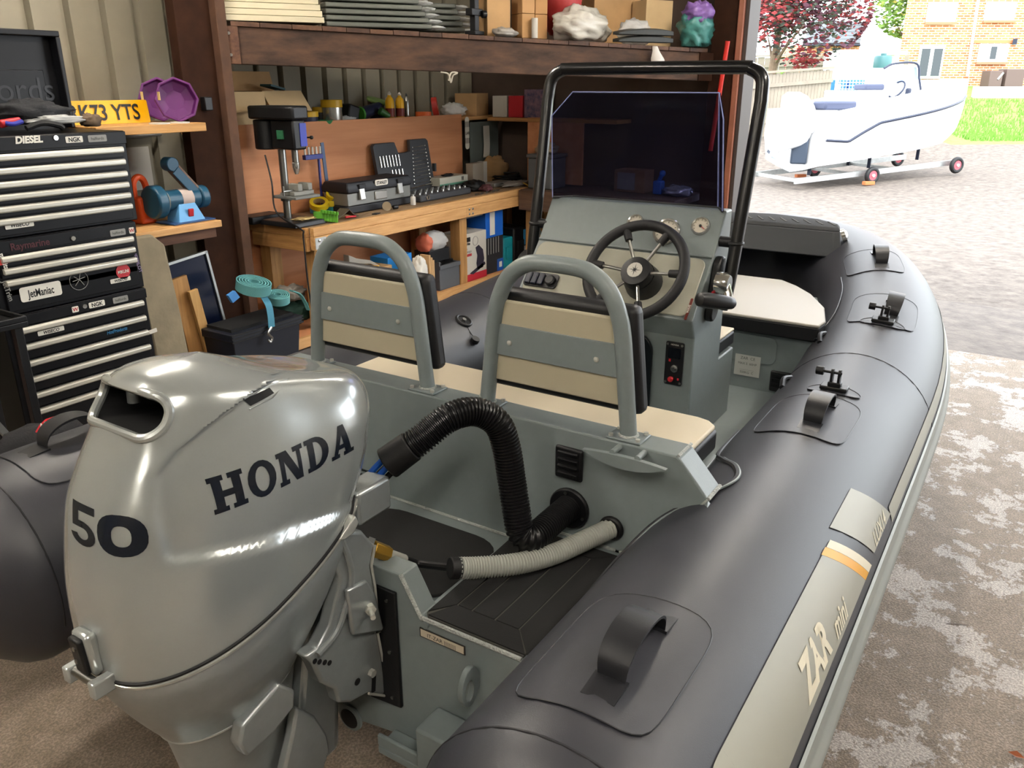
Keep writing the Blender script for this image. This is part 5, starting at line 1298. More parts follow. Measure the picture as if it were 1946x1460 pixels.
# socket set: open lid and tray
t = thing('socket_set', 'open grey socket set case with chrome sockets and spanners', 'socket set', aty(780, 360, 4.0))
CASE = M('case_grey', '#3a3c40', .55)
x0, x1, z0, z1 = rc(722, 266, 822, 352, 4.04); z0 = bz
tl_ = rotm(x=-9)
def LPT(u, v_, h=0): return V((x0+(x1-x0)*u, 4.02+.07*v_-h, z0+.01+(z1-z0)*v_))
lidp = part('case_lid', B().ext([LPT(0, 0), LPT(1, 0), LPT(1, .96), LPT(.97, 1), LPT(.66, 1), LPT(.64, .80), LPT(.56, .78), LPT(.42, .78), LPT(.38, .98), LPT(.04, .98), LPT(0, .94)], Y*.03), CASE, t, .004)
for k in range(7): part('socket', B().cyl(LPT(.07+.055*k, .56, .004), LPT(.07+.055*k, .76, .004), .008-.0006*k, n=10), CHROME, lidp)
for k in range(4): part('socket', B().cyl(LPT(.24+.06*k, .30, .004), LPT(.24+.06*k, .50, .004), .007, n=10), CHROME, lidp)
for k in range(11):
    v_ = .20+.066*k; part('spanner', B().cyl(LPT(.60+.008*k, v_, .004), LPT(.92-.002*k, v_+.015, .004), .0022, n=6).ball(LPT(.60+.008*k, v_, .005), .009-.0004*k, 8, (1, .4, 1)).ball(LPT(.92, v_+.015, .005), .010-.0004*k, 8, (1, .4, 1)), CHROME, lidp)
part('ratchet', B().cyl(LPT(.52, .13, .006), LPT(.93, .16, .006), .006, n=8).ball(LPT(.95, .16, .006), .015, 10, (1, .5, 1)), CHROME, lidp)
part('hinge_tab', B().box(LPT(1.04, .45), (.02, .03, .06)), CASE, lidp, .002)
xt0, xt1 = aty(800, 388, 3.74).x, aty(884, 366, 3.80).x
tray = part('case_tray', B().bb((xt0, 3.74, bz), (xt1, 3.98, bz+.05)), CASE, t, .012)
for r in range(4):
    for k in range(9): q = V((xt0+.035+(xt1-xt0-.07)*k/8, 3.78+.05*r, bz+.05)); part('socket', B().lathe([(.010, 0), (.010, .012), (.006, .012), (.006, .004)], q, Z, 10), CHROME, tray)
part('tray_latch', B().torus((xt0+.08, 3.735, bz+.03), .014, .004, Y, 16, 6), CHROME, tray)
# reading lamp reflector gadget
t = thing('bulb_gadget', 'small round chrome reflector with a black socket at the bench front', 'lamp part', aty(737, 395, 3.68))
g = aty(735, 391, 3.68); g.z = bz+.032
part('reflector', B().lathe([(.031, 0), (.029, .008), (.018, .020), (.010, .028)], g, V((.9, .5, 0)), 20), M('lens_cream', '#b8ac94', .15, .5), t)
part('socket', B().cyl(g+V((.03, .015, -.004)), g+V((.06, .03, -.008)), .012, n=12), STEEL, t)
part('plug', B().cyl(g+V((.075, .01, -.016)), g+V((.11, -.0, -.016)), .014, n=12), BLACKP, t, .002)
t = thing('white_bottle', 'small white plastic bottle between toolbox and socket tray', 'bottle', aty(785, 388, 3.72))
q = aty(785, 385, 3.72); q.z = bz
part('bottle', B().lathe([(.017, 0), (.019, .004), (.019, .05), (.016, .058), (.009, .062)], q, Z, 18), PAPER, t)
part('cap', B().cyl(q+Z*.062, q+Z*.074, .010), GALV, t)
solo('black_square', B().box(V((aty(715, 408, 3.66).x, 3.66, bz+.002)), (.06, .035, .004), .3), BLACKP, 'flat black square of rubber lying near the bench edge', 'offcut')
# glove box, trays, cartons, paper, cables
t = thing('glove_box', 'white and green carton of gloves with a black glove on top', 'box', aty(858, 350, 4.0))
x0, x1, z0, z1 = rc(836, 334, 889, 350, 3.95)
part('carton', B().bb((x0, 3.95, bz+.052), (x1, 4.09, bz+.115)), M('carton_white', '#c9c6b6', .6), t, .002)
part('green_band', B().bb((x0-.0006, 3.9494, bz+.052), (x1+.0006, 3.95, bz+.066)), M('band_green', '#5f9a80', .6), t)
part('print', B().box((x1-.08, 3.9494, bz+.09), (.008, .001, .03)).box((x1-.065, 3.9494, bz+.09), (.008, .001, .03)), INK, t)
part('glove', blob((x0+(x1-x0)*.45, 4.0, bz+.122), (.06, .03, .012), 41, .5), RUBBER, t)
solo('black_tray', B().bb((x0-.01, 3.90, bz), (x1+.12, 4.11, bz+.05)), BLACKP, 'shallow black tray under the glove carton', 'tray', bevel=.008)
solo('black_tool_bag', blob((aty(905, 360, 3.82).x, 3.84, bz+.036), (.10, .08, .045), 44, .35), RUBBER, 'glossy black pouch and tools right of the socket tray', 'pouch')
t = thing('grey_carton', 'small grey open carton standing in front of brown paper', 'carton', aty(912, 345, 3.98))
x0, x1, z0, z1 = rc(899, 316, 919, 345, 3.98)
part('front', B().bb((x0, 3.98, bz), (x1, 4.05, bz+.185)), M('carton_grey', '#a49a8c', .7), t, .002)
part('side_panel', B().bb((x1+.0005, 3.985, bz), (x1+.06, 4.045, bz+.19)), M('carton_side', '#bdbcb8', .6), t, .002)
t = thing('brown_paper', 'crumpled brown wrapping paper on the bench by the backboard end', 'paper', aty(935, 320, 4.05))
part('sheet', blob((aty(940, 325, 4.05).x, 4.065, bz+.095), (.22, .04, .11), 47, .35, 22), M('kraft_paper', '#a88458', .8, bump=.5, bscale=14), t, ang=30)
for k in range(4):
    pass
solo('cable_coil', B().torus((aty(965, 342, 3.95).x, 3.96, bz+.02), .13, .008, Z, 30, 6).torus((aty(965, 342, 3.95).x+.01, 3.96, bz+.034), .12, .008, Z, 30, 6).torus((aty(965, 342, 3.95).x-.006, 3.97, bz+.048), .125, .008, V((.05, .08, 1)), 30, 6).torus((aty(965, 342, 3.95).x, 3.965, bz+.062), .11, .007, V((-.06, .05, 1)), 30, 6), RUBBER, 'coil of black cable lying on the bench', 'cable')
solo('silver_case', B().bb((aty(940, 352, 3.80).x, 3.80, bz), (aty(973, 346, 3.80).x, 3.92, bz+.035)), GALV, 'flat silver case in front of the cable coil', 'case', bevel=.004)
solo('cleaning_cloth', blob((aty(985, 357, 3.72).x, 3.74, bz+.016), (.20, .07, .018), 51, .5), M('cloth_pale', '#a09a94', .85), 'pale folded cloth at the far bench front', 'cloth')
solo('red_cloth', blob((aty(925, 362, 3.72).x, 3.73, bz+.024), (.05, .05, .028), 53, .5), M('cloth_maroon', '#5a3438', .85), 'small maroon rag near the black pouch', 'rag')
solo('yellow_cable', B().sweep(bez([V((aty(985, 350, 3.8).x, 3.8, bz+.02)), V((aty(1000, 350, 3.62).x, 3.62, bz+.02)), V((aty(1012, 362, 3.58).x, 3.575, .87)), V((aty(1013, 400, 3.58).x, 3.575, .74)), V((aty(1012, 440, 3.58).x, 3.575, .57))], 30), .006, 8), M('cable_yellow', '#b8923c', .5), 'thin yellow cable hanging over the bench front', 'cable')
x0, x1, z0, z1 = rc(994, 325, 1016, 340, 4.0)
solo('small_carton', B().bb((x0, 3.98, bz), (x1, 4.06, bz+.08)), CARDL, 'small pale carton at the far end of the bench', 'carton', bevel=.002)
t = thing('grey_crate', 'grey lidded plastic crate at the bench end beside the offcut', 'crate', (5.92, 3.4, bz))
CRY0, CRY1 = atx(1048, 300, 5.80).y, atx(1003, 300, 5.80).y
part('tub', B().bb((5.80, CRY0, bz), (6.04, CRY1, bz+.24)), M('crate_grey', '#5c6062', .5), t, .01)
part('rim', B().bb((5.79, CRY0-.01, bz+.241), (6.05, CRY1+.01, bz+.27)), MATS['crate_grey'], t, .006)
solo('crate_filling', blob((5.92, (CRY0+CRY1)/2, bz+.31), (.09, .09, .045), 57, .4), M('cloth_beige', '#a09078', .85), 'beige cloth bundle lying on the grey crate', 'cloth')
for i, (px, py, sz) in enumerate(((905, 366, .012), (915, 369, .010), (925, 370, .011), (938, 368, .009), (945, 371, .008))):
    q = aty(px, py, 3.66); q.z = bz+.0; solo('loose_bolt', B().cyl(q+Z*.006, q+V((.04, .01, .006)), .005, n=8).cyl(q+Z*.0062, q+V((-.008, -.002, .0062)), .0085, n=6), STEEL, ('loose bolt nearest the black pouch on the bench', 'second loose bolt from the black pouch', 'third loose bolt from the black pouch', 'fourth loose bolt from the black pouch', 'loose bolt farthest from the black pouch')[i], 'bolt', 'loose bolts on the bench')
# on the side bench, seen through the windscreen
t = thing('wooden_radio', 'small wooden framed cabinet behind the tinted windscreen', 'radio', (6.1, 2.8, .9))
part('case', B().bb((6.0, 2.62, .901), (6.18, 2.88, 1.07)), wood('radio_wood', '#7a5a40', '#5c4230', 'y'), t, .004)
part('grille', B().bb((5.994, 2.70, .92), (5.999, 2.85, 1.05)), M('grille_grey', '#6a6a70', .7), t, .002)
t = thing('blue_tool', 'blue hand tool standing behind the tinted windscreen', 'tool', (6.05, 2.5, .9))
part('body', B().box((6.0, 2.50, .955), (.08, .07, .10)), BLUEP, t, .01)
part('neck', B().cyl((6.0, 2.50, 1.006), (6.0, 2.48, 1.05), .016).ball((6.0, 2.475, 1.06), .025, 10), BLUEP, t)
solo('silver_bag', blob((6.0, 2.34, .935), (.08, .11, .045), 61, .4), M('foil_bag', '#9aa0b4', .25, .6, bump=.4, bscale=30), 'crumpled silver bag behind the windscreen on the side bench', 'bag')
solo('brown_carton', B().bb((5.45, 2.20, .001), (5.68, 2.50, .80)), CARD, 'tall brown carton standing below the side bench end', 'carton', bevel=.004)
# ============================================================ ON THE WALL SHELF
sz = SHZ+.001
t = thing('open_carton', 'open cardboard box with hanging flaps and handwriting on the wall shelf', 'box', aty(520, 230, 4.2))
x0, x1, z0, z1 = rc(443, 180, 571, 232, 4.18)
xm = aty(499, 200, 4.18).x
part('body', B().bb((x0+.02, 4.18, sz), (x1, 4.42, sz+.21)), CARDL, t, .002)
fl = B().ext([V((xm+.0, 4.178, sz+.212)), V((x1+.0, 4.178, sz+.212)), V((x1+.04, 4.13, sz+.09)), V((xm+.03, 4.13, sz+.095))], V((0, -.003, .002))); part('flap', fl, CARDL, t)
part('flap', B().ext([V((x0+.02, 4.19, sz+.212)), V((x0+.02, 4.42, sz+.212)), V((x0-.05, 4.40, sz+.10)), V((x0-.05, 4.17, sz+.10))], V((-.003, 0, .002))), CARDL, t)
part('flap', B().ext([V((x0+.02, 4.42, sz+.212)), V((x1, 4.42, sz+.212)), V((x1-.02, 4.43, sz+.33)), V((x0+.02, 4.43, sz+.33))], Y*.003), CARD, t)
part('handwriting', B().text('Exhaust Two', (xm+.16, 4.1795, sz+.05), X, Z, .032, shear=.3), M('pencil', '#6a563c', .8), t)
part('note', B().box((xm+.14, 4.179, sz+.10), (.13, .001, .04)), M('tape_pale', '#cbbfa0', .6), t)
part('flap_front_left', B().bb((x0+.0, 4.14, sz+.095), (xm-.01, 4.143, sz+.21)), CARDL, t)
solo('teal_folder', B().box((aty(517, 152, 4.3).x, 4.30, sz+.235), (.12, .10, .012), rotm(y=12)), M('teal_dark', '#1c5058', .5), 'teal folder sticking out of the open cardboard box', 'folder')
def jar(px0, px1, pyt, y, body, lidm, lidh, lab, cat='jar', nm='jar', group='jars on the wall shelf'):
    x0, x1, _, zt = rc(px0, pyt, px1, 232, y); r = (x1-x0)/2*.86; c = V(((x0+x1)/2, y, sz)); h = zt-sz
    t = thing(nm, lab, cat, c, group)
    part('body', B().lathe([(r*.97, 0), (r, .006), (r, h-lidh), (r*.96, h-lidh+.002)], c, Z, 24), body, t)
    part('lid', B().lathe([(r*1.05, h-lidh+.001), (r*1.05, h-.003), (r*1.0, h)], c, Z, 24), lidm, t)
    return t
YL_ = M('lid_yellow', '#cfa51e', .45); CAN = M('can_silver', '#b4b4ae', .25, .8)
jar(567, 600, 211, 4.22, NAVY, YL_, .035, 'low navy jar with a yellow lid next to the cardboard box')
jar(598, 620, 203, 4.30, INK, YL_, .035, 'black jar with a yellow lid, second from the cardboard box')
jar(616, 645, 189, 4.22, CAN, YL_, .05, 'tall silver can with a deep yellow lid', 'can', 'paint_can')
solo('green_dish', B().lathe([(.05, 0), (.06, .025), (.058, .025), (.05, .004)], V((aty(617, 230, 4.18).x, 4.185, sz)), Z, 20), M('dish_green', '#2f7a4a', .5), 'small green dish in front of the black jar', 'dish')
solo('clear_wrap', blob((aty(660, 226, 4.24).x, 4.24, sz+.02), (.07, .04, .025), 71, .4), CLEAR, 'clear plastic wrap right of the silver can', 'bag')
t = thing('green_trimmer', 'black and bright green cordless tool lying on the wall shelf', 'power tool', aty(700, 222, 4.28))
c = aty(690, 216, 4.28)
part('battery', B().box((aty(667, 215, 4.25).x, 4.26, sz+.065), (.11, .09, .10), rotm(y=15)), BLACKP, t, .012)
part('motor', B().cyl(V((aty(690, 215, 4.28).x-.03, 4.28, sz+.05)), V((aty(725, 205, 4.28).x, 4.30, sz+.09)), .045, .04, 18), NAVY, t, .006)
part('collar', B().cyl(V((aty(690, 215, 4.28).x-.04, 4.28, sz+.05)), V((aty(690, 215, 4.28).x-.02, 4.28, sz+.053)), .05, n=18), GREENP, t, .003)
part('nozzle', B().cyl(V((aty(722, 218, 4.22).x, 4.22, sz+.07)), V((aty(742, 228, 4.18).x, 4.19, sz+.03)), .03, .02, 14), M('dark_green', '#2a5a24', .5), t, .003)
c = aty(720, 188, 4.34)
t = thing('disc_stand', 'pale green round pad on a dark pedestal behind the yellow bottles', 'pad', V((c.x, 4.36, sz)))
part('pedestal', B().lathe([(.06, 0), (.05, .08), (.055, c.z-sz-.03)], V((c.x, 4.36, sz)), Z, 18), NAVY, t)
part('pad', B().lathe([(.075, 0), (.085, .012), (.08, .03)], V((c.x, 4.36, c.z-.03)), V((.1, -.25, 1)), 22), M('pad_green', '#7c9a58', .7), t, .003)
def bottle(px, pyt, y, r, bm_, capm, lab, labelm=None):
    c = V((aty(px, 228, y).x, y, sz)); h = aty(px, pyt, y).z-sz
    t = thing('bottle', lab, 'bottle', c, 'bottles on the wall shelf')
    part('body', B().lathe([(r*.95, 0), (r, .005), (r, h*.66), (r*.8, h*.76), (r*.42, h*.83), (r*.40, h*.88)], c, Z, 20), bm_, t)
    part('cap', B().lathe([(r*.42, h*.88), (r*.42, h*.94), (r*.22, h*.97), (r*.2, h)], c, Z, 14), capm, t)
    if labelm: part('label', B().lathe([(r*1.012, h*.12), (r*1.012, h*.42)], c, Z, 20, cap=False), labelm, t)
bottle(742, 174, 4.22, .033, YELP, PAPER, 'yellow squeeze bottle beside the green tool, nearer the jars', M('label_maroon', '#6a2018', .5))
bottle(761, 175, 4.22, .033, YELP, PAPER, 'yellow squeeze bottle between its twin and the silver aerosol', M('label_maroon', '#6a2018', .5))
bottle(774, 177, 4.24, .019, CAN, BLACKP, 'slim silver aerosol can with a black cap')
TO = M('tape_orange', '#d2602a', .5); TRD = M('tape_red', '#a82c24', .5)
tape(805, 229, 4.22, .062, .05, (0, 0, 1), TO, 'orange tape roll lying flat on the wall shelf', sz)
tape(822, 214, 4.27, .075, .045, (.55, -.8, .15), TRD, 'red tape roll standing behind the orange one', sz+.078)
solo('clear_bag', blob((aty(865, 222, 4.24).x, 4.25, sz+.05), (.11, .08, .06), 74, .45), CLEAR, 'crumpled clear bag of parts near the shelf end', 'bag')
solo('shelf_carton', B().box((6.08, 4.30, sz+.09), (.26, .20, .18), .2), CARD, 'brown carton with a white label at the right shelf end', 'box', bevel=.003)
# low shelf continuing on the front wall
t = thing('front_wall_shelf', 'narrow shelf on the front wall left of the windscreen frame', 'shelf', (6.25, 3.4, 1.44))
part('board', B().bb((6.05, 2.9, 1.405), (6.315, 4.12, 1.435)), PINEY, t, .003)
hz_ = 1.436
def fbox(px0, px1, pyt, xx_, dep, mt, lab, cat, nm):
    a, b = atx(px0, 210, xx_), atx(px1, 210, xx_); zt = atx(px0, pyt, xx_).z
    return solo(nm, B().bb((xx_, min(a.y, b.y), hz_), (xx_+dep, max(a.y, b.y), zt)), mt, lab, cat, bevel=.003)
fbox(936, 963, 182, 6.09, .18, M('card_white', '#b8b4ac', .7), 'white fronted carton with barcode lines on the front wall shelf', 'box', 'white_carton')
fbox(966, 993, 182, 6.09, .18, REDP, 'red box with a small white label on the front wall shelf', 'box', 'red_box')
fbox(996, 1030, 170, 6.09, .18, M('tin_floral', '#2c3858', .5, col2='#8a6a78', vscale=30), 'patterned dark tin at the end of the front wall shelf', 'tin', 'patterned_tin')
# hanging grey sheet and receipt behind the bench end
solo('grey_sheet', B().bb((5.80, 4.12, .92), (6.22, 4.13, 1.40)), M('sheet_grey', '#5c6460', .8), 'grey board standing behind the brown paper', 'board')
solo('paper_receipt', B().loft([[V((aty(x_, y_, 4.1).x-.045, 4.10+dy, aty(x_, y_, 4.1).z)), V((aty(x_, y_, 4.1).x+.045, 4.10+dy, aty(x_, y_, 4.1).z)), V((aty(x_, y_, 4.1).x+.045, 4.102+dy, aty(x_, y_, 4.1).z)), V((aty(x_, y_, 4.1).x-.045, 4.102+dy, aty(x_, y_, 4.1).z))] for x_, y_, dy in ((924, 239, 0), (924, 255, -.004), (926, 275, .003), (923, 292, -.01), (924, 299, 0))]), PAPER, 'long white receipt hanging over the grey board', 'paper')

# ============================================================ UNDER THE WORKBENCH
lz = .256
def ubox(px0, px1, pyt, y, dep, mt, lab, cat, nm, bev=.003, zb=lz):
    x0, x1, _, z1 = rc(px0, pyt, px1, 540, y); t = thing(nm, lab, cat, ((x0+x1)/2, y+dep/2, zb))
    part('box_body', B().bb((x0, y, zb), (x1, y+dep, z1)), mt, t, bev); return t, x0, x1, z1
t, x0, x1, z1 = ubox(878, 924, 436, 3.64, .20, M('jack_white', '#c8c4ba', .55), 'tall white carton printed with a black trolley jack', 'box', 'jack_carton')
yy = 3.6392
part('red_band', B().bb((x0, yy, lz), (x1, yy+.0006, lz+.055)), M('band_red', '#b82234', .5), t)
part('print', B().text('clarke', (x0+.075, yy, z1-.075), X, Z, .022, bold=.03).box((x0+.075, yy, z1-.045), (.09, .0006, .035)), INK, t)
part('print_lines', B().text('METAL', (x0+.05, yy, z1-.115), X, Z, .014).text('TROLLEY JACK', (x0+.08, yy, z1-.14), X, Z, .014, wide=.8), INK, t)
part('print_red', B().box((x0+.08, yy, z1-.165), (.11, .0006, .02)), INKR, t)
w_ = x1-x0
jk = B()
jk.ext([V((x0+w_*a, yy, lz+(z1-lz)*b)) for a, b in ((.55, .68), (.68, .72), (.85, .60), (.90, .40), (.85, .22), (.62, .20), (.58, .34), (.62, .50))], -Y*.0005)
jk.ext([V((x0+w_*a, yy, lz+(z1-lz)*b)) for a, b in ((.30, .165), (.45, .125), (.95, .27), (.92, .33), (.60, .25))], -Y*.0005)
part('jack_picture', jk, M('picture_dark', '#2c2838', .5), t)
part('jack_handle_picture', B().torus((x0+w_*.55, yy, lz+(z1-lz)*.82), .035, .003, Y, 20, 5), M('picture_grey', '#a8a4a0', .5), t)
x0, x1, _, z1 = rc(872, 420, 916, 436, 3.68)
solo('steel_tin', B().bb((x0, 3.67, .735), (x1, 3.86, .765)), GALV, 'flat silver tin lying on the jack carton', 'tin', bevel=.003)
t, x0, x1, z1 = ubox(924, 956, 446, 3.66, .20, M('carton_dark', '#24252a', .5), 'dark grey printed carton right of the jack carton', 'box', 'dark_carton')
part('blue_corner', B().bb((x1-.09, 3.6592, lz), (x1, 3.6598, lz+.10)), BLUEP, t)
part('code_patch', B().bb((x1-.06, 3.6586, lz+.03), (x1-.02, 3.6591, lz+.075)), INKW, t)
part('print_lines', B().text('|||||||', (x0+.07, 3.6592, lz+.24), X, V((.0, 0, 1)), .10, bold=.0), INKG, t)
x0b, x1b, _, z1b = rc(922, 417, 957, 442, 3.66)
t = thing('blue_carton', 'bright blue carton stacked on the dark carton', 'box', ((x0+x1)/2, 3.74, z1))
part('box_body', B().bb((x0, 3.66, z1+.001), (x1, 3.84, .762)), M('carton_blue', '#1463c8', .45), t, .003)
part('label', B().bb((x0+.06, 3.6592, z1+.02), (x0+.13, 3.6598, .745)), INKW, t)
def tcase(px0, px1, pyt, y, dep, mt, lab, nm):
    t, x0, x1, z1 = ubox(px0, px1, pyt, y, dep, mt, lab, 'tool case', nm, .012)
    part('clasp', B().box(((x0+x1)/2, y-.004, lz+(z1-lz)*.5), ((x1-x0)*.5, .008, .10)), mt, t, .003); return t, x0, x1, z1
tcase(957, 975, 449, 3.66, .24, TEALP, 'slim teal tool case between the dark carton and black case', 'teal_case')
t, x0, x1, z1 = tcase(977, 1001, 428, 3.65, .26, BLACKP, 'tall black tool case with blue and white print', 'black_case')
part('print_blue', B().bb((x1-.055, 3.6490, z1-.16), (x1-.015, 3.6498, z1-.03)), M('print_cyan', '#3f9fd0', .5), t)
part('print_white', B().bb((x1-.055, 3.6490, z1-.23), (x1-.015, 3.6498, z1-.17)), INKW, t)
tcase(1003, 1030, 437, 3.66, .26, TEALP, 'teal tool case at the far end under the bench', 'teal_case')
# grey bin with odds, leaning carton pieces
t = thing('grey_bin', 'open grey plastic bin under the middle of the bench', 'bin', (4.3, 3.55, 0))
x0 = aty(836, 505, 3.64).x; x1 = aty(872, 495, 3.64).x
BINM = M('bin_grey', '#55585c', .5)
zt = aty(840, 505, 3.64).z
for nm, a, b in (('wall_panel', (x0, 3.64, lz), (x1, 3.652, zt)), ('wall_panel', (x0, 3.90, lz), (x1, 3.912, zt)), ('wall_panel', (x0-.006, 3.64, lz), (x0+.006, 3.912, zt+.03)), ('wall_panel', (x1-.006, 3.64, lz), (x1+.006, 3.912, zt)), ('bottom', (x0, 3.652, lz), (x1, 3.90, lz+.01))):
    part(nm, B().bb(a, b), BINM, t, .003)
part('rim', B().bb((x0-.01, 3.630, zt-.03), (x1+.01, 3.6395, zt)), BINM, t, .003)
solo('black_bracket', B().box((x0+.1, 3.76, zt+.012), (.30, .02, .02), .9).box((x0+.12, 3.77, zt+.012), (.26, .02, .02), -.9), BLACKP, 'black metal bracket lying across the grey bin', 'bracket', bevel=.003)
t = thing('wrapped_lamp', 'plastic wrapped lamp unit with orange end under the bench', 'lamp unit', (x0+.1, 3.74, zt+.05))
c = aty(822, 458, 3.72)
part('body', blob(c, (.14, .08, .075), 81, .15, 18), CLEAR, t); part('orange_end', blob(c+V((-.11, -.01, .0)), (.05, .07, .07), 82, .2), M('end_orange', '#c86a50', .5), t)
part('strut', B().bb((c.x-.12, 3.66, zt+.03), (c.x+.12, 3.80, c.z-.055)), BLACKP, t, .003)
t = thing('torn_carton', 'torn corrugated cardboard piece left of the grey bin', 'cardboard', (x0-.1, 3.5, .3))
c = aty(812, 510, 3.48)
for k in range(3): part('ply', B().box((c.x-.03+.02*k, 3.47, c.z-.02*k), (.018, .08, .20)), CARD, t, .002)
part('paper_wrap', blob((c.x-.10, 3.47, c.z+.0), (.06, .05, .10), 84, .3), PAPER, t)
t2 = B().box((c.x-.02, 3.48, (c.z-.12)/2), (.10, .06, c.z-.125)); part('stand', t2, PAPER, t, .002)
x0, x1, _, zt = rc(738, 490, 772, 515, 3.64)
t = thing('blue_packet', 'blue boxed packet on the low shelf behind the left backrest', 'box', ((x0+x1)/2, 3.7, lz))
part('packet', B().bb((x0, 3.64, lz), (x1+.06, 3.80, aty(735, 492, 3.64).z)), M('packet_blue', '#1c78c0', .45), t, .003)
part('letters', B().text('(GO', (x1-.05, 3.6392, aty(760, 513, 3.64).z), X, Z, .03, bold=.03), NAVY, t)
solo('grey_stapler', B().loft([[aty(x_, y_, 3.62)+V((0, dy, dz)) for dy, dz in ((0, 0), (.05, 0), (.05, h), (0, h))] for x_, y_, h in ((664, 500, .05), (680, 502, .035), (705, 502, .025), (722, 510, .02), (732, 520, .02))]), M('tool_grey', '#8c8880', .45), 'grey hand tool lying behind the left backrest', 'tool', bevel=.004)
solo('stapler_stand', B().bb((aty(650, 520, 3.66).x, 3.60, lz), (aty(733, 520, 3.66).x, 3.80, aty(690, 516, 3.62).z)), CARD, 'low open carton holding tools behind the left backrest', 'carton', bevel=.003)
solo('yellow_block', B().box(aty(712, 510, 3.60)+Z*.0, (.06, .05, .03), .5), YELP, 'small yellow block beside the grey hand tool', 'block', bevel=.003)

# ============================================================ ON THE LOFT SHELF
def lbox(px0, px1, pyt, off, dep, h=None):
    a, b = LP(px0, 60, off), LP(px1, 60, off); zb = max(LTOP(a), LTOP(b))+.001; zt = LP((px0+px1)/2, pyt, off).z if h is None else zb+h
    return a, b, zb, zt
def lsolid(a, b, zb, zt, dep): 
    return [V((a.x, a.y, zb)), V((b.x, b.y, zb)), V((b.x, b.y, zb))+bn*dep, V((a.x, a.y, zb))+bn*dep], Z*(zt-zb)
def loftbox(px0, px1, pyt, off, dep, mt, lab, nm, cat='box', h=None, bev=.003):
    a, b, zb, zt = lbox(px0, px1, pyt, off, dep, h); p, v = lsolid(a, b, zb, zt, dep)
    return solo(nm, B().ext(p, v), mt, lab, cat, bevel=bev)
t = thing('white_sheet_stack', 'large cream card sheets stacked at the left of the high shelf', 'sheets', LP(500, 45, .05))
for k in range(7):
    a, b, zb, zt = lbox(417, 618-3*k, 0, .03+.01*k, .4, .03); zz = zb+.033*k
    p, v = lsolid(a, b, zz, zz+.030, .42); part('sheet', B().ext(p, v), M('sheet_cream', '#c9c0a4', .6, var=.05, vscale=4), t, .002)
# wrapped profile bundles
PROF = M('profile_grey', '#5f625c', .35, .3); 
def lp3(px, off): p = LP(px, 60, off); return V((p.x, p.y, 0))
k = 0
for row in range(5):
    for cidx, (pa_, pb__) in enumerate(((622, 822-6*row), (640, 884-4*row))):
        off = .04 if cidx == 0 else .20
        a, b = lp3(pa_, off), lp3(pb__, off); zb = max(LTOP(a), LTOP(b))+.002+.034*row
        t = thing('wrapped_profile', ['plastic wrapped grey profile bundle in the %s pile, %s layer up' % (('front', 'rear')[cidx], ('first', 'second', 'third', 'fourth', 'fifth')[row])][0], 'profile bundle', V((a.x, a.y, zb)), 'wrapped profiles on the high shelf')
        q = [V((a.x, a.y, zb)), V((b.x, b.y, zb)), V((b.x, b.y, zb))+bn*.14, V((a.x, a.y, zb))+bn*.14]
        part('profile', B().ext(q, Z*.027), PROF, t, .006)
        e = V((b.x, b.y, zb+.013))+bn*.07
        part('wrap_end', blob(e+bd*.04, (.07, .06, .012), 90+k, .4, 12, flat=False), CLEAR, t); k += 1
# black clamp stand
a = lp3(902, .05); zb = LTOP(a)+.001
t = thing('black_stand', 'black metal stand with a round knob on the high shelf', 'stand', V((a.x, a.y, zb)))
part('base', B().box(V((a.x, a.y, zb+.012)), (.10, .08, .024)), BLACKP, t, .004)
part('upright', B().box(V((a.x, a.y, zb+.15)), (.045, .04, .27)), BLACKP, t, .004)
part('cross_arm', B().box(V((a.x, a.y, zb+.13)), (.12, .05, .04)), BLACKP, t, .004)
part('knob', B().cyl(V((a.x, a.y, zb+.12))+bd*.05, V((a.x, a.y, zb+.12))+bd*.08, .022), BLACKP, t, .003)
loftbox(926, 970, -10, .08, .2, CARD, 'tall brown carton right of the black stand', 'tall_carton')
solo('grey_pouch', blob(V((lp3(960, .04).x, lp3(960, .04).y, LTOP(lp3(960, .04))+.025)), (.10, .06, .03), 101, .35), M('pouch_grey', '#9a948c', .5), 'small pale padded pouch in front of the tall carton', 'pouch')
CA, CB = M('carton_tan', '#b28a5c', .75), M('carton_tan2', '#a87e50', .75)
for i, (p0_, p1_, lvl) in enumerate(((992, 1016, 0), (1017, 1040, 0), (992, 1016, 1), (1017, 1040, 1))):
    a, b = lp3(p0_, .05), lp3(p1_, .05); zb = LTOP(a)+.001+lvl*.145; p, v = lsolid(a, b, zb, zb+.143, .16)
    solo('small_carton', B().ext(p, v), (CA, CB)[i % 2], ('lower left of the four small tan cartons on the high shelf', 'lower right of the four small tan cartons on the high shelf', 'upper left of the four small tan cartons on the high shelf', 'upper right of the four small tan cartons on the high shelf')[i], 'carton', 'four tan cartons', bevel=.003)
a = lp3(1016, .02); solo('white_tube', B().cyl(V((a.x, a.y, LTOP(a)+.001)), V((a.x, a.y, LTOP(a)+.12)), .02), PAPER, 'short white tube standing in front of the tan cartons', 'tube', bevel=.002)
a = lp3(1066, .30); solo('red_bag', blob(V((a.x, a.y, LTOP(a)+.24)), (.14, .14, .24), 104, .2), M('bag_red', '#a02c2c', .5), 'red bag behind the clear plastic bundle on the high shelf', 'bag')
a = lp3(1105, .14); solo('plastic_bundle', blob(V((a.x, a.y, LTOP(a)+.10)), (.31, .13, .12), 107, .3, 26), M('milky_film', '#d2cec2', .25, trans=.15, alpha=.92, bump=.8, bscale=14), 'large milky plastic wrapped bundle slumping on the high shelf', 'bundle')
loftbox(1128, 1215, -12, .42, .2, CARD, 'wide brown carton behind the plastic bundles', 'wide_carton')
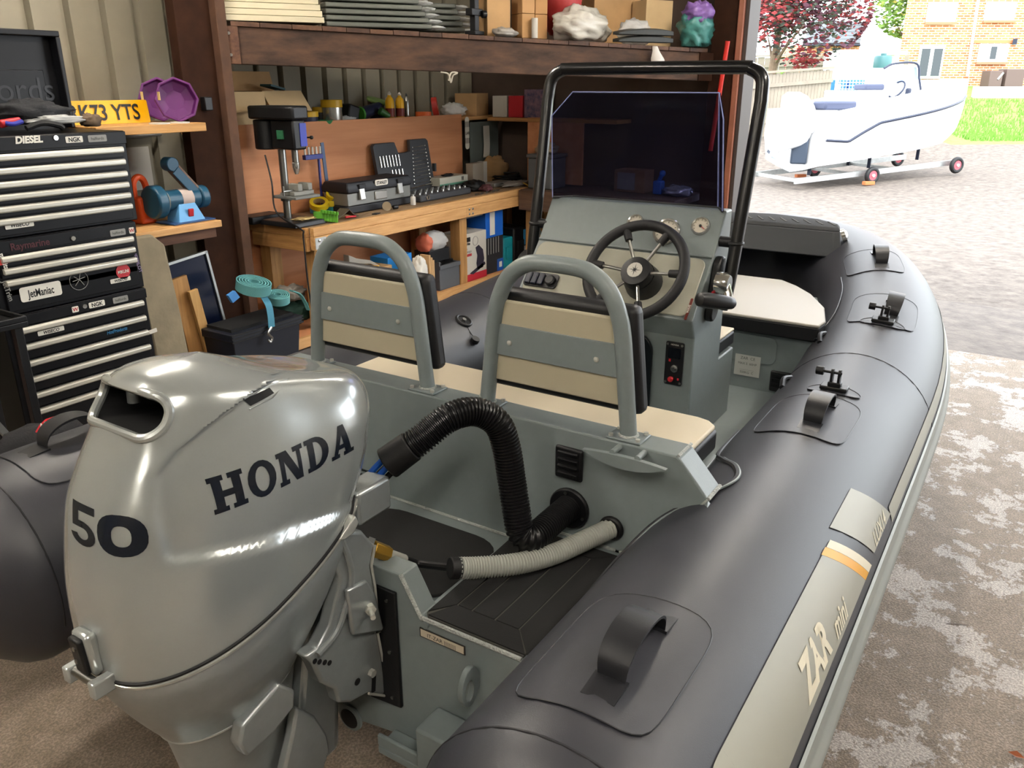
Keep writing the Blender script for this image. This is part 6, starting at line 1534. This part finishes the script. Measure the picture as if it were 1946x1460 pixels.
loftbox(1226, 1276, 0, .22, .18, CARDL, 'tan carton left of the purple and teal bag', 'tan_carton')
a = lp3(1207, .14); solo('clear_parcel', blob(V((a.x, a.y, LTOP(a)+.075)), (.17, .10, .085), 110, .3, 20), CLEAR, 'clear plastic parcel behind the black paddle blades', 'parcel')
a, b = lp3(1172, .0), lp3(1276, .0); zb = max(LTOP(a), LTOP(b))
t = thing('paddle_blades', 'black ribbed paddle blades lying at the shelf front', 'paddle', V((a.x, a.y, zb)))
for k in range(2):
    rows = []
    for i in range(9):
        u = i/8; p = a.lerp(b, u); w_ = .055*(math.sin(math.pi*min(1, .15+u*.9))**.5 if u < .9 else .9); w_ = (.02, .04, .055, .062, .066, .068, .068, .064, .05)[i]
        rows.append([V((p.x, p.y, zb+.008+.045*k))-bn*.03, V((p.x, p.y, zb+.008+.045*k))+bn*.05, V((p.x, p.y, zb+.016+w_*.6+.045*k))+bn*.05, V((p.x, p.y, zb+.010+w_*.5+.045*k))-bn*.03])
    part('blade', B().loft(rows), M('paddle_black', '#2e302e', .45), t, .004)
a = lp3(1322, .04)
t = thing('sail_bag', 'crumpled purple and teal nylon bag at the right end of the high shelf', 'bag', V((a.x, a.y, LTOP(a))))
part('teal_part', blob(V((a.x, a.y, LTOP(a)+.12)), (.165, .11, .14), 113, .3, 26), M('nylon_teal', '#3f7a74', .4, bump=.7, bscale=16), t, ang=40)
part('purple_part', blob(V((a.x-.03, a.y-.02, LTOP(a)+.22)), (.12, .10, .08), 114, .35, 22), M('nylon_purple', '#7a5a9a', .4, bump=.7, bscale=16), t, ang=40)
a = LP(1243, 95, -.03); b = LP(1250, 130, -.03)
solo('hanging_bag', B().loft([[a.lerp(b, u)+bd*(w_*math.cos(q))-bn*(.02+.4*w_*math.sin(q)) for q in [2*math.pi*i/10 for i in range(10)]] for u, w_ in ((-.2, .02), (.1, .03), (.5, .055), (.9, .06), (1.1, .04))]), M('milky_film2', '#c0bab2', .35, bump=.6, bscale=20), 'white plastic bag end hanging down over the beam', 'bag')
a = LP(852, 137, -.02)
solo('rope_knot', B().sweep(bez([a+bd*-.05+Z*.0, a-Z*.012, a+bd*.015-Z*.06, a+bd*.03-Z*.02, a+bd*.06-Z*.005, a+bd*.02-Z*.004, a+bd*.0-Z*.05], 30), .005, 6), M('rope_white', '#b8b0a0', .8), 'short knotted white cord hanging under the beam', 'cord')
# ============================================================ THE YARD OUTSIDE
FH = V((math.cos(_a), math.sin(_a), 0))          # level viewing direction
def terr(x, y):
    dep = x*FH.x+y*FH.y; lat = x*RT.x+y*RT.y
    k = [(0, -.02), (14, -.06), (19, -.03), (22, .30), (26, .70), (30, 1.35), (34, 1.75), (200, 2.4)]
    h = -.02
    for (a, ha), (b, hb) in zip(k, k[1:]):
        if a <= dep <= b: h = ha+(hb-ha)*(dep-a)/(b-a)
    u = max(0, min(1, (dep-9)/5)); u2 = max(0, min(1, (24-dep)/5))
    return h+.05*max(-3, min(3, lat-8.3))*u*u2
def atdep(px, py, dep): return atp(px, py, FH*dep, FH)
def GP(px, dep): # ground point under a pixel column
    p = atdep(px, 300, dep); return V((p.x, p.y, terr(p.x, p.y)))
def gravel():
    m = M('gravel_yard', '#463e38', .9, col2='#6b625a', vscale=9, bump=.9, bscale=45)
    return m
g = []; 
for i in range(61):
    row = []
    for j in range(61):
        dep = 4+70*(i/60)**1.6; lat = -14+60*j/60
        p = FH*dep+RT*lat
        row.append(V((p.x, p.y, terr(p.x, p.y)-.02)))
    g.append(row)
GRM = M('grass_ground', '#4f7428', .9, col2='#6f8f3c', vscale=5)
b = B()
h_, w_ = 61, 61
o = [p for r in g for p in r]; b.v = [tuple(p) for p in o]
for i in range(60):
    for j in range(60):
        c = (g[i][j]+g[i+1][j+1])/2; dep = c.dot(FH); lat = c.dot(RT)
        if c.x < 5.4: continue
        grass = (dep > 21.5+.0*lat and lat > 11.5) or (dep > 24 and lat > 3)
        b.f.append([i*w_+j, i*w_+j+1, (i+1)*w_+j+1, (i+1)*w_+j]); b.m.append(1 if grass else 0)
struct('ground_yard', b, [gravel(), GRM])
struct('apron_slab', B().bb((6.08, -9, -.17), (7.6, 2.0, -.012)), M('worn_apron', '#4c4540', .85, col2='#6a615a', vscale=8, bump=.4, bscale=50))
# grass tufts
gb = B(); rnd = random.Random(3)
for k in range(5200):
    dep = 21.8+rnd.random()**1.5*7.3; lat = 11.8+rnd.random()*8
    p = FH*dep+RT*lat; z = terr(p.x, p.y)-.03; hgt = .08+.12*rnd.random(); lean = V((rnd.uniform(-.05, .05), rnd.uniform(-.05, .05), hgt)); w0 = RT*.018
    q = V((p.x, p.y, z)); gb.add([q-w0, q+w0, q+lean], [(0, 1, 2)])
o = link('grass_blades', gb.mesh('grass_blades', M('grass_blade', '#5f8a30', .8), False)); tag(o, 'short green grass on the bank beyond the white boat', 'grass'); o['kind'] = 'stuff'

# ------------------------------------------------------------ white boat on a trolley
bd2 = (RT*.95+FH*.312).normalized(); bn2 = (FH*.95-RT*.312).normalized()
P0 = atdep(1532, 322, 15.7)                       # near lower stern corner
O2 = P0+bn2*.85
pl_n = bn2
def SP(px, py, v_=-.85): p = atp(px, py, O2+bn2*v_, pl_n); return (p-O2).dot(bd2), p.z
def W2(u, v_, z): p = O2+bd2*u+bn2*v_; return V((p.x, p.y, z))
bot_l = [SP(*q) for q in ((1532, 322), (1600, 312), (1657, 302), (1740, 288), (1808, 276), (1862, 250), (1896, 205), (1908, 175))]
rub_l = [SP(*q, -.95) for q in ((1540, 266), (1557, 266), (1611, 269), (1640, 251), (1672, 233), (1740, 219), (1820, 203), (1880, 191), (1910, 181))]
gun_l = [SP(*q, -.95) for q in ((1540, 212), (1562, 212), (1600, 211), (1630, 205), (1660, 195), (1740, 178), (1838, 152), (1908, 150))]
def itp(L, u):
    if u <= L[0][0]: return L[0][1]
    for (a, za), (b_, zb_) in zip(L, L[1:]):
        if u <= b_: return za+(zb_-za)*(u-a)/(b_-a)
    return L[-1][1]
UL = min(bot_l[-1][0], gun_l[-1][0]+.1)
WH = M('gelcoat_white', '#dcdee0', .25, coat=.4); NVY = M('navy_rub', '#1a2236', .5); GCU = M('grey_cushion', '#3a4056', .6)
fb = thing('white_boat', 'white open motor boat standing on a trolley in the yard', 'boat', W2(0, 0, 0))
secs = []; NU = 26
def beam_at(u): f = u/UL; return .95*(1-max(0, (f-.45)/.55)**2.2)+.02
for i in range(NU+1):
    u = .27+(UL-.27)*i/NU; hb = beam_at(u); zb_ = itp(bot_l, u); zg = max(itp(gun_l, u), zb_+.05); zr = min(max(itp(rub_l, u), zb_+.02), zg-.01)
    prof2 = [(0, zb_-.16*(1-i/NU)), (-.45*hb, zb_-.08*(1-i/NU)), (-.86*hb, zb_+.02), (-hb, zr), (-hb*.97, zg), (-hb*.80, zg), (-hb*.78, zg-.06), (hb*.78, zg-.06), (hb*.80, zg), (hb*.97, zg), (hb, zr), (.86*hb, zb_+.02), (.45*hb, zb_-.08*(1-i/NU))]
    secs.append([W2(u, v_, z) for v_, z in prof2])
part('hull', B().loft(secs), WH, fb, ang=35)
part('rub_line', B().sweep([W2(u, -beam_at(u)-.004, itp(rub_l, u)) for u in [.27+(UL*.98-.27)*i/60 for i in range(61)]], .026, 6), NVY, fb)
part('hull_lettering', B().text('ASTER', W2(SP(1693, 241, -.95)[0], -.965, SP(1693, 241, -.95)[1]), bd2, Z, .09, shear=.2), M('letter_grey', '#7c8290', .5), fb)
# console and seats inside
def box2(u0, u1, v0, v1, z0, z1): 
    return B().ext([W2(u0, v0, z0), W2(u1, v0, z0), W2(u1, v1, z0), W2(u0, v1, z0)], Z*(z1-z0))
uc, zc_ = SP(1715, 200, -.3); g0 = itp(gun_l, uc)
cn = part('console', B().ext([W2(*q) for q in [(SP(1678, 190, -.4)[0], -.4, SP(1678, 190, -.4)[1]-.25), (SP(1745, 200, -.4)[0], -.4, g0-.25), (SP(1748, 158, -.4)[0], -.4, SP(1748, 150, -.4)[1]), (SP(1720, 150, -.4)[0], -.4, SP(1720, 152, -.4)[1]), (SP(1685, 165, -.4)[0], -.4, SP(1685, 165, -.4)[1])]], bn2*.8), WH, fb, bevel=.02)
ws2 = [W2(*q) for q in [(SP(x_, y_, -.4)[0], -.4, SP(x_, y_, -.4)[1]) for x_, y_ in ((1678, 160), (1680, 132), (1690, 126), (1742, 126), (1746, 150))]]
part('windscreen', B().ext(ws2, bn2*.01), M('screen_blue', '#8fa6bd', .08, trans=.3, alpha=.8), fb)
part('screen_frame', B().sweep([ws2[0], ws2[1], ws2[2], ws2[3], ws2[4]], .02, 6), WH, fb)
part('grab_rail', B().sweep(bez([W2(*q) for q in [(SP(x_, y_, -.45)[0], -.45, SP(x_, y_, -.45)[1]) for x_, y_ in ((1680, 130), (1700, 121), (1742, 121), (1747, 150), (1750, 172))]], 24), .02, 8), NVY, fb)
wc2 = W2(SP(1702, 170, -.45)[0], -.48, SP(1702, 170, -.45)[1])
part('steering_wheel', B().torus(wc2, .17, .018, bd2*.8-Z*.5, 28, 8), NVY, fb)
part('throttle', B().box(W2(SP(1725, 182, -.5)[0], -.5, SP(1725, 182, -.5)[1]), (.12, .10, .28)), NVY, fb, bevel=.03)
zz = SP(1660, 166, -.4)[1]
part('seat_back', box2(SP(1642, 166, -.4)[0], SP(1678, 166, -.4)[0], -.45, -.1, zz-.05, zz+.06), GCU, fb, bevel=.03)
part('seat_box', box2(SP(1622, 166, -.4)[0], SP(1672, 166, -.4)[0], -.44, .44, g0-.28, zz-.06), WH, fb, bevel=.02)
zz = SP(1600, 203, -.8)[1]
part('stern_cushion', box2(SP(1566, 203, -.8)[0], SP(1626, 203, -.8)[0], -.84, -.45, zz-.06, zz+.10), GCU, fb, bevel=.04)
part('pulpit_cleat', B().cyl(W2(SP(1895, 156, -.1)[0], -.1, itp(gun_l, UL)-.01), W2(SP(1905, 148, -.1)[0], -.1, itp(gun_l, UL)+.12), .02), STEEL, fb)
# its outboard
mo = thing('white_outboard', 'white outboard motor tilted up on the stern of the white boat', 'outboard motor', W2(-.3, 0, .4))
mc = atdep(1518, 210, 16.1)
def ellr(c, a, b_, z, n=24): return [c+bd2*(a*math.cos(t))+bn2*(b_*math.sin(t))+Z*z for t in [2*math.pi*i/n for i in range(n)]]
ax2 = (Z*.85-bd2*.4).normalized()
part('cowling', B().loft([[mc+ax2*h+(bd2*math.cos(t)*1.0+bn2*math.sin(t)*.75)*r for t in [2*math.pi*i/24 for i in range(24)]] for h, r in ((-.45, .20), (-.38, .30), (-.15, .35), (.10, .33), (.28, .25), (.36, .12))]), WH, mo)
lg0, lg1 = mc-ax2*.4, mc-ax2*.4-bd2*.55-Z*.32
part('leg', B().sweep([mc-ax2*.35, mc-ax2*.55-bd2*.1, lg1], [.19, .15, .08], 14), WH, mo)
part('gearcase', B().lathe([(.02, -.25), (.06, -.1), (.07, .05), (.05, .2), (.01, .28)], lg1, bd2*.6+Z*.5, 16), WH, mo)
part('mount_bracket', B().box(W2(.12, -.42, SP(1540, 285, -.4)[1]), (.2, .3, .5), rotm(z=20)), M('bracket_dark', '#3c4654', .4, .4), mo, bevel=.03)
part('black_hose', B().sweep(bez([mc-ax2*.42+bd2*.1-bn2*.15, mc-ax2*.5+bd2*.3-bn2*.12, W2(.02, -.35, SP(1552, 262, -.3)[1])], 12), .03, 8), NVY, mo)
for k in range(3):
    a = 2.1*k; e = (bn2*math.cos(a)+(Z*.7-bd2*.7)*math.sin(a)); part('propeller_blade', B().ext([lg1-bd2*.16-Z*.1, lg1-bd2*.19-Z*.1+e*.08+bn2*.02, lg1-bd2*.16-Z*.1+e*.17, lg1-bd2*.12-Z*.1+e*.1], bn2*.01), M('prop_grey', '#6c7688', .4), mo)
# trolley
tr2 = thing('boat_trolley', 'low galvanised trolley with red wheels under the white boat', 'trolley', W2(1.4, 0, 0))
def wheel2(px, py, v_):
    u, z = SP(px, py, v_); return u, z
wr = .165
rw = [SP(1655, 350, -.85), SP(1815, 330, -.85), (SP(1655, 350, -.85)[0]-.15, None), (SP(1815, 330, -.85)[0], None)]
for i, ((u, z), v_) in enumerate((((rw[0][0], rw[0][1]), -.85), ((rw[1][0], rw[1][1]), -.85), ((rw[0][0]-.1, rw[0][1]-.02), .75), ((rw[1][0], rw[1][1]), .75))):
    c = W2(u, v_, z+wr)
    part('tyre', B().torus(c, wr-.045, .045, bn2, 24, 10), RUBBER, tr2)
    part('wheel_rim', B().cyl(c-bn2*.03, c+bn2*.03, wr-.07, n=20), M('rim_red', '#b04a54', .5), tr2)
    part('hub', B().cyl(c-bn2*.05, c-bn2*.031, .03), PAPER, tr2)
zf = lambda u: rw[0][1]+(rw[1][1]-rw[0][1])*(u-rw[0][0])/(rw[1][0]-rw[0][0])+.20
for v_ in (-.72, .62):
    a, c = W2(-.1, v_, zf(-.1)), W2(rw[1][0]+.1, v_, zf(rw[1][0]+.1)); part('side_rail', B().loft([[p+Z*.05, p+Z*.05+bn2*.06, p-Z*.05+bn2*.06, p-Z*.05] for p in (a, c)]), GALV, tr2)
for u in (-.05, 1.2, 2.2): a = W2(u, -.72, zf(u)+.0); part('cross_rail', B().loft([[p+Z*.03, p+Z*.03+bd2*.06, p-Z*.03+bd2*.06, p-Z*.03] for p in (a+bn2*.06, a+bn2*1.34)]), GALV, tr2)
for u, v_ in ((.5, -.3), (.5, .3), (1.9, -.3), (1.9, .3), (rw[1][0]-.2, 0)):
    hgt = itp(bot_l, u)-.05-zf(u); part('support', B().box(W2(u, v_, zf(u)+.02+max(.05, hgt)/2), (.06, .06, max(.06, hgt))), NVY, tr2)
for i, (px, py) in enumerate(((1650, 351), (1521, 337))):
    u, z = SP(px, py, -.9 if i == 0 else .6); c = W2(u, -.9 if i == 0 else .6, z+.03)
    solo('wheel_chock', B().box(c, (.22, .10, .065), math.atan2(bd2.y, bd2.x)), M('brick_orange', '#b8683c', .8), ('orange brick wedged behind the near trolley wheel', 'orange brick behind the far trolley wheel under the motor')[i], 'brick', 'chock bricks', bevel=.005)

# ------------------------------------------------------------ fences, shrubs, trees
FEN = M('fence_wood', '#80776a', .85, var=.12, vscale=3)
def fence(px0, px1, dep0, dep1, hgt, n, lab, top=True):
    a, c = GP(px0, dep0), GP(px1, dep1); t = thing('panel_fence', lab, 'fence', a); d = (c-a); nn = V((-d.y, d.x, 0)).normalized()
    for k in range(n):
        p = a+d*((k+.04)/n); q = a+d*((k+.96)/n); hh = hgt+.01*((k*7) % 5)
        part('board', B().ext([p, q, q+Z*hh, p+Z*hh], nn*(.02+.006*(k % 2))), FEN, t)
    for zz in (.35, hgt-.3): part('rail', B().ext([a+Z*zz-nn*.02, c+Z*zz-nn*.02, c+Z*(zz+.09)-nn*.02, a+Z*(zz+.09)-nn*.02], -nn*.03), FEN, t)
    part('cap_rail', B().ext([a+Z*(hgt+.05)-nn*.04, c+Z*(hgt+.05)-nn*.04, c+Z*(hgt+.10)-nn*.04, a+Z*(hgt+.10)-nn*.04], nn*.10), FEN, t)
    return t
fence(1400, 1562, 22.5, 24, 1.55, 26, 'weathered board fence with cap rail left of the white boat')
fence(1395, 1600, 30, 32, 1.15, 16, 'pale board fence on higher ground below the red tree')
LEAF = {}
def tree(name, lab, px, dep, zb, hgt, crown, mats, nleaf, lsz, trunk_r=.16, seed=1, grp=None, branches=7):
    rnd = random.Random(seed); g0 = GP(px, dep); g0.z = zb if zb is not None else g0.z
    t = thing(name, lab, 'tree' if hgt > 2.5 else 'shrub', g0, grp)
    if hgt > 2.5:
        part('trunk', B().sweep([g0, g0+Z*hgt*.25+RT*.05, g0+Z*hgt*.5+RT*.15, g0+Z*hgt*.8+RT*.1], [trunk_r, trunk_r*.8, trunk_r*.55, trunk_r*.2], 10), M('bark', '#6c5a4a', .9, var=.2, vscale=10), t)
        for k in range(branches):
            a = rnd.random()*6.28; z0 = hgt*(.22+.4*rnd.random()); L_ = crown[0]*(.5+.4*rnd.random()); s0 = g0+Z*z0+RT*.08
            part('branch', B().sweep(bez([s0, s0+RT*(math.cos(a)*L_*.5)+FH*(math.sin(a)*L_*.5)+Z*L_*.45, s0+RT*(math.cos(a)*L_)+FH*(math.sin(a)*L_)+Z*L_*.8], 8), [trunk_r*.4*(1-.8*i/8) for i in range(9)], 6), M('bark', '#6c5a4a', .9), t)
    cc = g0+RT*crown[3]+Z*crown[4]
    for mi, mt in enumerate(mats):
        lb = B()
        cl = [(rnd.gauss(0, .45), rnd.gauss(0, .45), rnd.gauss(0, .45), rnd.uniform(.22, .42)) for _ in range(16)]
        for k in range(nleaf//len(mats)):
            c_ = cl[rnd.randrange(16)]; x_, y_, z_ = (c_[i]*1.0+rnd.gauss(0, c_[3]*.6) for i in range(3))
            m_ = math.sqrt(x_*x_+y_*y_+z_*z_)
            if m_ > 1: x_, y_, z_ = x_/m_, y_/m_, z_/m_
            p = cc+RT*(x_*crown[0])+FH*(y_*crown[1])+Z*(z_*crown[2]); n_ = V((rnd.gauss(0, 1), rnd.gauss(0, 1), rnd.gauss(0, 1)+.5)).normalized(); d_, s_, u_ = frame(n_); s = lsz*(.6+.8*rnd.random())
            lb.add([p-s_*s*.5, p-u_*s*.28+s_*.1*s, p+s_*s*.6, p+u_*s*.28+s_*.1*s], [(0, 1, 2, 3)])
        f = part('foliage', lb, mt, t, smooth=False); f['kind'] = 'stuff'
    return t
def leafm(n, c1, c2): return M(n, c1, .7, col2=c2, vscale=1.3)
tree('red_maple', 'red and dark purple leaved tree beside the door post', 1447, 26, None, 5.2, (2.0, 1.9, 2.1, .75, 3.5), [leafm('leaf_red', '#7c2a30', '#9c3c3c'), leafm('leaf_maroon', '#3c1c2a', '#562c3a'), leafm('leaf_dark', '#242c24', '#3c4234'), leafm('leaf_maroon2', '#4a2434', '#6a3444')], 11000, .15, seed=4)
tree('green_tree', 'large yellow-green tree between the small house and brick house', 1690, 44, None, 7.0, (2.5, 2.2, 2.6, .2, 4.6), [leafm('leaf_green', '#6f8c3c', '#94a84c'), leafm('leaf_yellow', '#b0a44a', '#d0c070'), leafm('leaf_green2', '#4c6a30', '#6f8c3c')], 5200, .26, seed=6)
tree('green_bush', 'bright green bush behind the weathered fence', 1462, 26.5, None, 1.2, (.75, .6, .55, 0, .75), [leafm('leaf_bright', '#7fb03c', '#9cc858')], 1300, .12, seed=9)
# ------------------------------------------------------------ brick house
HD = 33.0
def HPt(px, py, o=0): return atdep(px, py, HD-o)
def brickmat():
    m = bpy.data.materials.new('house_brick'); m.use_nodes = True; nt = m.node_tree; n = nt.nodes
    tc = n.new('ShaderNodeTexCoord'); mp = n.new('ShaderNodeMapping'); mp.inputs['Rotation'].default_value = (math.radians(90), 0, 0)
    br = n.new('ShaderNodeTexBrick'); br.inputs['Color1'].default_value = lin('#a8562e'); br.inputs['Color2'].default_value = lin('#c47a4c'); br.inputs['Mortar'].default_value = lin('#c8b8a4')
    br.inputs['Scale'].default_value = 1.0; br.inputs['Brick Width'].default_value = .24; br.inputs['Row Height'].default_value = .085; br.inputs['Mortar Size'].default_value = .014
    nt.links.new(tc.outputs['UV'], mp.inputs[0]); nt.links.new(tc.outputs['UV'], br.inputs[0]); nt.links.new(br.outputs[0], n['Principled BSDF'].inputs['Base Color']); n['Principled BSDF'].inputs['Roughness'].default_value = .85
    return m
BRK = brickmat()
def wallquad(name, par, a, c, z0, z1, thick, mt, nn=FH):
    d = c-a; L_ = d.length
    me = bpy.data.meshes.new(name); a0 = V((a.x, a.y, z0)); c0 = V((c.x, c.y, z0))
    vs_ = [a0, c0, V((c.x, c.y, z1)), V((a.x, a.y, z1))]; vs_ += [p+nn*thick for p in vs_]
    me.from_pydata([tuple(p) for p in vs_], [], [(0, 1, 2, 3), (5, 4, 7, 6), (4, 0, 3, 7), (1, 5, 6, 2), (3, 2, 6, 7)]); me.materials.append(mt)
    uv = me.uv_layers.new(); U = [(0, 0), (L_, 0), (L_, z1-z0), (0, z1-z0)]; k = 0
    for p in me.polygons:
        for i, li in enumerate(p.loop_indices): uv.data[li].uv = U[i % 4]
    return link(name, me, par)
hl, hr = HPt(1710, 100), HPt(2080, 100); hz0 = 1.55
hs = thing('brick_house', 'orange brick house with white windows behind the white boat', 'house', V((hl.x, hl.y, hz0)))
wallquad('front_wall', hs, V((hl.x, hl.y, 0)), V((hr.x, hr.y, 0)), hz0, hz0+6.5, 5, BRK, (FH*.88+RT*.47))
UPVC = M('upvc_white', '#e2e4e4', .4); PANE = M('pane_blue_grey', '#2a3236', .1); BLIND = M('blind_pale', '#cfd2d2', .6)
def window(px0, py0, px1, py1, cols, mt, nm='window', sill=True):
    a, c = HPt(px0, py1, .08), HPt(px1, py0, .08); w_ = (c-a).dot(RT); h = c.z-a.z
    f = part(nm, B().ext([a, a+RT*w_, a+RT*w_+Z*h, a+Z*h], FH*.075), UPVC, hs, .01)
    n = len(cols); x0 = .07
    for i in range(n):
        u0 = w_*i/n+.07; u1 = w_*(i+1)/n-.07; part('pane', B().ext([a+RT*u0+Z*.1-FH*.012, a+RT*u1+Z*.1-FH*.012, a+RT*u1+Z*(h-.1)-FH*.012, a+RT*u0+Z*(h-.1)-FH*.012], FH*.01), cols[i], f)
    if sill: part('sill', B().ext([a-RT*.05-Z*.08-FH*.06, a+RT*(w_+.05)-Z*.08-FH*.06, a+RT*(w_+.05)-FH*.06, a-RT*.05-FH*.06], FH*.07), M('tile_sill', '#9a6a50', .8), f)
    return f
window(1760, 4, 1822, 42, [BLIND], None)
window(1870, 3, 1934, 39, [BLIND], None)
window(1857, 83, 1919, 118, [BLIND, PANE, BLIND], None)
window(1740, 87, 1797, 150, [PANE, PANE], None, 'french_door', False)
part('soldier_course', B().ext([HPt(1850, 82, .03), HPt(1925, 82, .03), HPt(1925, 76, .03), HPt(1850, 76, .03)], FH*.02), M('soldier_brick', '#b0704a', .8), hs)
part('drain_pipe', B().cyl(HPt(1862, -20, .12), HPt(1838, 145, .12), .05, n=10), UPVC, hs)
part('wall_light', B().box(HPt(1929, 79, .1), (.14, .14, .2)), NVY, hs)
for i, (px0, px1, py0) in enumerate(((1880, 1908, 134), (1911, 1950, 131))):
    a = HPt(px0, 152, 1.2); c = HPt(px1, py0, 1.2); solo('garden_box', B().ext([V((a.x, a.y, 1.35)), V((c.x, c.y, 1.35)), V((c.x, c.y, c.z)), V((a.x, a.y, c.z))], FH*.6), M('box_brown', '#5c4c48', .7), ('dark storage box left of the other before the brick house', 'dark storage box at the right picture edge before the house')[i], 'storage box', 'storage boxes', bevel=.02)
rw_a, rw_b = GP(1830, 29.5), GP(2050, 29.5)
solo('garden_wall', B().ext([V((rw_a.x, rw_a.y, 1.0)), V((rw_b.x, rw_b.y, 1.0)), V((rw_b.x, rw_b.y, 1.62)), V((rw_a.x, rw_a.y, 1.62))], FH*.2), M('render_pale', '#c4beb4', .8), 'low pale retaining wall right of the white boat bow', 'wall')
# small house with slate roof behind
sh = thing('small_house', 'small brick house with a grey slate roof far behind', 'house', GP(1585, 42))
a, c = atdep(1530, 130, 42), atdep(1628, 130, 42)
wallquad('front_wall', sh, V((a.x, a.y, 0)), V((c.x, c.y, 0)), 1.7, atdep(1600, 84, 42).z, 4, BRK)
e0, e1 = atdep(1525, 86, 41.8), atdep(1634, 86, 41.8); r0, r1 = atdep(1545, 40, 44), atdep(1640, 46, 44)
part('roof', B().ext([e0, e1, r1, r0], Z*.08), M('slate', '#4a5056', .6, var=.1, vscale=6), sh)
for k in range(6):
    u = k/6; part('slate_course', B().ext([e0.lerp(r0, u)-FH*.02+Z*.09, e1.lerp(r1, u)-FH*.02+Z*.09, e1.lerp(r1, u+.15)+Z*.09, e0.lerp(r0, u+.15)+Z*.09], Z*.02), MATS['slate'], sh)
part('gutter', B().cyl(e0-FH*.05, e1-FH*.05, .05, n=8), NVY, sh)
# white screen panel, green tank, mesh gate, blue crates
a, c = atdep(1592, 185, 29), atdep(1676, 185, 29); zt = atdep(1630, 94, 29).z
solo('white_trailer', B().ext([V((a.x, a.y, 1.0)), V((c.x, c.y, 1.0)), V((c.x, c.y, zt)), V((a.x, a.y, zt))], FH*1.8), M('trailer_white', '#b8bcbc', .5), 'tall white box trailer behind the mesh fence', 'trailer', bevel=.03)
a, c = atdep(1677, 185, 28.6), atdep(1712, 185, 28.6)
t = thing('pergola', 'open timber lean-to between white trailer and brick house', 'lean-to', V((a.x, a.y, 1.1)))
for p in (a, c): part('post', B().box(V((p.x, p.y, 1.1+(zt-1.3)/2)), (.12, .12, zt-1.3)), FEN, t)
part('roof', B().ext([V((a.x, a.y, zt-.18)), V((c.x, c.y, zt-.18)), V((c.x, c.y, zt-.05)), V((a.x, a.y, zt-.05))], FH*1.5), UPVC, t)
tk = GP(1651, 27.6); tk.z = atdep(1651, 131, 27.6).z; zt2 = atdep(1651, 106, 27.6).z
t = thing('green_tank', 'round dark green tank standing before the white trailer', 'tank', tk)
part('drum', B().lathe([(.26, 0), (.27, .03), (.27, zt2-tk.z-.05), (.24, zt2-tk.z)], tk, Z, 24), M('tank_green', '#3c6668', .5), t)
part('lid', B().cyl(tk+Z*(zt2-tk.z), tk+Z*(zt2-tk.z+.07), .09), MATS['tank_green'], t)
part('stand', B().box(V((tk.x, tk.y, (tk.z+terr(tk.x, tk.y))/2-.02)), (.5, .5, tk.z-terr(tk.x, tk.y)+.0)), UPVC, t)
t = thing('mesh_gate', 'white wire mesh panel fence in front of the blue crates', 'gate', GP(1575, 25.5))
x0_, x1_ = GP(1572, 25.5), GP(1690, 25.8); zb0 = atdep(1620, 182, 25.5).z; zt0 = atdep(1620, 131, 25.5).z
part('frame', B().sweep([V((x0_.x, x0_.y, zb0)), V((x1_.x, x1_.y, zb0)), V((x1_.x, x1_.y, zt0)), V((x0_.x, x0_.y, zt0))], .03, 8, closed=True), UPVC, t)
for k in range(1, 20): p = x0_.lerp(x1_, k/20); part('wire', B().cyl(V((p.x, p.y, zb0)), V((p.x, p.y, zt0)), .011, n=5), UPVC, t)
for k in range(1, 8): zz = zb0+(zt0-zb0)*k/8; part('wire', B().cyl(V((x0_.x, x0_.y, zz)), V((x1_.x, x1_.y, zz)), .011, n=5), UPVC, t)
part('post', B().cyl(V((x0_.x, x0_.y, terr(x0_.x, x0_.y))), V((x0_.x, x0_.y, zt0+.1)), .05, n=10), UPVC, t)
CRB = M('crate_blue', '#2a6fb8', .5)
for i, (px0, px1) in enumerate(((1546, 1572), (1576, 1608), (1612, 1644))):
    a, c = atdep(px0, 178, 26.6), atdep(px1, 152, 26.6)
    t = thing('blue_crate', ('leftmost blue crate behind the mesh fence', 'middle blue crate with a white panel behind the mesh fence', 'right blue crate behind the mesh fence')[i], 'crate', a, 'blue crates')
    part('crate', B().ext([a, V((c.x, c.y, a.z)), c, V((a.x, a.y, c.z))], FH*.5), CRB, t, .02)
    if i == 1: part('panel', B().ext([a+(c-a)*.3-FH*.02+Z*.0, V((a.lerp(c, .7).x, a.lerp(c, .7).y, a.z+(c.z-a.z)*.3))-FH*.02, a.lerp(c, .7)-FH*.02, V((a.lerp(c, .3).x, a.lerp(c, .3).y, a.z+(c.z-a.z)*.7))-FH*.02], FH*.01), UPVC, t)
    gz2 = terr(a.x, a.y); part('pallet', B().ext([V((a.x, a.y, gz2)), V((c.x, c.y, gz2)), V((c.x, c.y, a.z-.005)), V((a.x, a.y, a.z-.005))], FH*.5), FEN, t)
# leaf on the slab
lf = atz(1931, 1437, .004)
solo('fallen_leaf', B().add([lf+V((.0, .02, .004)), lf+V((.012, .0, .008)), lf+V((.0, -.022, .002)), lf+V((-.012, 0, .006)), lf+Z*.0], [(0, 1, 4), (1, 2, 4), (2, 3, 4), (3, 0, 4)]), M('leaf_brown', '#a05a34', .7), 'dry brown leaf on the concrete at the lower right corner', 'leaf')
